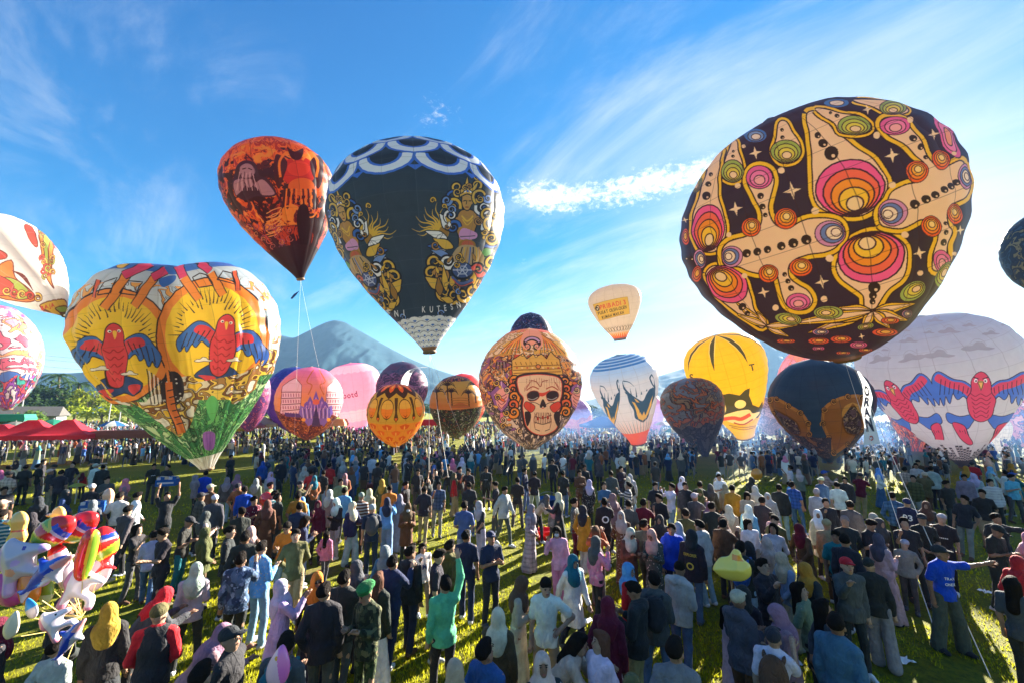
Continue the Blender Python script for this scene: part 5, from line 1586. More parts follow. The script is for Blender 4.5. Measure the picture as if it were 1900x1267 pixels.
# ------------------------------------------------------------------ people: bodies and clothes grown as one surface each
class Field:
    def __init__(s, lo, hi, h):
        s.lo = np.array(lo, np.float32) - 2 * h
        s.h = h
        n = np.ceil((np.array(hi) + 2 * h - s.lo) / h).astype(int) + 1
        s.ax = [s.lo[i] + h * np.arange(n[i], dtype=np.float32) for i in range(3)]
        s.f = np.full(n, 0.3, np.float32)

    def sub(s, lo, hi):
        sl = []
        for i in range(3):
            a = int(np.clip(np.floor((lo[i] - s.lo[i]) / s.h), 0, len(s.ax[i]) - 1))
            b = int(np.clip(np.ceil((hi[i] - s.lo[i]) / s.h) + 1, a + 1, len(s.ax[i])))
            sl.append(slice(a, b))
        X, Y, Z = np.meshgrid(*[s.ax[i][sl[i]] for i in range(3)], indexing='ij')
        return tuple(sl), X, Y, Z

    def join(s, sl, d, k):
        f = s.f[sl]
        h = np.clip(.5 + .5 * (d - f) / k, 0, 1)
        s.f[sl] = d + (f - d) * h - k * h * (1 - h)
        # (smooth union)

    def cap(s, a, b, r1, r2, k=.025):
        a, b = np.array(a, np.float32), np.array(b, np.float32)
        m = max(r1, r2) + k + s.h * 2 + .03
        sl, X, Y, Z = s.sub(np.minimum(a, b) - m, np.maximum(a, b) + m)
        ab = b - a
        t = np.clip(((X - a[0]) * ab[0] + (Y - a[1]) * ab[1] + (Z - a[2]) * ab[2]) / max(float(ab @ ab), 1e-8), 0, 1)
        d = np.sqrt((X - a[0] - ab[0] * t) ** 2 + (Y - a[1] - ab[1] * t) ** 2 + (Z - a[2] - ab[2] * t) ** 2) - (r1 + (r2 - r1) * t)
        s.join(sl, d, k)

    def _ell(s, c, r, M):
        m = max(r) + .06 + s.h * 2
        sl, X, Y, Z = s.sub(np.array(c) - m, np.array(c) + m)
        P = np.stack([X - c[0], Y - c[1], Z - c[2]], -1)
        if M is not None: P = P @ M
        q = np.sqrt(((P / np.array(r)) ** 2).sum(-1))
        q2 = np.sqrt(((P / np.array(r) ** 2) ** 2).sum(-1)) + 1e-6
        return sl, q * (q - 1) / q2

    def ell(s, c, r, M=None, k=.025):
        sl, d = s._ell(c, r, M)
        s.join(sl, d, k)

    def cut(s, c, r, M=None):
        sl, d = s._ell(c, r, M)
        s.f[sl] = np.maximum(s.f[sl], -d)

    def cone(s, z0, z1, r0, r1, c0=(0, 0), c1=(0, 0), k=.03, fold=0.0, nf=8, ph=0.0, M=None, piv=None):
        """elliptic cone from z0 (low) to z1 (high)"""
        m = max(*r0, *r1) + .1 + s.h * 2
        if M is None:
            lo = (min(c0[0], c1[0]) - m, min(c0[1], c1[1]) - m, z0 - .08)
            hi = (max(c0[0], c1[0]) + m, max(c0[1], c1[1]) + m, z1 + .08)
        else: lo, hi = (-9, -9, -9), (9, 9, 9)
        sl, X, Y, Z = s.sub(lo, hi)
        if M is not None: X, Y, Z = unrot(X, Y, Z, M, piv)
        t = np.clip((Z - z0) / (z1 - z0), 0, 1)
        cx, cy_ = c0[0] + (c1[0] - c0[0]) * t, c0[1] + (c1[1] - c0[1]) * t
        rx, ry = r0[0] + (r1[0] - r0[0]) * t, r0[1] + (r1[1] - r0[1]) * t
        x, y = X - cx, Y - cy_
        q = np.sqrt((x / rx) ** 2 + (y / ry) ** 2)
        if fold:
            q = q * (1 + fold * (1 - t) * np.sin(nf * np.arctan2(x, y) + ph + 2 * t))
        d = np.maximum((q - 1) * np.minimum(rx, ry), np.maximum(z0 - Z, Z - z1))
        s.join(sl, d, k)

    def net(s):
        f = s.f
        nx, ny, nz = f.shape
        sg = f < 0
        cell = np.zeros((nx - 1, ny - 1, nz - 1), np.int8)
        cor = [(i, j, k) for i in (0, 1) for j in (0, 1) for k in (0, 1)]
        for i, j, k in cor: cell += sg[i:nx - 1 + i, j:ny - 1 + j, k:nz - 1 + k]
        act = (cell > 0) & (cell < 8)
        ci = np.argwhere(act)
        idx = np.full(act.shape, -1, np.int64)
        idx[act] = np.arange(len(ci))
        acc = np.zeros((len(ci), 3)); cnt = np.zeros(len(ci))
        for a in cor:
            for ax in range(3):
                if a[ax]: continue
                b = list(a); b[ax] = 1
                fa = f[ci[:, 0] + a[0], ci[:, 1] + a[1], ci[:, 2] + a[2]]
                fb = f[ci[:, 0] + b[0], ci[:, 1] + b[1], ci[:, 2] + b[2]]
                m = (fa < 0) != (fb < 0)
                t = np.where(m, fa / np.where(m, fa - fb, 1), 0)
                p = ci + np.array(a)
                p = p.astype(float); p[:, ax] += t
                acc[m] += p[m]; cnt[m] += 1
        V = s.lo + s.h * acc / cnt[:, None]
        Q = []
        for ax in range(3):
            o = [k for k in range(3) if k != ax]
            A = np.take(sg, range(f.shape[ax] - 1), ax); B = np.take(sg, range(1, f.shape[ax]), ax)
            e = np.argwhere(A != B)
            e = e[(e[:, o[0]] > 0) & (e[:, o[1]] > 0) & (e[:, o[0]] < act.shape[o[0]]) & (e[:, o[1]] < act.shape[o[1]])]
            if not len(e): continue
            pos = A[e[:, 0], e[:, 1], e[:, 2]]
            def at_(d0, d1):
                q = e.copy(); q[:, o[0]] -= d0; q[:, o[1]] -= d1
                return idx[q[:, 0], q[:, 1], q[:, 2]]
            q = np.stack([at_(1, 1), at_(0, 1), at_(0, 0), at_(1, 0)], -1)
            flip = pos if ax != 1 else ~pos
            q[~flip] = q[~flip][:, ::-1]
            Q.append(q)
        return V, np.concatenate(Q) if Q else np.zeros((0, 4), int)


def rx_(a):
    c, s_ = math.cos(a), math.sin(a)
    return np.array([[1, 0, 0], [0, c, -s_], [0, s_, c]])


def rz_(a):
    c, s_ = math.cos(a), math.sin(a)
    return np.array([[c, -s_, 0], [s_, c, 0], [0, 0, 1]])


def unrot(X, Y, Z, M, piv):
    P = np.stack([X - piv[0], Y - piv[1], Z - piv[2]], -1) @ M
    return P[..., 0] + piv[0], P[..., 1] + piv[1], P[..., 2] + piv[2]


ARM = dict(back=((.09, .10, -.25), (-.13, .10, -.16)), hold=((.05, -.16, -.16), (-.03, -.14, .20)), down=((.05, .02, -.275), (.01, -.06, -.245)), phone=((.04, -.03, -.27), (-.10, -.20, .10)), photo=((.06, -.20, -.12), (-.09, -.10, .23)),
           up=((.09, -.08, .24), (-.03, -.05, .25)), side=((.26, -.05, .02), (.25, -.03, .06)), hip=((.20, .07, -.19), (-.15, -.10, -.13)),
           cross=((.05, -.07, -.26), (-.22, -.13, .07)), fwd=((.03, -.15, -.22), (-.02, -.23, .07)), clasp=((.07, 0, -.26), (-.15, -.16, -.13)),
           pocket=((.11, .06, -.25), (-.08, -.08, -.2)), swingf=((.04, -.10, -.25), (0, -.16, -.19)), swingb=((.05, .12, -.25), (.01, .05, -.25)), ear=((.12, -.1, -.2), (-.08, -.06, .26)))
LEG = dict(std=((.10, 0), (-.10, .03)), wide=((.17, -.04), (-.17, .04)), walk=((.08, -.24), (-.08, .26)), close=((.07, 0), (-.07, .02)), step=((.11, -.12), (-.09, .08)))
#      left arm, right arm, legs, lean, head pitch (up +), head yaw, phrase
POSE = dict(
    stand=('down', 'down', 'std', 0, 4, 8, 'standing with arms at the sides'), ease=('pocket', 'down', 'step', 2, 8, -25, 'standing with arms at the sides'), rest=('down', 'phone', 'wide', -2, 2, 20, 'standing with one forearm raised'),
    behind=('back', 'back', 'close', -3, 10, -10, 'standing with hands behind the back'), hold=('down', 'hold', 'step', 0, 14, -8, 'holding a hand up in front'), look=('pocket', 'down', 'wide', -3, 20, -12, 'looking up'),
    walk=('swingf', 'swingb', 'walk', 3, 0, 0, 'walking'), phone=('phone', 'phone', 'std', 0, -22, 0, 'looking down at both hands'),
    photo=('photo', 'photo', 'std', -2, 8, 0, 'holding both hands up to take a picture'), up=('down', 'up', 'step', 0, 12, 0, 'with one arm raised'),
    point=('side', 'down', 'wide', 6, 12, 30, 'stretching one arm out'), hip=('hip', 'down', 'wide', 0, -14, 25, 'with one hand on the hip'),
    cross=('cross', 'cross', 'std', -2, 6, 0, 'with folded arms'), clasp=('clasp', 'clasp', 'close', 0, 2, -15, 'with hands held together in front'),
    bend=('fwd', 'fwd', 'step', 42, -10, 0, 'bending forward'), pull=('up', 'up', 'step', -10, 25, 0, 'reaching up with both arms'),
    carry=('cross', 'phone', 'std', 0, 6, 20, 'holding something to the chest'), ear=('down', 'ear', 'step', 0, 0, 0, 'with a hand at the ear'), fwd=('fwd', 'down', 'step', 0, -6, 10, 'reaching forward'))
PIV = np.array([0, 0, .95])


class Rig:
    def __init__(s, pose):
        la, ra, lg, lean, pit, yaw, _ = POSE[pose]
        s.M = rx_(R(lean))          # leaning forward takes the head towards -Y
        s.lean = lean
        up = lambda p: s.M @ (np.array(p) - PIV) + PIV
        s.sh, s.el, s.wr, s.hd, s.kn, s.an = {}, {}, {}, {}, {}, {}
        for sg, a in ((1, la), (-1, ra)):
            f = np.array([sg, 1, 1])
            e, w = np.array(ARM[a][0]) * f, np.array(ARM[a][1]) * f
            s.sh[sg] = up((.158 * sg, .01, 1.365))
            Ma = s.M if abs(lean) < 30 else np.eye(3)
            s.el[sg] = s.sh[sg] + Ma @ e
            s.wr[sg] = s.el[sg] + Ma @ w
            d = Ma @ w; d /= np.linalg.norm(d)
            s.hd[sg] = d
        for sg, (fx, fy) in ((1, LEG[lg][0]), (-1, LEG[lg][1])):
            s.an[sg] = np.array([fx, fy, .085 + max(0, fy - .15) * .35])
            s.kn[sg] = np.array([.09 * sg * .4 + fx * .6, fy * .45 - .03 - abs(fy) * .12, .49])
        s.hips = {1: np.array([.088, 0, .90]), -1: np.array([-.088, 0, .90])}
        s.neck = up((0, .015, 1.42))
        s.H = s.M @ rz_(R(yaw)) @ rx_(R(-pit) if lean < 30 else R(-35))
        s.head = up((0, -.005, 1.475)) + s.H @ np.array([0, 0, .095])
        s.up = up

    def bounds(s, m=.16):
        P = np.array([*s.sh.values(), *s.el.values(), *s.wr.values(), *[s.wr[k] + s.hd[k] * .15 for k in (1, -1)], *s.an.values(), *s.kn.values(), s.head, s.neck, (0, 0, 0.02), (.16, .12, .9), (-.16, -.12, .9)])
        return P.min(0) - m, P.max(0) + m

    def torso(s, F, g=0.0, k=.04):
        F.ell(PIV + (0, 0, .0), (.148 + g, .108 + g, .12 + g), k=k)
        F.ell(s.up((0, .0, 1.10)), (.128 + g, .094 + g, .16 + g), s.M, k)
        F.ell(s.up((0, .005, 1.26)), (.145 + g, .105 + g, .17 + g), s.M, k)
        c = s.up((0, .012, 1.395))
        for q in (1, -1): F.cap(s.sh[q], c, .052 + g * .6, .064 + g * .6, k)


def make_body(pose, h):
    r = Rig(pose)
    F = Field(*r.bounds(), h)
    F.f = F.f
    r.torso(F)
    for q in (1, -1):
        F.cap(r.sh[q], r.el[q], .047, .039); F.cap(r.el[q], r.wr[q], .039, .027)
        F.cap(r.wr[q], r.wr[q] + r.hd[q] * .075, .030, .036, .02)
        F.cap(r.hips[q], r.kn[q], .085, .056); F.cap(r.kn[q], r.an[q], .056, .04)
        F.cap(r.an[q] + (0, .03, -.035), r.an[q] + (0, -.14, -.05), .042, .034)
    F.cap(r.neck - (0, 0, .02), r.head - r.H @ np.array([0, 0, .06]), .052, .05, .03)
    hp = lambda p: r.head + r.H @ np.array(p)
    F.ell(hp((0, .012, .02)), (.076, .096, .098), r.H, .02)
    F.ell(hp((0, -.02, -.055)), (.056, .064, .064), r.H, .03)
    if h < .03:
        F.cap(hp((0, -.088, .012)), hp((0, -.106, -.022)), .009, .016, .012)
        for q in (1, -1): F.ell(hp((.08 * q, .012, -.012)), (.013, .022, .033), r.H, .012)
        F.cut(hp((.034, -.112, .012)), (.02, .024, .014), r.H); F.cut(hp((-.034, -.112, .012)), (.02, .024, .014), r.H)
    V, Q = F.net()
    midx = np.zeros(len(Q), int)
    V, Q = [tuple(v) for v in V], [tuple(q) for q in Q]
    mi = [0] * len(Q)
    if h < .03:
        # five fingers per hand, rooted in the palm
        for q in (1, -1):
            d = r.hd[q]
            n = np.cross(d, [0, 1, 0]); n = n / (np.linalg.norm(n) + 1e-6)
            pz = np.cross(n, d)
            m = MB()
            for i, (o, ln) in enumerate(((-.027, .062), (-.009, .074), (.009, .07), (.026, .054))):
                a = r.wr[q] + d * .07 + n * o
                b = a + d * ln * .6 - pz * .010; c = b + d * ln * .35 - pz * .026
                m.tube([a, b, c], [.0105, .0095, .007], 5)
            a = r.wr[q] + d * .03 - n * .028 * q
            m.tube([a, a + d * .035 - n * .03 * q - pz * .01, a + d * .066 - n * .032 * q - pz * .02], [.012, .011, .008], 5)
            nv = len(V); V += m.v; Q += [tuple(i + nv for i in f) for f in m.f]; mi += [0] * len(m.f)
        M4 = Matrix([list(x) for x in r.H])
        for q in (1, -1):
            for c, rr, k in (((.033 * q, -.089, .014), (.013, .006, .007), 1), ((.034 * q, -.092, .034), (.02, .005, .005), 2)):
                m = MB().ell(hp(c), rr, 8, 4, M4)
                nv = len(V); V += m.v; Q += [tuple(i + nv for i in f) for f in m.f]; mi += [k] * len(m.f)
        m = MB().ell(hp((0, -.086, -.052)), (.024, .007, .008), 8, 4, M4)
        nv = len(V); V += m.v; Q += [tuple(i + nv for i in f) for f in m.f]; mi += [3] * len(m.f)
    return V, Q, mi


def crumple(V, amp, seed=0):
    V = np.asarray(V, float)
    a = fbm(V[:, 0] * 9 + V[:, 1] * 5 + 20, V[:, 2] * 7 + 20, 3, seed) - .5
    b = fbm(V[:, 1] * 9 + 40, V[:, 2] * 9 + V[:, 0] * 4 + 40, 3, seed + 1) - .5
    V = V.copy()
    rad = V[:, :2] / (np.linalg.norm(V[:, :2], axis=1)[:, None] + .05)
    V[:, :2] += rad * (a * amp)[:, None]
    V[:, 2] += b * amp * .5
    return V


def make_top(pose, kind, h):
    r = Rig(pose)
    F = Field(*r.bounds(.2), h)
    g = dict(tee=.016, shirt=.018, jkt=.030, hood=.032, tun=.024, dress=.022)[kind]
    r.torso(F, g)
    hem = dict(tee=.82, shirt=.80, jkt=.78, hood=.80, tun=.56, dress=.04)[kind]
    if kind in ('tun', 'dress'):
        wide = .17 if kind == 'tun' else .18
        a = [abs(r.an[q][1]) for q in (1, -1)]
        ex = max(a) * .5
        F.cone(hem, 1.12, (.20 if kind == 'tun' else .245, .16 + ex if kind == 'tun' else .20 + ex), (.15, .115), k=.05, fold=.07 if kind == 'dress' else .05, nf=7)
    elif abs(r.lean) < 30:
        F.cone(hem, .98, (.158 + g, .120 + g), (.143 + g, .106 + g), k=.03, fold=.03, nf=5)
    sl = kind != 'tee'
    for q in (1, -1):
        e = r.el[q] if sl else r.sh[q] + (r.el[q] - r.sh[q]) * .72
        F.cap(r.sh[q], e, .047 + g * .55, (.044 if sl else .054) + g * .7)
        if sl: F.cap(r.el[q], r.wr[q] - r.hd[q] * .02, .043 + g * .6, .033 + g * .55)
    F.cap(r.neck - (0, 0, .05), r.neck + r.M @ np.array([0, 0, .015]), .07, .062, .02)
    if kind == 'hood':
        F.ell(r.up((0, .085, 1.42)), (.125, .07, .075), r.M, .03)
        F.ell(r.up((0, .02, 1.44)), (.10, .10, .035), r.M, .02)
    if kind == 'jkt': F.ell(r.up((0, .01, 1.435)), (.085, .085, .04), r.M, .02)
    V, Q = F.net()
    return crumple(V, .045 if h < .03 else .025), Q, None


def make_bottom(pose, kind, h):
    r = Rig(pose)
    F = Field(*r.bounds(.2), h)
    if kind == 'skirt':
        ex = max(abs(r.an[q][1]) for q in (1, -1)) * .6
        F.cone(.06, 1.0, (.25, .21 + ex), (.155, .12), k=.03, fold=.08, nf=9)
        F.ell(PIV, (.165, .12, .12))
    else:
        a, b, c = dict(pants=(.083, .060, .052), jeans=(.084, .064, .058), wide=(.095, .092, .10), shorts=(.098, .09, .09))[kind]
        F.ell(PIV - (0, 0, .01), (.156, .114, .12))
        for q in (1, -1):
            F.cap(r.hips[q], r.kn[q], a + .006, b)
            if kind != 'shorts': F.cap(r.kn[q], r.an[q] + (0, .005, -.005), b, c)
    V, Q = F.net()
    return crumple(V, .024), Q, None


def make_shoes(pose, q, h):
    r = Rig(pose)
    F = Field(r.an[q] - .3, r.an[q] + .3, min(h, .03))
    for q in (q,):
        F.cap(r.an[q] + (0, .035, -.035), r.an[q] + (0, -.06, -.035), .05, .052)
        F.cap(r.an[q] + (0, -.06, -.04), r.an[q] + (.01 * q, -.16, -.048), .05, .04)
    F.f[:, :, F.ax[2] < 0.0] = .1
    return (*F.net(), None)


def make_head(pose, kind, h):
    r = Rig(pose)
    h = min(h, .026)
    hp = lambda p: r.head + r.H @ np.array(p)
    m = .45 if kind in ('hij', 'long') else .26
    F = Field(r.head - m, r.head + .26, h)
    if kind == 'hij':
        F.ell(hp((0, .014, .018)), (.096, .117, .122), r.H)
        F.cap(hp((0, .02, -.05)), hp((0, .01, -.12)), .098, .10, .04)
        F.ell(r.up((0, .02, 1.37)), (.175, .14, .12), r.M, .05)
        F.ell(r.up((0, -.05, 1.30)), (.14, .11, .15), r.M, .05)
        F.ell(r.up((0, .09, 1.30)), (.13, .085, .16), r.M, .05)
        F.cut(hp((0, -.112, -.018)), (.060, .07, .080), r.H)
    elif kind == 'hoodup':
        F.ell(hp((0, .02, .018)), (.11, .125, .13), r.H)
        F.cap(hp((0, .04, -.05)), r.up((0, .05, 1.42)), .105, .12, .04)
        F.cut(hp((0, -.12, -.02)), (.07, .09, .09), r.H)
    elif kind in ('hair', 'long', 'grey'):
        F.ell(hp((0, .020, .040)), (.083, .100, .088), r.H)
        F.ell(hp((0, -.03, .095)), (.07, .075, .04), r.H)
        if kind == 'long':
            F.cap(hp((0, .05, .02)), r.up((0, .10, 1.24)), .085, .075, .05)
            for q in (1, -1): F.cap(hp((.062 * q, .01, .03)), r.up((.085 * q, .02, 1.30)), .036, .03, .03)
        F.cut(hp((0, -.112, -.03)), (.080, .078, .082), r.H)
        if kind != 'long':
            for q in (1, -1): F.cut(hp((.095 * q, -.015, -.035)), (.04, .045, .05), r.H)
        if kind != 'long': F.cut(hp((0, -.01, -.115)), (.14, .14, .085), r.H)
    elif kind in ('cap', 'kop', 'ber'):
        if kind == 'kop': F.ell(hp((0, .012, .055)), (.088, .106, .082), r.H)
        else: F.ell(hp((0, .016, .05)), (.089, .108, .085), r.H)
        if kind == 'cap': F.ell(hp((0, -.125, .045)), (.068, .08, .013), r.H, .015)
        if kind == 'ber': F.ell(hp((.03, .02, .105)), (.125, .13, .038), r.H, .03)
        F.cut(hp((0, -.02, -.075)), (.15, .15, .1), r.H)
    V, Q = F.net()
    if kind in ('hij', 'hoodup'): V = crumple(V, .022, 5)
    elif kind in ('hair', 'long'): V = crumple(V, .034, 9)
    return V, Q, None


def make_vest(pose, h):
    r = Rig(pose)
    F = Field((-.4, -.6, .6), (.4, .5, 1.7), h)
    r.torso(F, .030)
    F.cone(.79, .98, (.192, .155), (.176, .14), k=.03, fold=.03, nf=5)
    for q in (1, -1): F.cut(r.sh[q] + np.array([.05 * q, 0, -.02]), (.10, .16, .13))
    V, Q = F.net()
    return crumple(V, .03, 4), Q, None


def make_pack(pose, h):
    r = Rig(pose)
    F = Field((-.3, -.3, .8), (.3, .5, 1.7), h)
    F.ell(r.up((0, .20, 1.22)), (.16, .11, .24), r.M)
    F.ell(r.up((0, .27, 1.13)), (.11, .07, .12), r.M, .02)
    for q in (1, -1):
        F.cap(r.up((.10 * q, .13, 1.40)), r.up((.115 * q, -.06, 1.42)), .026, .024, .02)
        F.cap(r.up((.115 * q, -.06, 1.42)), r.up((.13 * q, -.135, 1.22)), .024, .02, .02)
    V, Q = F.net()
    return crumple(V, .02, 2), Q, None


# ---- materials of people: one colour per object, woven and worn by nodes
def cloth_mat(name, kind='plain', rough=.85):
    m = bpy.data.materials.new(name)
    m.use_nodes = True
    t = m.node_tree
    b = t.nodes['Principled BSDF']
    oi = nd(t, 'ShaderNodeObjectInfo')
    co = nd(t, 'ShaderNodeTexCoord')
    mp = nd(t, 'ShaderNodeVectorMath', operation='ADD')
    t.links.new(co.outputs['Object'], mp.inputs[0]); t.links.new(oi.outputs['Random'], mp.inputs[1])
    n = nd(t, 'ShaderNodeTexNoise', i_Scale=7.0, i_Detail=5.0, i_Roughness=.62)
    t.links.new(mp.outputs[0], n.inputs['Vector'])
    col = oi.outputs['Color']
    lo = mixc(t, 1.0, col, (.72, .72, .74), 'MULTIPLY')
    c = mixc(t, maprange(t, n.outputs[0], .35, .7), lo, col)
    sp = nd(t, 'ShaderNodeSeparateXYZ'); t.links.new(mp.outputs[0], sp.inputs[0])
    if kind == 'camo':
        v = nd(t, 'ShaderNodeTexNoise', i_Scale=9.0, i_Detail=2.0); t.links.new(mp.outputs[0], v.inputs['Vector'])
        v2 = nd(t, 'ShaderNodeTexNoise', i_Scale=13.0, i_Detail=2.0); t.links.new(co.outputs['Object'], v2.inputs['Vector'])
        c = mixc(t, maprange(t, v.outputs[0], .5, .52), c, mixc(t, 1.0, col, (.35, .35, .4), 'MULTIPLY'))
        c = mixc(t, maprange(t, v2.outputs[0], .58, .6), c, mixc(t, 1.0, col, (2.4, 1.9, 1.7), 'MULTIPLY'))
    elif kind == 'floral':
        v = nd(t, 'ShaderNodeTexVoronoi', i_Scale=22.0); t.links.new(mp.outputs[0], v.inputs['Vector'])
        c = mixc(t, maprange(t, v.outputs['Distance'], .28, .2), c, (.45, .40, .36))
    elif kind == 'plaid':
        w = None
        for o_, sc in ((0, 60), (2, 60)):
            a = maprange(t, mth(t, 'SINE', mth(t, 'MULTIPLY', sp.outputs[o_], sc)), .2, .5)
            w = a if w is None else mth(t, 'ADD', w, a)
        c = mixc(t, mth(t, 'MULTIPLY', w, .4), c, mixc(t, 1.0, col, (.3, .3, .34), 'MULTIPLY'))
    elif kind == 'stripe':
        a = maprange(t, mth(t, 'SINE', mth(t, 'MULTIPLY', sp.outputs[2], 75)), .1, .4)
        c = mixc(t, mth(t, 'MULTIPLY', a, .8), c, (.55, .54, .52))
    t.links.new(c, b.inputs['Base Color'])
    b.inputs['Roughness'].default_value = rough
    b.inputs['Specular IOR Level'].default_value = .18
    b.inputs['Sheen Weight'].default_value = .06
    b.inputs['Sheen Roughness'].default_value = .4
    st = nd(t, 'ShaderNodeVectorMath', operation='MULTIPLY')
    t.links.new(mp.outputs[0], st.inputs[0]); st.inputs[1].default_value = (1, 1, .55)
    n2 = nd(t, 'ShaderNodeTexNoise', i_Scale=13.0, i_Detail=5.0, i_Roughness=.55, i_Distortion=1.2)
    t.links.new(st.outputs[0], n2.inputs['Vector'])
    bp = nd(t, 'ShaderNodeBump', i_Strength=.8, i_Distance=.05)
    t.links.new(n2.outputs[0], bp.inputs['Height'])
    t.links.new(bp.outputs[0], b.inputs['Normal'])
    return m


HAIR = cloth_mat('hair_strands', 'plain', .8)
HAIR.node_tree.nodes['Principled BSDF'].inputs['Specular IOR Level'].default_value = .06
HAIR.node_tree.nodes['Principled BSDF'].inputs['Sheen Weight'].default_value = 0
CLOTH = {k: cloth_mat('cloth_' + k, k) for k in ('plain', 'camo', 'floral', 'plaid', 'stripe')}
SKIN = cloth_mat('skin', 'plain', .55)
SKIN.node_tree.nodes['Principled BSDF'].inputs['Sheen Weight'].default_value = 0
SKIN.node_tree.nodes['Principled BSDF'].inputs['Subsurface Weight'].default_value = .05
EYE = mat_basic('eye_dark', (.02, .015, .012), .3)
BROW = mat_basic('brow_hair', (.015, .012, .01), .8)
LIP = mat_basic('lip', (.30, .09, .08), .5)
COLR = dict(black=(.034, .034, .038), navy=(.025, .036, .085), blue=(.03, .10, .36), royal=(.012, .07, .55), sky=(.14, .42, .72), denim=(.07, .14, .26), ldenim=(.24, .37, .52),
            white=(.78, .77, .75), cream=(.66, .57, .44), beige=(.50, .40, .30), grey=(.24, .24, .24), lgrey=(.45, .45, .46), dgrey=(.085, .085, .088), brown=(.13, .065, .038),
            mustard=(.46, .24, .03), maroon=(.13, .014, .03), red=(.55, .025, .03), orange=(.70, .22, .03), pink=(.68, .22, .34), lpink=(.72, .42, .46), lav=(.50, .40, .58),
            mauve=(.32, .18, .22), green=(.04, .22, .09), mint=(.13, .50, .30), teal=(.02, .16, .20), olive=(.11, .105, .04), khaki=(.36, .27, .16), peach=(.66, .38, .28),
            purple=(.14, .035, .13), rust=(.30, .10, .04), sage=(.18, .22, .14), ygreen=(.45, .5, .05), hgreen=(.03, .25, .06), camo=(.055, .07, .03), bcamo=(.09, .15, .22))
CW = dict(royal='bright blue', sky='sky blue', denim='blue', ldenim='pale blue', lgrey='light grey', dgrey='charcoal', lpink='pale pink', lav='lavender', ygreen='yellow-green', hgreen='bright green', camo='green', bcamo='blue')


def cw(c): return CW.get(c, c)


TOPW = dict(tee='T-shirt', shirt='long-sleeved shirt', jkt='jacket', hood='hooded top', tun='long tunic', dress='long dress')
BOTW = dict(pants='trousers', jeans='jeans', wide='wide trousers', skirt='long skirt', shorts='shorts')
_MC = {}


def cached(key, fn, name, mats, lod):
    k = (*key, lod)
    if k not in _MC:
        V, Q, mi = fn(*key[1:], (.021, .036)[lod])
        _MC[k] = mesh(name, V, np.asarray(Q) if mi is None else Q, mats, True, mi)
    return _MC[k]


def part(name, me, root, color, mat=None):
    o = link(name, me, root)
    o.color = (*color, 1)
    if mat is not None and mat is not me.materials[0]:
        o.material_slots[0].link = 'OBJECT'
        o.material_slots[0].material = mat
    return o


PEOPLE = []          # (x, y, label bits, root)
SKINS = [(.36, .20, .125), (.42, .25, .16), (.30, .165, .10), (.48, .30, .20)]


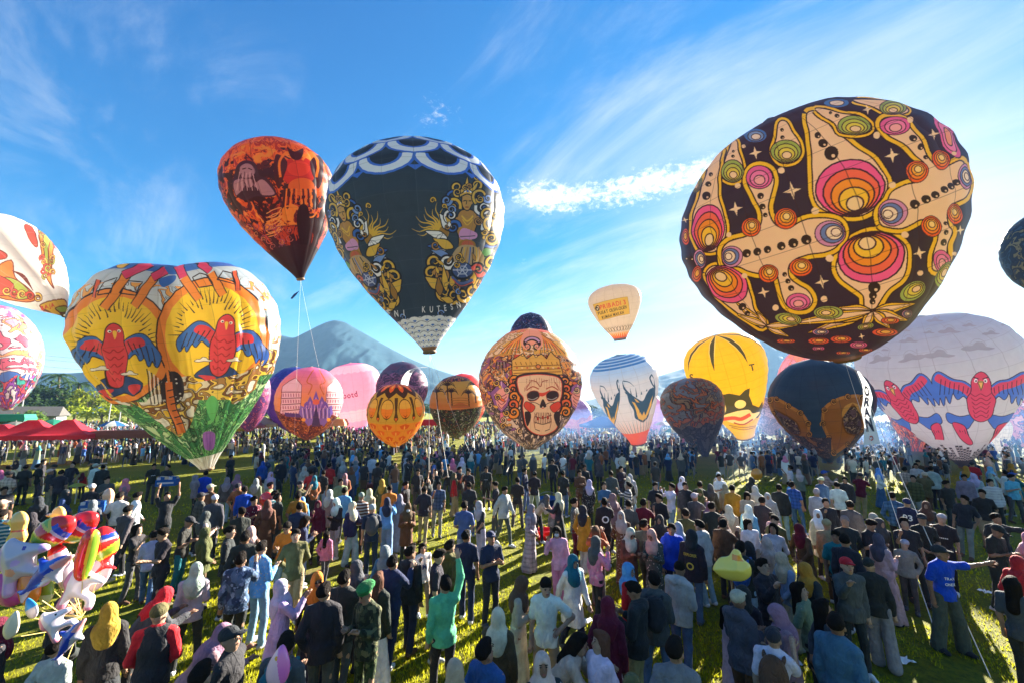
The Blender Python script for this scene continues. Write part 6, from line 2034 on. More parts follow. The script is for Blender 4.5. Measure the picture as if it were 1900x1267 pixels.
def person(px, py, spec, at_xy=None):
    tk = spec.split()
    who = tk[0]
    head = top = bot = None
    pose, face, sc, extra = 'stand', 0.0, None, []
    for x in tk[1:]:
        if ':' in x:
            p = x.split(':')
            if p[0] in ('hij', 'hair', 'long', 'cap', 'ber', 'kop', 'hoodup', 'grey'): head = p
            elif p[0] in TOPW: top = p
            elif p[0] in BOTW: bot = p
            elif p[0] == 's': sc = float(p[1])
            else: extra.append(p)
        elif x in POSE: pose = x
        else: face = float(x)
    d0 = (CAM_H - 1.7) * FPX / max(py - 757, 1)
    if pose == 'stand': pose = ['stand', 'stand', 'ease', 'rest', 'behind', 'ease', 'hold'][rng.integers(7 if d0 < 12 else 4)]
    if pose == 'look' and rng.random() < .4: pose = 'hold'
    face += rng.normal(0, 12)
    if head is None: head = ['hair', 'black']
    if top is None: top = ['tee', 'black']
    if bot is None and top[0] != 'dress': bot = ['pants', 'black']
    hgt = {'m': 1.68, 'w': 1.59, 'c': 1.15}[who] * (1 + .03 * (rng.random() - .5))
    if sc: hgt *= sc
    hh = hgt + .05
    if POSE[pose][3] > 30: hh = hgt * .9
    p = on_z(px, py, hh) if at_xy is None else np.array([*at_xy, 0])
    d = math.hypot(p[0], p[1])
    lod = 0 if d < 11.5 else 1
    k = hgt / 1.68
    azm = math.atan2(p[0], p[1])
    root = empty('person', (p[0], p[1], 0), R(face) - azm)
    root.rotation_euler = (R(rng.normal(0, 1.6)), R(rng.normal(0, 1.6)), R(face) - azm)
    root.scale = (k * (1.0 if who != 'w' else .95), k * (1.0 if who != 'w' else .96), k)
    PM = [SKIN, EYE, BROW, LIP]
    part('body', cached(('body', pose), make_body, 'body', PM, lod), root, SKINS[rng.integers(4)])
    pat = lambda q: CLOTH[q[2]] if len(q) > 2 else CLOTH['plain']
    jit = lambda c: tuple(float(np.clip(v * rng.uniform(.85, 1.15), 0, .85)) for v in COLR[c])
    part(dict(tee='shirt', shirt='shirt', jkt='jacket', hood='hoodie', tun='tunic', dress='dress')[top[0]], cached(('top', pose, top[0]), make_top, 'top', [CLOTH['plain']], lod), root, jit(top[1]), pat(top))
    if bot: part(dict(pants='trousers', jeans='trousers', wide='trousers', skirt='skirt', shorts='shorts')[bot[0]], cached(('bot', pose, bot[0]), make_bottom, 'bottom', [CLOTH['plain']], lod), root, jit(bot[1]), pat(bot))
    hk = {'grey': 'hair'}.get(head[0], head[0])
    part(dict(hij='headscarf', hair='hair', long='hair', cap='cap', ber='beret', kop='skullcap', hoodup='hood')[hk], cached(('head', pose, hk), make_head, 'headwear', [CLOTH['plain']], lod), root,
         (.016, .012, .010) if hk in ('hair', 'long') and head[1] == 'black' else jit(head[1]), HAIR if hk in ('hair', 'long') else None)
    sc_ = COLR[['white', 'black', 'dgrey', 'lgrey', 'brown'][rng.integers(5)]]
    for q in (1, -1): part('shoe', cached(('shoes', pose, q), make_shoes, 'shoe', [CLOTH['plain']], lod), root, sc_)
    for e in extra:
        if e[0] == 'bag': part('backpack', cached(('pack', pose), make_pack, 'backpack', [CLOTH['plain']], lod), root, COLR[e[1]])
        elif e[0] == 'vest': part('shirt_front', cached(('vest', pose), make_vest, 'shirt_front', [CLOTH['plain']], lod), root, COLR[e[1]])
        elif e[0] == 'glasses':
            r = Rig(pose)
            M4 = Matrix([list(x) for x in r.H])
            m = MB()
            for q in (1, -1):
                m.ell(r.head + r.H @ np.array([.035 * q, -.102, .012]), (.026, .008, .02), 8, 4, M4)
            m.build('sunglasses', EYE, root, True)
        elif e[0] == 'mask':
            r = Rig(pose)
            m = MB().ell(r.head + r.H @ np.array([0, -.075, -.045]), (.055, .045, .042), 10, 6, Matrix([list(x) for x in r.H]))
            o = m.build('face_mask', CLOTH['plain'], root, True); o.color = (.75, .75, .77, 1)
    bits = {}
    hw = {'hij': f'{cw(head[1])} headscarf', 'cap': f'{cw(head[1])} cap', 'ber': f'{cw(head[1])} beret', 'kop': f'{cw(head[1])} skullcap', 'hoodup': f'{cw(head[1])} hood up', 'long': f'long {cw(head[1])} hair', 'grey': 'grey hair'}.get(head[0])
    pw = {'camo': 'camouflage ', 'floral': 'flowered ', 'plaid': 'checked ', 'stripe': 'striped '}
    PEOPLE.append(dict(x=p[0], y=p[1], root=root, who={'m': 'person', 'w': 'person', 'c': 'child'}[who], head=hw, top=f'{cw(top[1])} {pw.get(top[2], "") if len(top) > 2 else ""}{TOPW[top[0]]}',
                       bot=(f'{cw(bot[1])} {BOTW[bot[0]]}' if bot else None), pose=POSE[pose][6], bag=next((f'{cw(e[1])} backpack' for e in extra if e[0] == 'bag'), None), back=120 < abs((face + 180) % 360 - 180), hair=head[0], px=px, py=py))
    return root

# ------------------------------------------------------------------ people seen one by one in the near and middle field
ZX = {1: 0, 2: 300, 3: 600, 4: 900, 5: 1200, 6: 1540}
SEEN = """
1 745 200 m tee:black jeans:dgrey walk 20
1 812 205 m tee:black pants:dgrey look -10
1 805 340 m tee:black pants:black pull 10
1 405 245 c hij:maroon shirt:red pants:black stand 160
1 357 322 w hij:black jkt:denim pants:black clasp 70
1 200 357 w hij:black dress:black stand 175
1 592 337 m tee:white pants:black stand 170
1 652 337 m shirt:white pants:black walk 110
1 604 402 m shirt:dgrey pants:black walk 120
1 692 487 w long:black tee:black jeans:dgrey stand 60
1 762 517 c shirt:lav jeans:denim walk 175 s:1.25
1 818 500 m tee:black pants:black fwd -60
1 560 860 w hij:mustard jkt:black skirt:black stand 165
1 640 862 w hij:red jkt:dgrey pants:black bend 110
1 768 872 m cap:olive shirt:red pants:black clasp 178 vest:black
1 222 886 m cap:black jkt:black pants:black clasp 120
1 226 1030 c tee:lgrey shorts:navy stand 150 s:1.2
1 88 1130 c hair:black tee:white pants:navy stand 80
1 122 208 m tee:black pants:black stand 150
1 178 202 m tee:black pants:dgrey look 120
1 212 182 m tee:black jeans:black stand 100
1 260 206 m cap:black tee:black pants:black cross -60
1 302 232 m tee:black pants:black stand 170
1 350 196 m tee:black pants:dgrey look 10
1 462 156 m tee:black shorts:khaki cross -20
1 505 206 m jkt:black pants:black stand 175
1 522 262 m tee:dgrey pants:black stand 30
1 612 272 w hij:pink tee:mauve pants:black clasp 90
1 640 268 w hij:beige shirt:olive pants:black stand 180
1 20 372 m cap:beige shirt:brown pants:black stand 165
1 28 312 m tee:black pants:black stand 20
1 70 212 m tee:black pants:dgrey stand -170
1 98 196 m tee:black pants:black look 90
1 470 372 w hij:grey jkt:dgrey skirt:black clasp 150
1 420 300 m cap:white tee:black pants:navy stand 140
1 60 420 m hair:black shirt:teal:stripe pants:black stand 150
1 140 430 w hij:black shirt:black skirt:black stand 165
1 40 960 w hij:maroon shirt:black pants:black stand 110
2 45 206 m tee:black pants:dgrey stand 0
2 172 256 w hij:grey shirt:grey pants:black stand 120
2 210 236 m shirt:royal pants:navy stand 170
2 318 266 w hij:grey jkt:dgrey jeans:ldenim stand 165
2 366 252 w hij:mauve shirt:pink pants:black stand 150
2 466 262 w hij:brown tun:beige pants:black stand 175
2 526 242 w hij:lav shirt:lgrey pants:grey stand 20
2 234 300 m cap:beige shirt:brown pants:black stand 140
2 190 336 m cap:black shirt:dgrey:plaid pants:black stand 100
2 260 346 m kop:white jkt:dgrey pants:black stand 165
2 412 306 m shirt:royal pants:black stand 170
2 516 372 w hij:brown dress:brown stand 175
2 382 410 m tee:black pants:black stand 170
2 446 356 m tee:maroon:floral pants:black stand 30
2 222 430 w hij:dgrey shirt:beige pants:olive phone 90
2 70 458 m cap:black tee:black pants:teal phone 60
2 216 506 w hij:olive jkt:olive pants:brown clasp 120
2 345 500 m hair:black shirt:black pants:black clasp 70
2 402 516 m shirt:black pants:black stand 170
2 442 496 w hij:beige shirt:brown:floral skirt:maroon stand 160
2 396 610 m shirt:bcamo:camo pants:black stand 172
2 486 576 m shirt:sky:floral jeans:ldenim stand 160
2 606 474 m tee:orange jeans:ldenim phone -20
2 660 506 m shirt:olive shorts:khaki stand 10
2 720 446 w long:black shirt:navy wide:ldenim phone 100
2 770 532 c long:black jkt:pink pants:dgrey stand 160
2 846 366 w hij:white shirt:black pants:lgrey phone -40
2 816 326 w hij:lgrey tun:mauve pants:black stand 140
2 170 674 w hij:lgrey shirt:lgrey pants:black stand 150
2 586 760 w hij:lav tun:lav pants:black stand 110
2 748 708 w hij:orange dress:dgrey:plaid walk -15 glasses:y
2 866 735 m jkt:black pants:dgrey stand 172
2 664 386 m shirt:navy pants:black stand 160
2 692 360 c hij:sky shirt:sky pants:black stand 160 s:1.15
2 642 336 m tee:mustard pants:black stand 180
2 762 380 w hij:maroon shirt:maroon pants:black stand 0
2 128 1040 w hij:mauve shirt:mauve pants:black bend 100
2 385 990 m cap:black shirt:black pants:black stand 70
2 525 1000 m hair:black jkt:dgrey pants:black stand 178 bag:teal
2 262 1080 m hair:black shirt:dgrey pants:black stand 165 bag:green
2 585 340 m tee:black jeans:dgrey look 130
2 545 330 m tee:teal:stripe pants:black stand 40
2 340 160 m tee:black pants:black stand 20
2 490 190 w hij:blue shirt:blue pants:black stand 170
2 570 180 m jkt:black pants:black stand 10
2 690 215 w hij:lgrey shirt:lgrey pants:black stand 30
2 726 232 m tee:red pants:black stand 160
2 770 234 m tee:black jeans:ldenim point 160
2 820 200 m tee:red pants:black stand 170
3 38 326 w hij:grey shirt:grey pants:black stand 150
3 66 366 w hij:white jkt:black pants:lgrey ear 20
3 142 382 w hij:cream jkt:navy wide:ldenim fwd 60
3 176 340 m kop:grey shirt:brown:stripe pants:black stand 175
3 214 322 w hij:beige shirt:beige pants:black stand 165
3 240 336 m grey:lgrey tee:white pants:khaki stand 175
3 244 396 m kop:lgrey tee:navy jeans:navy stand 172 bag:dgrey
3 320 358 w hij:navy shirt:sky wide:ldenim stand 175
3 326 304 m shirt:orange pants:black stand 170
3 370 346 w hij:grey dress:grey stand 165
3 405 386 w hij:brown tun:brown pants:black phone 10 mask:y
3 110 310 m tee:sky pants:black stand 170
3 400 286 m tee:black pants:black stand 60
3 486 310 m tee:black pants:khaki stand 178
3 456 226 m tee:black jeans:dgrey stand 20
3 516 266 m tee:black pants:black pull 60
3 548 230 m tee:black pants:black pull 0
3 680 380 m tee:denim jeans:ldenim clasp 178
3 762 380 w hij:lgrey tee:black wide:lgrey stand 150
3 868 310 m jkt:lgrey pants:dgrey walk 20
3 712 290 m tee:black jeans:denim stand 175
3 702 516 m tee:navy jeans:navy stand 178
3 806 526 m cap:navy tee:navy pants:black cross 10
3 592 570 m hood:olive jeans:denim stand 130
3 488 576 c long:black shirt:white:stripe pants:khaki stand 15 s:1.2 glasses:y
3 418 582 c tee:denim pants:navy stand 90
3 536 600 m tee:black jeans:dgrey hip 110
3 590 722 m hair:black shirt:mint pants:black up 178
3 392 620 m hood:black jeans:navy stand 130
3 306 645 m jkt:navy jeans:navy stand 150
3 264 690 w long:brown jkt:black skirt:white stand 150
3 208 660 w hij:dgrey jkt:dgrey pants:black stand 165
3 122 720 m jkt:black pants:dgrey stand 175
3 234 768 m ber:hgreen shirt:camo:camo pants:camo:camo phone -40
3 322 584 w hij:grey tun:denim pants:navy stand 160
3 858 880 w hij:cream jkt:brown skirt:beige stand 160
3 836 1006 m tee:blue pants:black stand 140
3 640 1142 w hij:beige shirt:brown skirt:black stand 170
3 40 208 m shirt:red pants:black stand 160
3 108 190 w hij:lgrey tun:grey pants:black stand 170
3 152 188 w hij:grey tun:sky jeans:denim stand 170
3 244 158 m shirt:white jeans:denim stand 175
3 266 196 m tee:black pants:black stand 150
3 292 186 m tee:sky pants:navy stand 170
3 396 176 w hij:lgrey tun:lgrey wide:lgrey stand 100
3 622 178 w hij:pink tun:pink pants:black stand 160
3 668 172 w hij:white shirt:white pants:black stand 170
3 600 206 m tee:black pants:dgrey stand 0
3 664 216 m tee:black pants:dgrey stand 20
3 700 224 m tee:black jeans:dgrey ear 0
3 790 214 m tee:black pants:black stand -20
3 824 218 m tee:black pants:black look 20
3 836 284 m tee:black jeans:dgrey fwd -90
4 95 314 m jkt:lgrey pants:black walk -150
4 156 264 m tee:black jeans:dgrey stand 178
4 236 238 m tee:black pants:lgrey stand 170
4 210 396 w hij:grey dress:lgrey:plaid clasp 70
4 264 360 w hij:dgrey shirt:beige pants:black bend 60
4 312 402 c hij:pink shirt:grey pants:dgrey stand 170
4 356 340 w hij:cream shirt:black skirt:black fwd -90
4 436 366 m shirt:dgrey:floral pants:maroon carry 60
4 470 396 w hij:black tun:mustard wide:lgrey stand 165
4 572 364 m jkt:black pants:black stand 178
4 622 346 w hij:mauve tun:mauve pants:black fwd 40
4 690 378 m tee:dgrey pants:black stand 170
4 756 368 m tee:maroon pants:maroon stand 150
4 664 432 w hij:beige dress:brown:floral stand 20
4 848 346 m shirt:black pants:black clasp 10
4 366 500 w long:black shirt:lpink wide:pink ear -20 glasses:y mask:y
4 540 498 w long:brown shirt:rust pants:dgrey photo 175
4 526 546 w hij:dgrey shirt:pink:floral pants:black ear 120
4 412 630 w hij:teal tun:white jeans:navy walk 10
4 686 500 w hij:cream tun:brown pants:brown phone 5 glasses:y
4 808 516 w hij:peach dress:dgrey:floral phone -10
4 842 446 w hij:black tun:black pants:black stand 0
4 790 470 m tee:dgrey pants:dgrey stand 160
4 694 670 w hij:sky jkt:red pants:red clasp 60
4 718 756 m hood:black pants:khaki phone -100
4 802 718 m jkt:dgrey jeans:denim stand 175 bag:black
4 582 840 w hij:maroon tun:maroon skirt:white stand 172
4 186 746 w hij:brown shirt:beige skirt:cream phone 80
4 254 726 m hair:black tee:white pants:khaki hip -20
4 72 880 w hij:cream tun:brown skirt:brown stand 150
4 50 1006 m tee:blue jeans:navy stand 140
4 288 1102 w hij:cream shirt:black:floral skirt:black stand 0
4 376 1036 w long:black jkt:cream pants:black bend 100
4 512 1000 w long:brown shirt:white pants:black stand -30
4 742 1200 w hij:olive shirt:dgrey pants:black stand 170
4 380 236 m tee:black jeans:denim stand 150
4 416 236 m tee:black pants:black stand 170
4 478 208 m tee:black pants:dgrey stand 20
4 328 180 m tee:black pants:black stand 10
4 548 180 w hij:dgrey shirt:dgrey pants:black stand 170
4 614 236 m shirt:dgrey pants:black stand 175
4 660 214 m shirt:black pants:navy cross 20
4 706 252 w hij:lgrey tun:lgrey jeans:ldenim stand 160
4 728 252 m tee:black pants:black stand 150
5 66 346 m shirt:black pants:black clasp 20
5 106 294 m shirt:white jeans:ldenim photo -60
5 54 448 w hij:black tun:black pants:black stand 10
5 116 486 m hood:royal jeans:navy stand 30
5 162 484 w hij:lgrey tun:lgrey pants:black stand 170
5 186 510 m hoodup:black jkt:black jeans:denim stand 178
5 270 470 m hood:lgrey jeans:ldenim stand -140
5 200 416 m tee:olive jeans:dgrey stand 170
5 276 374 w hij:mauve tun:brown skirt:brown stand 170
5 334 386 m tee:black pants:dgrey stand 165
5 356 464 m jkt:brown pants:black stand 175
5 402 400 w hij:cream tun:beige wide:cream stand 160
5 430 458 w hij:brown shirt:grey jeans:denim stand 140
5 464 332 w long:black tun:beige pants:dgrey phone 0
5 470 396 w hij:white tun:sky jeans:ldenim stand 175
5 506 470 w long:black shirt:white pants:black stand 10
5 556 474 w long:black shirt:lgrey pants:black stand -10
5 596 448 m jkt:olive pants:grey stand -20
5 670 442 c hair:black tee:lpink pants:pink carry -30 s:1.25
5 706 506 c cap:cream tee:white jeans:navy stand 10
5 556 356 m jkt:black pants:black stand 170
5 602 342 w hij:lgrey shirt:lgrey pants:black stand 0
5 788 486 w hij:maroon tun:brown pants:black stand 150
5 806 420 w hij:white tun:cream pants:black stand 20
5 876 366 m shirt:black pants:black stand 30
5 860 464 m cap:khaki shirt:khaki pants:brown stand 170
5 474 564 m tee:black jeans:ldenim stand 172 bag:blue
5 532 574 w hij:black shirt:black pants:black stand 160
5 574 656 m jkt:black:plaid pants:black look 60
5 672 616 w hij:peach shirt:ldenim wide:beige stand 120
5 812 676 w hij:mustard jkt:black skirt:black stand 130
5 788 776 w long:black tee:sage pants:black stand 70
5 872 846 w long:black shirt:dgrey pants:brown stand 110
5 140 664 m hood:lgrey jeans:denim phone 160
5 130 1022 m tee:grey jeans:navy stand 175
5 436 808 m cap:beige hood:dgrey pants:brown carry 150
5 404 892 c long:black dress:lav carry 120 s:.95
5 572 974 w cap:black tee:white pants:brown stand 165 bag:brown
5 690 878 w hij:mauve tun:mauve pants:black phone -50
5 886 906 m hair:black jkt:denim jeans:navy stand 172
5 30 722 m jkt:black jeans:denim stand 170 bag:dgrey
5 446 766 w hoodup:black shirt:black pants:black stand 165
5 928 640 m cap:red jkt:dgrey pants:black stand 40
5 320 296 w hij:dgrey shirt:dgrey skirt:black stand 170
5 370 300 w hij:grey shirt:grey pants:black stand 165
5 420 306 m shirt:mustard pants:black stand 170
5 500 262 w hij:black tun:black pants:black stand 170
5 530 310 w hij:lgrey tun:lgrey pants:grey stand 175
5 640 300 m jkt:black jeans:ldenim stand 175
5 820 318 m grey:lgrey shirt:lgrey pants:grey stand 175
5 690 288 c tee:sky jeans:ldenim stand 120 s:1.2
5 30 290 m tee:black pants:black stand 40
5 130 274 m tee:black pants:dgrey stand 20
5 176 290 m shirt:black jeans:black stand 0
5 260 286 m jkt:black pants:black stand 160
5 600 560 w hij:beige shirt:beige skirt:brown stand 160
5 250 344 m cap:lgrey shirt:dgrey pants:black stand 170
6 70 634 m cap:red jkt:dgrey pants:teal cross 20
6 246 536 w hij:dgrey dress:beige stand 130
6 212 664 w cap:black shirt:black wide:grey stand 165
6 326 556 c kop:lgrey shirt:grey pants:dgrey stand 30 s:1.2
6 206 466 m tee:black pants:dgrey phone 40
6 322 456 m tee:black pants:black stand 20
6 430 440 m cap:black tee:black pants:black clasp 15
6 516 438 m kop:lgrey tee:black pants:black look 10
6 378 362 m cap:navy shirt:navy pants:grey stand 175
6 506 584 m cap:black tee:royal wide:dgrey point 25
6 758 482 m cap:black tee:black pants:black phone 50
6 794 430 m tee:black pants:dgrey point 10
6 908 522 w hij:lpink tun:lpink pants:black stand 150
6 918 640 w hij:red jkt:red pants:black stand 150
6 880 740 w long:black tee:dgrey pants:black stand 170
6 60 456 m grey:grey shirt:black pants:black stand 20
6 608 346 m tee:black pants:grey stand -10
6 728 322 m tee:black shorts:khaki stand 20
6 780 276 m shirt:lgrey:stripe pants:black stand 10
6 30 520 m tee:teal pants:black stand 20
6 66 536 m shirt:black pants:black stand 160
6 100 380 m jkt:dgrey pants:black stand 165
6 196 436 w hij:beige tun:white skirt:lgrey stand 120
6 310 340 m shirt:denim:plaid pants:black stand 165
6 440 380 w hij:brown shirt:dgrey pants:black stand 20
6 270 470 w hij:dgrey jkt:black pants:black stand 30
6 860 250 m tee:sky pants:dgrey stand 20
6 410 200 m shirt:lgrey pants:dgrey stand 0
6 480 190 m shirt:black pants:dgrey stand 10
6 560 280 m tee:black pants:black stand 30
6 640 250 m jkt:grey pants:black stand 10
6 40 290 m tee:white pants:black stand 175
"""
for ln in SEEN.strip().splitlines():
    z, zx, zy, spec = ln.split(' ', 3)
    px_, py_ = ZX[int(z)] + float(zx) * .3842, 780 + float(zy) * .3842
    if any(((o['px'] - px_) / 14) ** 2 + ((o['py'] - py_) / 11) ** 2 < 1 for o in PEOPLE): continue     # listed twice
    person(px_, py_, spec)
print('seen people', len(PEOPLE), time.time() - _T0)

# ---- a few more in the middle distance, up to three hundred in all
HIJC = ['grey', 'lgrey', 'white', 'cream', 'beige', 'brown', 'mauve', 'navy', 'black', 'maroon', 'olive', 'lav', 'peach', 'dgrey', 'teal', 'mustard', 'pink', 'sky']
TOPC = ['black', 'black', 'black', 'dgrey', 'navy', 'grey', 'white', 'brown', 'blue', 'olive', 'maroon', 'lgrey', 'denim', 'beige', 'red', 'cream', 'rust', 'sky', 'sage', 'teal']
BOTC = ['black', 'black', 'dgrey', 'navy', 'grey', 'khaki', 'brown', 'denim']


def random_spec():
    f = int(rng.choice([0, 10, 30, -30, 90, -90, 150, 170, 178, -160, 120]))
    if rng.random() < .42:
        return f"w hij:{rng.choice(HIJC)} {rng.choice(['tun', 'shirt', 'jkt'])}:{rng.choice(TOPC)}{rng.choice(['', '', ':floral'])} {rng.choice(['pants', 'wide', 'skirt'])}:{rng.choice(BOTC)} {rng.choice(['stand', 'clasp', 'phone'])} {f}"
    hd = rng.choice(['hair:black', 'hair:black', 'hair:black', f'cap:{rng.choice(TOPC)}', 'kop:black'])
    return f"m {hd} {rng.choice(['tee', 'tee', 'shirt', 'jkt', 'hood'])}:{rng.choice(TOPC)}{rng.choice(['', '', '', '', '', '', ':stripe', ':plaid', ':plaid'])} {rng.choice(['pants', 'jeans'])}:{rng.choice(BOTC)} {rng.choice(['stand', 'look', 'clasp', 'cross', 'phone', 'photo', 'hold'])} {f}"


BUSY = [((430, 860), (1660, 893), 1.0), ((1240, 880), (1660, 940), .8), ((430, 880), (560, 930), .5), ((1680, 850), (1895, 893), .7), ((0, 850), (200, 875), .5)]
FILL, tries = 300 - len(PEOPLE), 0
while FILL > 0 and tries < 6000:
    tries += 1
    (x0, y0), (x1, y1), w = BUSY[rng.integers(len(BUSY))]
    if rng.random() > w: continue
    px_, py_ = rng.uniform(x0, x1), rng.uniform(y0, y1)
    q = on_z(px_, py_, 1.7)
    if min((q[0] - o['x']) ** 2 + (q[1] - o['y']) ** 2 for o in PEOPLE) < .75 ** 2: continue
    person(px_, py_, random_spec())
    FILL -= 1
print('people', len(PEOPLE), time.time() - _T0)

# nobody stands inside anybody else
for _ in range(30):
    for i, a in enumerate(PEOPLE):
        for b in PEOPLE[:i]:
            dx_, dy_ = a['x'] - b['x'], a['y'] - b['y']
            dd = math.hypot(dx_, dy_)
            if dd < .50:
                if dd < 1e-3: dx_, dy_, dd = .01, .01, .014
                m = (.50 - dd) / 2 / dd
                a['x'] += dx_ * m; a['y'] += dy_ * m; b['x'] -= dx_ * m; b['y'] -= dy_ * m
for a in PEOPLE: a['root'].location = (a['x'], a['y'], 0)

# ------------------------------------------------------------------ the crowd beyond them: one mass of low figures
def crowd_figure(wom, h, pose):
    """vertices, quads and a colour slot per quad (0 skin, 1 head, 2 top, 3 bottom)"""
    out = []
    out.append((make_bottom(pose, 'pants' if not wom else 'skirt', h)[:2], 3))
    out.append((make_top(pose, 'tee' if not wom else 'tun', h)[:2], 2))
    r = Rig(pose)
    F = Field(r.head - .3, r.head + .3, h * .72)
    if wom:
        F.ell(r.head, (.10, .12, .13)); F.ell((0, .02, 1.37), (.2, .15, .12), k=.05)
    else:
        F.ell(r.head + (0, .02, .03), (.09, .108, .10))
    out.append((F.net(), 1))
    F = Field(r.head - .3, r.head + .3, h * .72)
    F.ell(r.head + (0, -.045, -.03), (.068, .085, .10))
    out.append((F.net(), 0))
    if not wom:
        F = Field(*r.bounds(), h * .9)
        for q in (1, -1): F.cap(r.sh[q] * .4 + r.el[q] * .6, r.el[q], .05, .05); F.cap(r.el[q], r.wr[q] + r.hd[q] * .08, .05, .045)
        out.append((F.net(), 0))
    V, Q, Cc, n = [], [], [], 0
    for (v, q), c in out:
        if len(q) == 0: continue
        V.append(v); Q.append(q + n); n += len(v); Cc.append(np.full(len(q), c))
    return np.concatenate(V), np.concatenate(Q), np.concatenate(Cc)


def make_crowd():
    protos = {l: [crowd_figure(w, h, p) for w, p in ((0, 'stand'), (1, 'stand'), (0, 'clasp'), (1, 'clasp'), (0, 'photo'), (0, 'look'))] for l, h in ((0, .092), (1, .14), (2, .20))}
    CLEAR = [(P_, proj(P_), .34 * r_ * FPX / P_[1]) for P_, r_ in LOW if 8 < P_[1] < 58 and P_[2] < 3.2]
    pts = []
    grid = {}
    for _ in range(21500):
        y = 18.5 + 80 * rng.random() ** .82
        x = rng.uniform(-1.33, 1.33) * y
        st = .57 + max(0, y - 34) * .0085
        c = (int(x // 1), int(y // 1))
        if any((x - u) ** 2 + (y - w) ** 2 < st * st for i in (-1, 0, 1) for j in (-1, 0, 1) for u, w in grid.get((c[0] + i, c[1] + j), ())): continue
        s = proj(np.array([x, y, 0.]))
        if s[0] < 470 and s[1] > 872 - max(0, (s[0] - 330)) * .2: continue
        e = fbm(np.array([x * .16 + 40]), np.array([y * .16 + 10]), 3, 2)[0]
        if y < 29 and e < .36 + (29 - y) * .016: continue
        if x < -33 and 29.5 < y < 34: continue
        if (x + 20.1) ** 2 + (y - 28) ** 2 < 3.5: continue
        hp = proj(np.array([x, y, 1.7]))
        if any(y < lb[1] and abs(hp[0] - tp[0]) < wpx and hp[1] < tp[1] + 4 for lb, tp, wpx in CLEAR): continue
        if any((x - lb[0]) ** 2 + (y - lb[1]) ** 2 < 2.0 for lb, tp, wpx in CLEAR): continue
        pts.append((x, y)); grid.setdefault(c, []).append((x, y))
    P = np.array(pts)
    Q = np.array([(o['x'], o['y']) for o in PEOPLE])
    far = (((P[:, None, :] - Q[None]) ** 2).sum(-1).min(1)) > .5
    P = P[far]
    cols = dict(head=[COLR[c] for c in HIJC + ['black', 'dgrey', 'navy', 'brown', 'grey', 'black']], top=[COLR[c] for c in TOPC + ['black'] * 14 + ['navy'] * 5 + ['dgrey'] * 6 + ['white']], bot=[COLR[c] for c in BOTC])
    VV, FF, CC, n = [], [], [], 0
    for a, b in P:
        d = math.hypot(a, b)
        pr = protos[0 if d < 29 else (1 if d < 46 else 2)]
        i = int(rng.choice(6, p=[.38, .16, .14, .10, .08, .14]))
        V, F_, c = pr[i]
        k = rng.uniform(.93, 1.03)
        if i in (1, 3): k *= .95
        if rng.random() < .05: k *= .72
        t = rng.choice([0, 0, np.pi, np.pi, 1.6, -1.6, .6, -.6, 2.6]) + rng.normal(0, .35)
        ct, st = math.cos(t), math.sin(t)
        v = V * k
        VV.append(np.stack([v[:, 0] * ct - v[:, 1] * st + a, v[:, 0] * st + v[:, 1] * ct + b, v[:, 2]], -1))
        FF.append(F_ + n); n += len(V)
        pal = np.array([SKINS[rng.integers(4)], cols['head'][rng.integers(len(cols['head']))] if i in (1, 3) else ((.013, .011, .01) if rng.random() < .8 else cols['top'][rng.integers(len(cols['top']))]),
                        cols['top'][rng.integers(len(cols['top']))], cols['bot'][rng.integers(len(cols['bot']))]])
        CC.append(pal[c])
    me_m = bpy.data.materials.new('crowd_cloth')
    me_m.use_nodes = True
    t = me_m.node_tree
    at_ = nd(t, 'ShaderNodeAttribute', attribute_name='tint')
    t.links.new(at_.outputs['Color'], t.nodes['Principled BSDF'].inputs['Base Color'])
    t.nodes['Principled BSDF'].inputs['Roughness'].default_value = .85
    t.nodes['Principled BSDF'].inputs['Specular IOR Level'].default_value = .15
    t.nodes['Principled BSDF'].inputs['Sheen Weight'].default_value = .25
    me = mesh('crowd', np.concatenate(VV), np.concatenate(FF), [me_m])
    C_ = np.concatenate(CC)
    if len(me.polygons) == len(C_):
        ca = me.attributes.new('tint', 'FLOAT_COLOR', 'FACE')
        ca.data.foreach_set('color', np.concatenate([C_, np.ones((len(C_), 1))], 1).astype(np.float32).ravel())
    else: print('crowd faces changed', len(me.polygons), len(C_))
    tag(link('crowd', me), 'dense festival crowd filling the far half of the field', 'crowd', kind='stuff')
    print('crowd', len(P), 'faces', len(C_), time.time() - _T0)


make_crowd()

# ------------------------------------------------------------------ trees at the edge of the field
def leaf_mat(name, a, b_):
    m = bpy.data.materials.new(name)
    m.use_nodes = True
    t = m.node_tree
    t.nodes.clear()
    oi = nd(t, 'ShaderNodeObjectInfo')
    at_ = nd(t, 'ShaderNodeAttribute', attribute_name='tint')
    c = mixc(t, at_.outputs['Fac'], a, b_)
    hsv = nd(t, 'ShaderNodeHueSaturation')
    t.links.new(c, hsv.inputs['Color'])
    t.links.new(maprange(t, oi.outputs['Random'], 0, 1, .7, 1.3, False), hsv.inputs['Value'])
    d = nd(t, 'ShaderNodeBsdfDiffuse'); tr = nd(t, 'ShaderNodeBsdfTranslucent'); mx = nd(t, 'ShaderNodeMixShader', i_0=.35)
    o = nd(t, 'ShaderNodeOutputMaterial')
    t.links.new(hsv.outputs[0], d.inputs['Color']); t.links.new(hsv.outputs[0], tr.inputs['Color'])
    t.links.new(d.outputs[0], mx.inputs[1]); t.links.new(tr.outputs[0], mx.inputs[2]); t.links.new(mx.outputs[0], o.inputs[0])
    return m


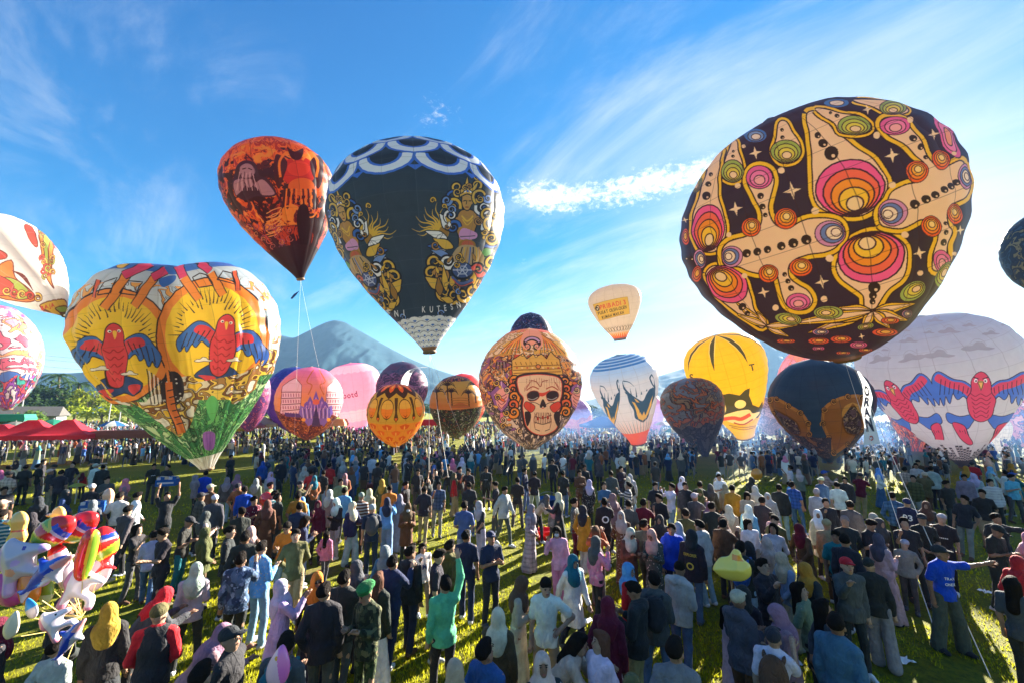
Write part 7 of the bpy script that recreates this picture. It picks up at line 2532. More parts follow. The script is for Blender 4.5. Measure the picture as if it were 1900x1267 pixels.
LEAF = [leaf_mat('leaf_dark', (.022, .05, .018), (.06, .10, .03)), leaf_mat('leaf_mid', (.04, .085, .02), (.10, .15, .035)), leaf_mat('leaf_lime', (.15, .20, .015), (.30, .33, .03))]
BARK = mat_basic('bark', (.11, .085, .06), .9, .1, .3, 6)


def crown_mesh(seed, n=1500, lobes=9, mat=None, flat=.75):
    r = np.random.default_rng(seed)
    cs = np.stack([r.normal(0, .42, lobes), r.normal(0, .42, lobes), r.normal(0, .28, lobes)], -1)
    rad = r.uniform(.28, .55, lobes)
    k = r.integers(0, lobes, n)
    d = r.normal(0, 1, (n, 3)); d /= np.linalg.norm(d, axis=1)[:, None]
    p = cs[k] + d * (rad[k] * r.uniform(.55, 1.05, n) ** .6)[:, None]
    p[:, 2] *= flat
    a = r.normal(0, 1, (n, 3)); a /= np.linalg.norm(a, axis=1)[:, None]
    b = np.cross(a, d); b /= np.linalg.norm(b, axis=1)[:, None] + 1e-6
    s = r.uniform(.035, .08, n)[:, None]
    V = np.stack([p - a * s - b * s * .6, p + a * s - b * s * .5, p + a * s * .9 + b * s * .6, p - a * s * .8 + b * s * .6], 1).reshape(-1, 3)
    me = mesh('crown', V, np.arange(n * 4).reshape(-1, 4), [mat], False)
    at_ = me.attributes.new('tint', 'FLOAT', 'FACE')
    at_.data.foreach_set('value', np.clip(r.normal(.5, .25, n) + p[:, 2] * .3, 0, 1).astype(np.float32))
    return me


def trunk_mesh(seed):
    r = random.Random(seed)
    m = MB().tube([(0, 0, -.05), (.02, .01, .45), (-.02, .02, .8)], [.05, .038, .028], 7)
    for k in range(5):
        a = k * 1.26 + r.random()
        m.tube([(0, .01, .5 + .05 * k), (.2 * math.cos(a), .2 * math.sin(a), .75 + .05 * k), (.38 * math.cos(a), .38 * math.sin(a), .95 + .05 * k)], [.022, .015, .008], 5)
    return mesh('trunk', m.v, m.f, [BARK], True)


def palm_crown(seed, mat):
    r = np.random.default_rng(seed)
    V, F_, T = [], [], []
    for k in range(16):
        a = 2 * math.pi * k / 16 + r.uniform(-.2, .2)
        up = r.uniform(-.1, .75)
        pts = []
        for i in range(8):
            q = i / 7
            pts.append(np.array([math.cos(a) * q * .95, math.sin(a) * q * .95, up * q - .75 * q * q]))
        sd = np.array([-math.sin(a), math.cos(a), 0])
        for i in range(7):
            for s in (1, -1):
                for h in (0, .5):
                    p = pts[i] * (1 - h) + pts[i + 1] * h
                    w = .20 * (1 - abs(i / 7 - .4)) + .02
                    n = len(V)
                    dr = pts[i + 1] - pts[i]
                    V += [p, p + dr * .45, p + dr * .9 + sd * s * w + np.array([0, 0, -.08 - .05 * i / 7])]
                    F_.append((n, n + 1, n + 2)); T.append(r.uniform(0, 1))
    me = mesh('crown', V, F_, [mat], False)
    me.attributes.new('tint', 'FLOAT', 'FACE').data.foreach_set('value', np.array(T, np.float32))
    return me


CROWN = {(k, i): crown_mesh(10 * k + i, 1500 if k != 2 else 1100, 9 + i, LEAF[k]) for k in (0, 1, 2) for i in (0, 1)}
TRUNK = [trunk_mesh(1), trunk_mesh(2)]
PCROWN = palm_crown(3, LEAF[0])
PT = MB().tube([(0, 0, -.05), (.03, 0, .4), (.01, .02, .78), (.03, .01, 1.02)], [.03, .024, .02, .02], 7)
PTRUNK = mesh('trunk', PT.v, PT.f, [BARK], True)


def tree(px, ytop, d, kind, width, label, group):
    top = at(px, ytop, d)
    H_ = top[2] + .2
    name = 'palm_tree' if kind == 3 else 'broadleaf_tree'
    o = empty(name, (top[0], top[1], -.1), rng.uniform(0, 6.28))
    tag(o, label, 'tree', group)
    if kind == 3:
        t = link('trunk', PTRUNK, o); t.scale = (H_ * .9, H_ * .9, H_ * .9)
        c = link('crown', PCROWN, o, (.03 * H_, 0, H_ * .92)); c.scale = (width, width, width)
    else:
        t = link('trunk', TRUNK[rng.integers(2)], o); t.scale = (width * 1.0, width * 1.0, H_ * .72)
        c = link('crown', CROWN[(kind, int(rng.integers(2)))], o, (0, 0, H_ * .62)); c.scale = (width, width, H_ * .46)
        c.rotation_euler = (0, 0, rng.uniform(0, 6.28))
    return o


TG = 'trees along the far edge of the field'
TK = ['dark evergreen tree', 'mid green bushy tree', 'lime green sunlit tree', 'coconut palm']
for px, yt, d, k, w, wh in ((8, 742, 84, 0, 5, 'behind the rainbow coloured balloon'), (60, 720, 92, 0, 5.5, 'standing behind the small house'), (95, 700, 96, 0, 6, 'tallest of the dark ones behind the red canopies'), (128, 716, 90, 1, 5, 'behind the middle red canopy'),
                            (150, 705, 99, 3, 3.4, 'leaning above the red canopies'), (172, 712, 84, 2, 3.2, 'with a small bright crown behind the dark trees'), (196, 738, 74, 2, 4.0, 'with a wide bright crown beside the white pole'), (222, 744, 78, 2, 3.2, 'next to the pole behind the brown canopy'),
                            (232, 716, 95, 0, 5.2, 'behind the brown canopy'), (262, 732, 90, 1, 4.5, 'beside the neck of the twin lobed balloon'), (292, 738, 94, 0, 4.5, 'partly hidden by the twin lobed balloon'), (115, 690, 103, 3, 3.8, 'highest fronds against the blue hill'), (250, 704, 101, 3, 3.4, 'fronds beside the twin lobed balloon'), (40, 752, 58, 1, 3.0, 'low and round beside the house'), (82, 748, 66, 0, 3.6, 'low dark one right of the house'), (20, 738, 78, 1, 4.2, 'rising behind the house'), (205, 770, 70, 1, 2.4, 'low bush like crown behind the brown canopy')):
    tree(px, yt, d, k, w, f'{TK[k]} {wh}', TG)
for i in range(34):
    px = 425 + i * 44 + rng.uniform(-12, 12)
    k = int(rng.choice([0, 0, 1, 1, 3, 2], p=[.25, .2, .25, .15, .1, .05]))
    q = on_z(px, 790, 0)
    nb = min(((470, 'the plum balloon'), (540, 'the blue and violet balloon'), (600, 'the arena balloon'), (660, 'the pastel pink balloon'), (740, 'the orange and olive balloon'), (848, 'the palm tree balloon'), (985, 'the skull balloon'), (1080, 'the lilac and orange balloon'), (1160, 'the flame claw balloon'), (1230, 'the lilac pink balloon'), (1290, 'the brown slumping balloon'), (1350, 'the yellow balloon'), (1432, 'the mauve grey balloon'), (1530, 'the dark blue balloon'), (1690, 'the orange comic balloon'), (1760, 'the pale grey balloon'), (1850, 'the small cream balloon'), (1900, 'the coral balloon')), key=lambda q: abs(q[0] - px))
    kk = ['dark', 'mid green', 'light green', 'palm'][k]
    used_t = globals().setdefault('_UT', set())
    for ad in ('', ' rounded', ' tall', ' spreading'):
        lb = f"hazy{ad} {kk} tree of the far row {'right of' if px > nb[0] else 'left of'} {nb[1]}"
        if lb not in used_t: break
    used_t.add(lb)
    tree(px, rng.uniform(726, 757), rng.uniform(118, 150), k, rng.uniform(5, 8) if k != 3 else 3.6, lb, 'trees of the far row')

# ------------------------------------------------------------------ canopies, umbrellas, house, poles
def colour(name, c, rough=.6):
    """canvas: throws light back and lets some through"""
    m = mat_basic(name, c, rough, .25, .12, 5, .1)
    t = m.node_tree
    b = t.nodes['Principled BSDF']
    tr = nd(t, 'ShaderNodeBsdfTranslucent')
    src = b.inputs['Base Color'].links[0].from_socket
    t.links.new(src, tr.inputs['Color'])
    mx = nd(t, 'ShaderNodeMixShader', i_0=.4)
    t.links.new(b.outputs[0], mx.inputs[1]); t.links.new(tr.outputs[0], mx.inputs[2])
    t.links.new(mx.outputs[0], t.nodes['Material Output'].inputs[0])
    return m


CL = {k: colour('canvas_' + k, v) for k, v in dict(red=(.62, .03, .05), pink=(.62, .22, .24), yellow=(.70, .50, .05), cream=(.72, .62, .42), blue=(.03, .14, .45), green=(.03, .25, .16), grey=(.22, .22, .20), brown=(.25, .10, .07), white=(.75, .75, .74), peach=(.7, .36, .2), lime=(.45, .5, .1)).items()}
METAL = mat_basic('pole_metal', (.5, .5, .5), .4, .5, .1, 8, 0, .6)


def canopy(px, d, w, dep, ze, zt, c, label, flat=False, rot=0.0):
    q = at(px, 760, d)
    o = empty('canopy_tent', (q[0], q[1], 0), rot)
    tag(o, label, 'canopy', 'canopies along the edge of the field')
    a, b = w / 2, dep / 2
    k = .16 if not flat else .9
    m = MB()
    V = [(-a, -b, ze), (a, -b, ze), (a, b, ze), (-a, b, ze)]
    n = 5
    rows = []
    for i in range(n + 1):
        t = i / n
        s = 1 - (1 - k) * t
        z = ze + (zt - ze) * (t ** 1.35 if not flat else t)
        rows.append([(x * s, y * s, z) for x, y, _ in V])
    P = [p for r_ in rows for p in r_]
    Fc = [(4 * i + j, 4 * i + (j + 1) % 4, 4 * i + 4 + (j + 1) % 4, 4 * i + 4 + j) for i in range(n) for j in range(4)] + [(4 * n, 4 * n + 1, 4 * n + 2, 4 * n + 3)]
    m.add(P, Fc).build('roof', CL[c], o)
    v = MB()
    for j in range(4):
        p, q2 = Vector(V[j]), Vector(V[(j + 1) % 4])
        for i in range(8):
            s, e = p.lerp(q2, i / 8), p.lerp(q2, (i + 1) / 8)
            off = Vector((0, 0, .003))
            v.add([s - off, e - off, e + Vector((0, 0, -.28)), (s + e) / 2 + Vector((0, 0, -.36)), s + Vector((0, 0, -.28))], [(0, 1, 2, 3, 4)])
    v.build('valance', CL[c], o)
    for x, y, _ in V: MB().tube([(x * .97, y * .97, 0), (x * .97, y * .97, ze - .01)], .03, 6).build('pole', METAL, o)
    return o


canopy(8, 31.5, 4.2, 3, 2.15, 2.85, 'red', 'red peaked canopy cut off by the left edge', rot=.3)
canopy(68, 31.5, 3.6, 3.2, 2.1, 3.2, 'red', 'red peaked canopy, middle one of the three', rot=.5)
canopy(133, 32.0, 3.3, 3.2, 2.1, 3.2, 'red', 'red peaked canopy beside the long brown awning', rot=.5)
canopy(228, 34, 5.4, 2.0, 2.0, 2.3, 'brown', 'long low brown awning right of the red canopies', True, .45)
canopy(460, 52, 4.4, 4, 2.0, 3.1, 'pink', 'faded pink canopy behind the crowd under the plum balloon', rot=.4)
canopy(487, 54, 4.0, 4, 2.1, 3.0, 'cream', 'cream topped canopy between a pink and a yellow one', rot=.4)
canopy(508, 56, 3.2, 3.2, 2.1, 3.0, 'yellow', 'small yellow peaked canopy beside the blue and violet balloon', rot=.8)
canopy(440, 50, 1.8, 2, 1.7, 2.2, 'yellow', 'little yellow stall roof below the pink canopy', rot=.4)
canopy(610, 58, 5, 3, 2.0, 2.6, 'peach', 'peach coloured low canopy between the arena and pink balloons', True, .2)
canopy(795, 60, 4, 3, 2.0, 2.5, 'red', 'small flat red canopy beside the orange and olive balloon', True, .1)
canopy(1117, 56, 5.4, 4, 1.9, 3.0, 'blue', 'blue peaked canopy beyond the crowd near the white balloon', rot=.1)
canopy(1268, 66, 4, 3.5, 2.0, 3.1, 'white', 'white canopy behind the brown slumping balloon', rot=-.3)


def umbrella(px, py, d, r, cols, label, name='parasol'):
    q = at(px, py, d)
    o = empty(name, (q[0], q[1], 0), rng.uniform(0, 6))
    tag(o, label, 'umbrella', 'big umbrellas in the crowd')
    z = q[2]
    n = 8
    for i in range(n):
        a0, a1 = 2 * math.pi * i / n, 2 * math.pi * (i + 1) / n
        P, rows = [], 5
        for j in range(rows):
            t = j / (rows - 1) * .98 + .02
            zz_ = z - r * .42 * t ** 1.7
            am = (a0 + a1) / 2
            P += [(r * t * math.cos(a0), r * t * math.sin(a0), zz_), (r * t * .97 * math.cos(am), r * t * .97 * math.sin(am), zz_ - .02 * t * r), (r * t * math.cos(a1), r * t * math.sin(a1), zz_)]
        Fc = [(3 * j + k, 3 * j + 3 + k, 3 * j + 4 + k, 3 * j + 1 + k) for j in range(rows - 1) for k in (0, 1)]
        MB().add(P, Fc).build('panel', CL[cols[i % len(cols)]], o)
    MB().tube([(0, 0, 0), (0, 0, z + .12)], .025, 6).build('pole', METAL, o)


umbrella(100, 777, 44, 1.5, ['green'], 'dark green parasol behind the red canopies')
umbrella(30, 781, 43, 1.5, ['grey'], 'grey parasol behind the leftmost red canopy')
umbrella(212, 780, 46, 1.3, ['blue', 'white', 'cream'], 'blue and white parasol behind the brown awning')
umbrella(475, 770, 66, 1.8, ['white', 'green'], 'white and green parasol above the cream canopy')
umbrella(1123, 799, 44, .55, ['yellow'], 'small bright yellow umbrella held above the crowd')
umbrella(1245, 793, 48, 1.1, ['green', 'yellow', 'cream'], 'green and yellow umbrella in the crowd near the brown balloon')
umbrella(1228, 781, 54, 1.1, ['peach', 'cream'], 'peach striped umbrella beside the white balloon')
umbrella(1090, 797, 52, .5, ['peach'], 'small peach umbrella beside the blue canopy')
umbrella(145, 895, 17.8, .30, ['lime'], 'small pale green umbrella hat in the left crowd', 'umbrella_hat')

WALL = mat_basic('plaster', (.20, .21, .21), .9, .1, .2, 3)
TILE = mat_basic('roof_tile', (.09, .085, .08), .9, .1, .3, 4)
GLS = mat_basic('window_glass', (.03, .04, .05), .15, .5)
h = empty('house', (*at(55, 760, 62)[:2], 0), .6)
tag(h, 'low grey house with dark windows behind the red canopies', 'house')
MB().box((0, 0, 1.5), (7, 5, 3)).build('wall', WALL, h)
rf = MB().add([(-3.9, -3, 3.0), (3.9, -3, 3.0), (3.9, 3, 3.0), (-3.9, 3, 3.0), (-3.5, 0, 4.4), (3.5, 0, 4.4)], [(0, 1, 5, 4), (2, 3, 4, 5), (1, 2, 5), (3, 0, 4), (3, 2, 1, 0)]).build('roof', TILE, h)
for x in (-2.2, 0, 2.2):
    f = MB().box((x, -2.52, 1.6), (1.2, .08, 1.2)).build('window', WALL, h)
    MB().box((x, -2.565, 1.6), (1.0, .03, 1.0)).build('pane', GLS, f)
canopy(24, 50, 3.4, 3, 2.9, 3.4, 'green', 'green awning in front of the grey house', True, .5)

for px, yt, d, lb in ((207, 742, 60, 'thin white pole rising behind the brown awning'), (224, 762, 58, 'short leaning pole next to the lime green trees'), (60, 655, 70, 'power pole with cross arm behind the red canopies'), (330, 675, 95, 'power pole hidden by the twin lobed balloon')):
    p = at(px, yt, d)
    o = empty('power_pole' if 'power' in lb else 'pole', (p[0], p[1], 0))
    tag(o, lb, 'pole')
    MB().tube([(0, 0, 0), (0, 0, p[2])], [.09, .06], 8).build('shaft', METAL, o)
    if 'power' in lb: MB().box((0, 0, p[2] - .3), (1.8, .1, .12)).build('cross_arm', METAL, o)
WIRE = mat_basic('wire', (.05, .05, .05), .6)
for i, (y0, y1) in enumerate(((652, 668), (659, 676), (672, 688))):
    a, b = at(20, y0, 70), at(330, y1, 95)
    pts = [a + (b - a) * t + np.array([0, 0, -.7 * 4 * t * (1 - t)]) for t in np.linspace(0, 1, 14)]
    tag(MB().tube(pts, .025, 5).build('power_line', WIRE), ['upper', 'middle', 'lower'][i] + ' power line crossing behind the balloons at left', 'cable', 'power lines')

# ------------------------------------------------------------------ tether ropes, tail banners
ROPE = mat_basic('rope_fibre', (.62, .58, .50), .8, .2, .15, 30)


def rope(a, b, label, sag=.3, r=.012):
    a, b = np.array(a), np.array(b)
    pts = [a + (b - a) * t + np.array([0, 0, -sag * 4 * t * (1 - t)]) for t in np.linspace(0, 1, 12)]
    tag(MB().tube(pts, r, 5).build('tether_rope', ROPE), label, 'rope', 'tether ropes of the balloons')


PAT_B = np.array((15.55, 18.88, 6.31))
r1 = on_z(1740, 1185, .05); r2 = on_z(1838, 1256, .05)
rope(PAT_B + (-.15, 0, 0), r1, 'tether rope from the peacock eye balloon ending on the grass, nearer the dark crowd', .1, .008)
rope(PAT_B + (.15, 0, 0), r2, 'tether rope from the peacock eye balloon reaching the lower right grass', .1, .008)
GB = np.array((-5.23, 25.78, 7.51))
for x, y, lb in ((832, 885, 'held by the handlers straight below'), (796, 880, 'dropping almost straight down'), (882, 862, 'running away to the right')):
    rope(GB, on_z(x, y, 1.3), f'thin tether rope of the dark gold balloon, {lb}', .15, .008)
FB = np.array((-17.54, 32.74, 14.54))
for x, y, lb in ((634, 850, 'slanting down to the right'), (545, 845, 'hanging straight down')): rope(FB, on_z(x, y, 1.4), f'tether rope of the red and orange balloon, {lb}', .4, .006)
for p, x, y, lb in (((-25.0, 51.27, .9), 600, 872, 'the arena and temple balloon'), (tuple(LOW[13][0] + (0, 0, .3)), 758, 868, 'the orange and olive balloon'), ((1.0, 43.5, 1.2), 940, 875, 'the skull balloon'), ((-23.25, 63.4, 1.2), 668, 846, 'the pastel pink balloon')):
    rope(p, on_z(x, y, 1.3), f'slack tether rope running from {lb} into the crowd', .05, .009)

BANW = leaf_mat('banner_cloth', (.85, .85, .85), (.85, .85, .85))
INK = mat_basic('banner_ink', (.05, .05, .09), .8)
REDINK = mat_basic('banner_red', (.6, .08, .05), .8)


def ribbon(path, widths, across):
    """a strip of cloth along a path; returns its mesh builder and a function (s along, t across) -> point"""
    P = np.array(path); Wd = np.array(widths)
    ac = np.array(across, float); ac /= np.linalg.norm(ac)
    n = 26
    t = np.linspace(0, 1, n)
    base = np.linspace(0, 1, len(P))
    C3 = np.stack([np.interp(t, base, P[:, i]) for i in range(3)], -1)
    k = np.array([1, 2, 1.]) / 4
    for _ in range(2): C3[1:-1] = C3[:-2] * k[0] + C3[1:-1] * k[1] + C3[2:] * k[2]
    w = np.interp(t, base, Wd)

    def pt(s, x):
        c = np.array([np.interp(s, t, C3[:, i]) for i in range(3)])
        return c + ac * (x - .5) * np.interp(s, t, w)
    m = MB()
    V = [pt(s, x) for s in t for x in (0, .25, .5, .75, 1)]
    m.add(V, [(5 * i + j, 5 * i + j + 1, 5 * i + 6 + j, 5 * i + 5 + j) for i in range(n - 1) for j in range(4)])
    return m, pt


def letters_on(pt, word, s0, s1, x0, x1, off, mat, parent, bold=.03):
    """word fitted into a box of the strip: s runs down, x across"""
    m = MB()
    gl = [letter(c, bold) for c in word]
    tot = sum(g[1] for g in gl)
    pos = 0
    for tri, adv in gl:
        for t in tri:
            P = []
            for gx, gy in t:
                x = x0 + (x1 - x0) * (pos + gx) / tot
                s = s1 - (s1 - s0) * gy / .75
                P.append(pt(s, x) + off)
            m.add(P, [(0, 1, 2)])
        pos += adv
    return m.build('lettering', mat, parent)


# white tail banner hanging from the tether of the peacock eye balloon
d = 19.5
path = [at(x, y, d + e) for x, y, e in ((1592, 688, .2), (1606, 712, 0), (1611, 738, .35), (1606, 762, .0), (1614, 786, -.2), (1618, 824, 0))]
m, pt = ribbon(path, [.12, .35, .55, .55, .62, .98], (1, .18, .05))
bo = empty('tail_banner', path[0])
tag(bo, 'white tail banner with big dark letters hanging before the dark blue balloon', 'banner')
o = m.build('cloth', BANW, bo, True); o.location = -Vector(path[0])
off = -(path[0] - CAMP) / np.linalg.norm(path[0] - CAMP) * .07 - path[0]
for w_, s0, s1 in (('O', .22, .36), ('R', .38, .52), ('A', .54, .68), ('N', .70, .86)):
    letters_on(pt, w_, s0, s1, .18, .84, off, INK, bo, .05)
lg = MB()
for k in range(10):
    a0, a1 = 2 * math.pi * k / 10, 2 * math.pi * (k + 1) / 10
    q = lambda a, r_: pt(.935 + .025 * r_ * math.sin(a), .5 + .14 * r_ * math.cos(a)) + off
    lg.add([q(a0, 1), q(a1, 1), q(a1, .55), q(a0, .55)], [(0, 1, 2, 3)])
lg.build('round_logo', REDINK, bo)

d = 40
path = [at(x, y, d + e) for x, y, e in ((792, 681, 1.5), (775, 681, .6), (762, 687, 0), (754, 698, -.2), (750, 712, 0), (750, 726, .1))]
m, pt = ribbon(path, [.3, .5, .62, .7, .75, .72], (1, .1, .1))
bo = empty('tail_banner', path[0])
tag(bo, 'small curling white banner with lines of dark writing above the orange and olive balloon', 'banner')
o = m.build('cloth', BANW, bo, True); o.location = -Vector(path[0])
off = -(path[0] - CAMP) / np.linalg.norm(path[0] - CAMP) * .12 - path[0]
for i, w_ in enumerate(('SEPUR', 'DEMIT', 'PEDES', 'SEMANGAT', 'AE', 'LURR')):
    letters_on(pt, w_, .27 + i * .123, .36 + i * .123, .12 if i != 4 else .35, .88 if i != 4 else .65, off, INK, bo)
PA = at(547, 548, 30)
ck = MB().add([(-.3, 0, -.25), (-.1, .05, .1), (.32, 0, .34), (.12, -.04, -.02), (-.18, .03, -.3)], [(0, 1, 4), (1, 3, 4), (1, 2, 3)])
tag(ck.build('loose_cloth', mat_basic('blue_rag', (.02, .05, .14), .8), None, False, PA), 'small scrap of dark blue cloth blowing below the red balloon', 'cloth')

# ------------------------------------------------------------------ foil balloons, buckets, boxes
def foil_mat():
    m = bpy.data.materials.new('printed_foil')
    m.use_nodes = True
    t = m.node_tree
    b = t.nodes['Principled BSDF']
    a = nd(t, 'ShaderNodeAttribute', attribute_name='tint')
    t.links.new(a.outputs['Color'], b.inputs['Base Color'])
    b.inputs['Roughness'].default_value = .22
    b.inputs['Specular IOR Level'].default_value = .6
    b.inputs['Coat Weight'].default_value = .3
    n = nd(t, 'ShaderNodeTexNoise', i_Scale=16.0, i_Detail=3.0)
    co = nd(t, 'ShaderNodeTexCoord'); t.links.new(co.outputs['Object'], n.inputs['Vector'])
    bp = nd(t, 'ShaderNodeBump', i_Strength=.1, i_Distance=.01); t.links.new(n.outputs[0], bp.inputs['Height']); t.links.new(bp.outputs[0], b.inputs['Normal'])
    return m


FOIL = foil_mat()
STRING = mat_basic('gold_string', (.6, .45, .15), .5)


def sd_poly(x, z, P):
    d = np.full(x.shape, 1e9); ins = np.zeros(x.shape, bool)
    for (ax, az), (bx, bz) in zip(P, np.roll(P, -1, 0)):
        ex, ez = bx - ax, bz - az
        t = np.clip(((x - ax) * ex + (z - az) * ez) / (ex * ex + ez * ez + 1e-9), 0, 1)
        d = np.minimum(d, np.hypot(x - ax - ex * t, z - az - ez * t))
        c = ((az > z) != (bz > z)) & (x < (bx - ax) * (z - az) / (bz - az + 1e-12) + ax)
        ins ^= c
    return np.where(ins, -d, d)


def foil(outline, thick, paint, loc, size, rot, yaw, label, name, hold=None, group="balloon seller's foil balloons"):
    P = curve(np.array(outline, float), True, 4)
    h = .046
    F = Field((P[:, 0].min(), -thick - .05, P[:, 1].min()), (P[:, 0].max(), thick + .05, P[:, 1].max()), h)
    X, Z = np.meshgrid(F.ax[0], F.ax[2], indexing='ij')
    s2 = sd_poly(X, Z, P)
    dm = -s2.min()
    body = thick * np.sqrt(np.clip(-s2 / dm, 0, 1))
    F.f = np.where(s2[:, None, :] > 0, s2[:, None, :] + .01, np.abs(F.ax[1])[None, :, None] - body[:, None, :] + .0).astype(np.float32)
    F.f = np.where((s2[:, None, :] <= 0), F.f, np.maximum(F.f, .01))
    V, Q = F.net()
    c = V[Q].mean(1)
    col = np.array([paint(x, z) for x, _, z in c])
    a = math.radians(rot)
    Vr = V.copy()
    Vr[:, 0], Vr[:, 2] = V[:, 0] * math.cos(a) - V[:, 2] * math.sin(a), V[:, 0] * math.sin(a) + V[:, 2] * math.cos(a)
    me = mesh(name, Vr * size, Q, [FOIL])
    me.attributes.new('tint', 'FLOAT_COLOR', 'FACE').data.foreach_set('color', np.concatenate([col, np.ones((len(col), 1))], 1).astype(np.float32).ravel())
    o = empty(name, loc, yaw)
    tag(o, label, 'balloon', group)
    link('skin', me, o)
    if hold is not None:
        M = Matrix.Rotation(-yaw, 3, 'Z')
        e = M @ Vector(np.array(hold) - np.array(loc))
        b0 = Vector((0, 0, Vr[:, 2].min() * size * .9))
        MB().tube([b0, b0.lerp(e, .5) + Vector((0, 0, -.05)), e], .004, 4).build('string', STRING, o)
    return o


RD, YL, GN, BL, WH, LV, PK, OG = (.62, .02, .02), (.72, .50, .04), (.22, .38, .03), (.02, .06, .45), (.52, .46, .53), (.55, .36, .66), (.75, .26, .40), (.75, .20, .02)
FISH = [(-.9, .35), (-.55, .12), (-.2, .42), (.3, .5), (.75, .3), (.95, 0), (.75, -.32), (.3, -.5), (-.2, -.42), (-.55, -.1), (-.95, -.38), (-.8, 0)]
DOLPH = [(-1.0, .15), (-.7, .05), (-.3, .25), (.0, .36), (.1, .6), (.25, .36), (.6, .25), (1.0, 0), (.7, -.1), (.4, -.22), (.25, -.5), (.1, -.28), (-.4, -.18), (-.7, -.12), (-1.05, -.3), (-.9, -.05)]
PONY = [(-.5, -.9), (-.45, -.2), (-.6, .1), (-.5, .6), (-.2, .9), (.0, .75), (.3, .6), (.75, .45), (.8, .25), (.4, .15), (.35, -.1), (.7, -.3), (.75, -.8), (.5, -.85), (.4, -.5), (-.1, -.45), (-.2, -.9)]
DUCK = [(-.25, -.9), (-.55, -.4), (-.4, 0), (-.42, .5), (-.1, .85), (.3, .8), (.5, .5), (.95, .38), (.9, .2), (.5, .15), (.3, -.1), (.5, -.5), (.3, -.9)]
LONG = [(0, 1.1), (.3, .9), (.36, .3), (.34, -.4), (.22, -.95), (0, -1.1), (-.24, -.9), (-.36, -.3), (-.34, .5), (-.22, .95)]
RING = [(math.cos(t) * .8, math.sin(t) * .8) for t in np.linspace(0, 2 * np.pi, 12, endpoint=False)]
LEAFY = [(0, 1.05), (.35, .6), (.55, 0), (.45, -.6), (0, -.95), (-.45, -.6), (-.55, 0), (-.35, .6)]


def fish_paint(x, z):
    if x > .62: return RD
    if x > .35: return (BL if z < .12 else RD) if x > .45 else WH if z < 0 else YL
    if x < -.52: return RD
    s = math.sin(x * 9 + z * 4)
    return RD if s > .25 else YL if s > -.45 else GN


def dolph_paint(x, z): return WH if z < -.12 + .05 * math.sin(x * 5) else ((.75, .3, .3) if x > .45 and z < .1 else BL)
def pony_paint(x, z): return LV if x < -.3 or z < -.5 or x > .62 or math.hypot(x - .05, z - .1) < .1 else ((.75, .35, .25) if math.hypot(x + .1, z + .15) < .14 else ((.05, .05, .3) if math.hypot(x - .25, z - .5) < .06 else WH))
def pinkpony(x, z): return PK if x < -.35 or z < -.65 else ((.02, .02, .02) if math.hypot(x - .25, z - .48) < .05 else (.80, .70, .72))
def duck_paint(x, z): return OG if x > .5 and z > .1 else ((.02, .02, .02) if math.hypot(x - .2, z - .55) < .06 else ((.75, .12, .05) if abs(z + .05) < .05 else (.80, .50, .12)))
def melon(x, z): return GN if x > .2 else (YL if x > .13 else RD if not (math.sin(x * 23) * math.sin(z * 9) > .9) else (.03, .01, .01))


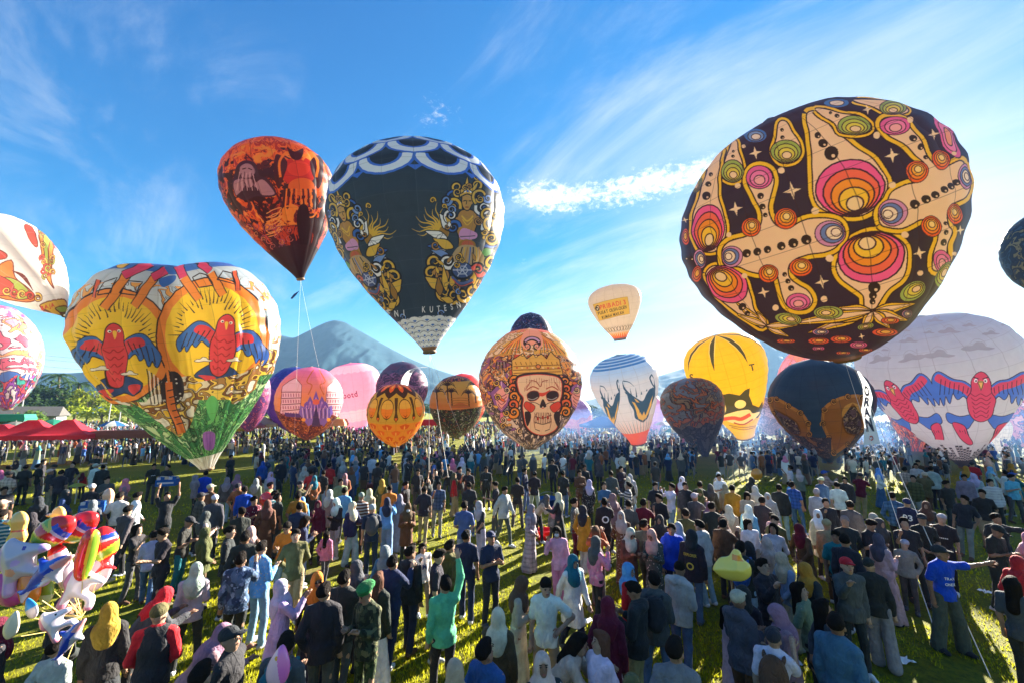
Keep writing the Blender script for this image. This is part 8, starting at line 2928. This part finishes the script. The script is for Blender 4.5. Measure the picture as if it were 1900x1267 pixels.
HOLD = at(152, 1143, 4.6)
for ol, th, pt_, (x, y), d, s, ro, yw, lb, nm in (
        (FISH, .40, fish_paint, (88, 992), 4.7, .31, 35, .2, 'striped red and yellow fish balloon, tail down, next to its twin', 'foil_fish'), (FISH, .40, fish_paint, (137, 984), 4.9, .31, 40, .1, 'striped red and yellow fish balloon highest in the bunch', 'foil_fish'),
        (FISH, .40, fish_paint, (193, 1018), 4.9, .28, 100, .5, 'striped red fish balloon pointing upward at the edge of the bunch', 'foil_fish'), (LONG, .33, melon, (160, 1028), 4.6, .25, -4, .3, 'long red balloon with green seeded rim', 'foil_slice'),
        (PONY, .34, pony_paint, (38, 1046), 4.5, .33, 12, .2, 'large white and lilac pony balloon', 'foil_pony'), (DOLPH, .30, dolph_paint, (86, 1066), 4.3, .32, 38, .0, 'blue and white dolphin balloon slanting upward before the pony', 'foil_dolphin'),
        (DUCK, .36, duck_paint, (34, 980), 5.2, .24, 0, 3.0, 'yellow duck balloon with beak to the left', 'foil_duck'), (DUCK, .36, duck_paint, (107, 966), 5.6, .22, 0, 2.9, 'yellow duck balloon behind the fish balloons', 'foil_duck'),
        (LEAFY, .30, lambda x, z: OG, (53, 1088), 4.5, .22, 20, 0, 'round orange balloon under the dolphin', 'foil_round'), (LONG, .30, lambda x, z: WH if z < .7 else RD, (116, 1052), 4.8, .26, 24, .4, 'long white balloon with a red tip', 'foil_slice'),
        (PONY, .34, pinkpony, (147, 1088), 4.6, .26, -14, .3, 'pale pink pony balloon low in the bunch', 'foil_pony'), (LEAFY, .30, lambda x, z: (.78, .60, .66), (180, 1064), 4.9, .24, -28, .3, 'pale rose leaf shaped balloon at the edge of the bunch', 'foil_leaf'),
        (LEAFY, .34, lambda x, z: GN if z > -.2 else (.5, .6, .3), (87, 1096), 4.6, .14, 0, 0, 'small green balloon near the strings', 'foil_round'), (DOLPH, .32, dolph_paint, (130, 1186), 4.0, .21, 60, .2, 'small blue dolphin balloon hanging lowest', 'foil_dolphin'),
        (LEAFY, .34, lambda x, z: (.55, .05, .25), (10, 1092), 4.5, .26, 60, 0, 'dark magenta balloon at the left edge', 'foil_leaf'), (PONY, .34, pinkpony, (104, 1156), 4.2, .18, 30, .5, 'small pink pony balloon behind the capped man', 'foil_pony'),
        (LEAFY, .30, lambda x, z: (.03, .25, .6) if z > 0 else WH, (58, 1128), 4.2, .11, 30, 0, 'little blue and white balloon before the dark cap', 'foil_round'), (LEAFY, .30, lambda x, z: (.7, .6, .45), (22, 1160), 4.0, .13, -10, 0, 'little cream balloon low at the left edge', 'foil_round')):
    foil(ol, th, pt_, at(x, y, d), s, ro, yw, lb, nm, HOLD)
foil(LEAFY, .4, lambda x, z: (.72, .16, .48) if x + z * .3 > .12 else ((.7, .3, .03) if math.hypot(x + .1, z - .55) < .09 else (.80, .48, .58)), at(517, 1238, 3.5), .17, -6, .1, 'plain pink pointed balloon floating at the bottom of the picture', 'foil_balloon', at(510, 1320, 3.5), None)
foil([(-.9, -.3), (-.6, .25), (-.15, .45), (.1, .85), (.4, .8), (.55, .45), (.9, .2), (.95, -.3), (.5, -.7), (-.3, -.75), (-.8, -.5)], .4, lambda x, z: (.75, .25, .02) if (z > .35 and x > .0 and x + z < .95 and z < .62) else (.80, .62, .10), at(1357, 1048, 6.0), .27, -6, -.3, 'yellow duck balloon on a string above the man in the beige cap', 'foil_duck', at(1352, 1130, 6.0), None)
foil(RING, .45, lambda x, z: (.65, .02, .02), at(494, 925, 13.0), .27, 0, 0, 'round red balloon behind the head of the brown headscarf', 'round_balloon', at(500, 990, 13.0), None)
foil(DUCK, .36, lambda x, z: (.70, .38, .22), at(200, 928, 12.6), .42, 0, 2.6, 'salmon coloured bird balloon beside the man in the white shirt', 'foil_duck', at(205, 985, 12.6), None)
foil(RING, .45, lambda x, z: (.72, .28, .03), at(1404, 879, 19), .33, 0, 0, 'round orange balloon in the crowd under the dark blue balloon', 'round_balloon', at(1404, 930, 19), None)


def snack_box(px, py, d, label):
    q = at(px, py, d)
    o = empty('snack_box', q, .3)
    tag(o, label, 'box', 'blue snack boxes carried by hawkers')
    B, Wm = CL['blue'], CL['white']
    MB().box((0, 0, 0), (.62, .34, .22)).build('crate', B, o)
    for i in range(5):
        for j in range(3):
            MB().box((-.24 + .12 * i, -.10 + .1 * j, .15 + .01 * ((i + j) % 3)), (.10, .08, .09), .2 * ((i * j) % 3)).build('packet', [mat_p for mat_p in (CL['white'], CL['blue'], CL['cream'])][(i + j) % 3], o)
    MB().box((0, -.173, 0), (.5, .006, .06)).build('label_strip', Wm, o)


snack_box(311, 894, 15.2, 'blue snack box raised on the head of a hawker in black')
snack_box(176, 941, 12.4, 'blue snack box on the shoulder of a hawker beside the white shirts')


def bucket(px, py, c, label, h=.32, r=.2):
    q = on_z(px, py, 0)
    o = empty('bucket', (q[0], q[1], 0))
    tag(o, label, 'bucket')
    MB().lathe((0, 0, 0), [(.01, .005), (r * .75, .005), (r, h), (r * 1.1, h), (r * 1.1, h - .03), (r * .96, h - .03), (r * .7, .03), (.01, .03)], 18).build('tub', CL[c], o, True)
    MB().tube([(r * 1.05 * math.cos(t), 0, h + r * .6 * math.sin(t)) for t in np.linspace(0, np.pi, 9)], .008, 5).build('handle', METAL, o)


bucket(1009, 1000, 'red', 'red plastic bucket on the grass beside the woman in the checked dress', .30, .27)
bucket(686, 908, 'pink', 'pink bucket standing behind the orange shirt', .34, .24)
bucket(1017, 938, 'blue', 'blue tub on the grass before the black shirted handlers', .34, .4)

q = on_z(187, 878, 0)
o = empty('plastic_chair', (q[0], q[1], 0), 2.4)
tag(o, 'white plastic chair standing alone on the left lawn', 'chair')
MB().box((0, 0, .43), (.46, .44, .04)).build('seat', CL['white'], o)
MB().box((0, .23, .72), (.44, .04, .52), 0, Matrix.Rotation(-.2, 3, 'X')).build('backrest', CL['white'], o)
for sx in (-1, 1):
    for sy in (-1, 1): MB().tube([(.2 * sx, .19 * sy, .41), (.24 * sx, .23 * sy, 0)], .025, 6).build('leg', CL['white'], o)
    MB().box((.23 * sx, 0, .62), (.05, .44, .03)).build('armrest', CL['white'], o)

PAPER = mat_basic('litter_paper', (.7, .7, .68), .8)
for px, py, lb in ((1829, 1098, 'crumpled white paper on the sunlit grass at right'), (1680, 1226, 'flat white wrapper on the shaded grass at right'), (1090, 1152, 'small clear wrapper on the grass behind the white polo shirt'), (905, 998, 'white scrap on the lawn in front of the handlers'), (220, 1068, 'white paper scrap by the boy in lavender'), (1475, 1230, 'torn wrapper on the grass near the mauve headscarf')):
    q = on_z(px, py, .03)
    m = MB()
    n = 5
    P = [(.11 * (i / n - .5) * 2 * rng.uniform(.7, 1.1), .08 * (j / n - .5) * 2, rng.uniform(0, .05)) for i in range(n + 1) for j in range(n + 1)]
    m.add(P, [(i * (n + 1) + j, i * (n + 1) + j + 1, (i + 1) * (n + 1) + j + 1, (i + 1) * (n + 1) + j) for i in range(n) for j in range(n)])
    tag(m.build('paper_scrap', PAPER, None, False, q), lb, 'litter')

# ------------------------------------------------------------------ smoke of the burners drifting through the right hand crowd
sm = bpy.data.materials.new('smoke')
sm.use_nodes = True
t = sm.node_tree
t.nodes.clear()
v = nd(t, 'ShaderNodeVolumePrincipled')
v.inputs['Color'].default_value = (.24, .46, .9, 1)
v.inputs['Density'].default_value = .014
v.inputs['Anisotropy'].default_value = .1
oo = nd(t, 'ShaderNodeOutputMaterial')
t.links.new(v.outputs[0], oo.inputs['Volume'])
for c, r_, lb in (((16, 42, 0), (19, 20, 4.6), 'thin blue smoke lying over the crowd in the middle of the field'), ((36, 36, .2), (13, 14, 5.2), 'blue smoke drifting round the pale grey balloon')):
    tag(MB().ell((0, 0, 0), r_, 32, 16).build('smoke', sm, None, True, c), lb, kind='stuff')

# ------------------------------------------------------------------ prints on clothes
WINK = mat_basic('white_print', (.75, .75, .75), .8)
YINK = mat_basic('yellow_print', (.65, .45, .06), .8)


def chest_text(o, word, z, w, mat, back=False, y=.155, hgt=None, name='lettering'):
    m = MB()
    gl = [letter(c, .02) for c in word]
    tot = sum(g[1] for g in gl)
    k = w / tot
    pos = 0
    for tri, adv in gl:
        for t in tri:
            P = []
            for gx, gy in t:
                x = (pos + gx - tot / 2) * k
                yy = -y + 1.6 * x * x
                P.append((x, yy, z + gy * (hgt / .7 if hgt else k)) if not back else (-x, -yy, z + gy * (hgt / .7 if hgt else k)))
            m.add(P, [(0, 1, 2)])
        pos += adv
    m.build(name, mat, o)


def who(px, py): return min(PEOPLE, key=lambda o: (o['px'] - px) ** 2 + (o['py'] - py) ** 2)


def zpx(z, x, y): return ZX[z] + x * .3842, 780 + y * .3842


a = who(*zpx(6, 378, 362)); chest_text(a['root'], '93', 1.15, .2, WINK, True, .145); a['extra'] = 'with 93 on the back'
a = who(*zpx(6, 506, 584)); chest_text(a['root'], 'TRAX', 1.17, .17, WINK, False, .142); chest_text(a['root'], 'ONEX', 1.08, .17, WINK, False, .142)
a = who(*zpx(5, 186, 510)); chest_text(a['root'], 'EXPLORER', 1.24, .24, YINK, True, .165, .05); chest_text(a['root'], 'O', 1.0, .15, YINK, True, .165, None, 'round_emblem'); a['extra'] = 'and yellow emblem'
a = who(*zpx(1, 768, 872)); a['extra'] = 'under a black body panel'
a = who(*zpx(4, 572, 364)); chest_text(a['root'], 'O', 1.1, .2, WINK, True, .17, None, 'round_emblem')
a = who(*zpx(3, 488, 576)); chest_text(a['root'], 'M', 1.13, .12, mat_basic('navy_print', (.02, .03, .1)), False, .142, None, 'emblem')
for zx in ((1, 745, 200), (1, 812, 205), (1, 260, 206), (1, 462, 156), (2, 45, 206), (3, 600, 206), (3, 664, 216), (3, 790, 214), (3, 824, 218), (6, 516, 438)):
    a = who(*zpx(*zx))
    m = MB()
    for k in range(5): m.box((-.06 + .03 * k, -.150 + 1.6 * (-.06 + .03 * k) ** 2, 1.19), (.022, .004, .022))
    m.build('chest_print', WINK, a['root'])

# ------------------------------------------------------------------ a label of its own for every person
def base_label(o):
    s = f"{o['who']} in "
    bits = [o['top']]
    if o['bot']: bits.append(o['bot'])
    s += ' and '.join(bits)
    if o['head']: s += f" with {o['head']}"
    if o.get('bag'): s += f", {o['bag']}"
    if o.get('extra'): s += ' ' + o['extra']
    return s


def short(s): return len(s.replace(',', ' ').replace('-', ' ').split()) <= 16


from collections import Counter
for o in PEOPLE: o['l0'] = base_label(o)
c0 = Counter(o['l0'] for o in PEOPLE)
for o in PEOPLE: o['l1'] = o['l0'] + ', ' + o['pose'] + (', seen from behind' if o['back'] else '')
c1 = Counter(o['l1'] for o in PEOPLE)
ct = Counter(o['top'] for o in PEOPLE)
anch = [o for o in PEOPLE if c0[o['l0']] == 1]
used = set()
for o in PEOPLE:
    if c0[o['l0']] == 1: lab = o['l1'] if short(o['l1']) and o['y'] < 14 else o['l0']
    else:
        lab = None
        if c1[o['l1']] == 1 and short(o['l1']): lab = o['l1']
        if lab is None:
            for b in sorted((b for b in anch if b is not o), key=lambda b: (b['x'] - o['x']) ** 2 + (b['y'] - o['y']) ** 2)[:14]:
                dx_, dy_ = b['x'] - o['x'], b['y'] - o['y']
                rel = 'beside' if abs(dx_) > abs(dy_) else ('in front of' if dy_ > 0 else 'behind')
                who_ = b['top'] + (f" and {b['head']}" if b['head'] else '')
                l = f"{o['who']} in {o['top']} {rel} the {who_}"
                if l not in used and short(l): lab = l; break
        if lab is None: lab = o['l0']; o['root']['group'] = 'people dressed alike in the middle of the field'
    used.add(lab)
    tag(o['root'], lab, 'child' if o['who'] == 'child' else 'person')
    if 'group' not in o['root']: o['root']['group'] = 'people watching the balloons'
for o in COL.objects:
    if o.parent is None and 'label' in o and len(o['label'].replace(',', ' ').split()) > 15: print('LONG', o.name, o['label'])
print('done', time.time() - _T0)
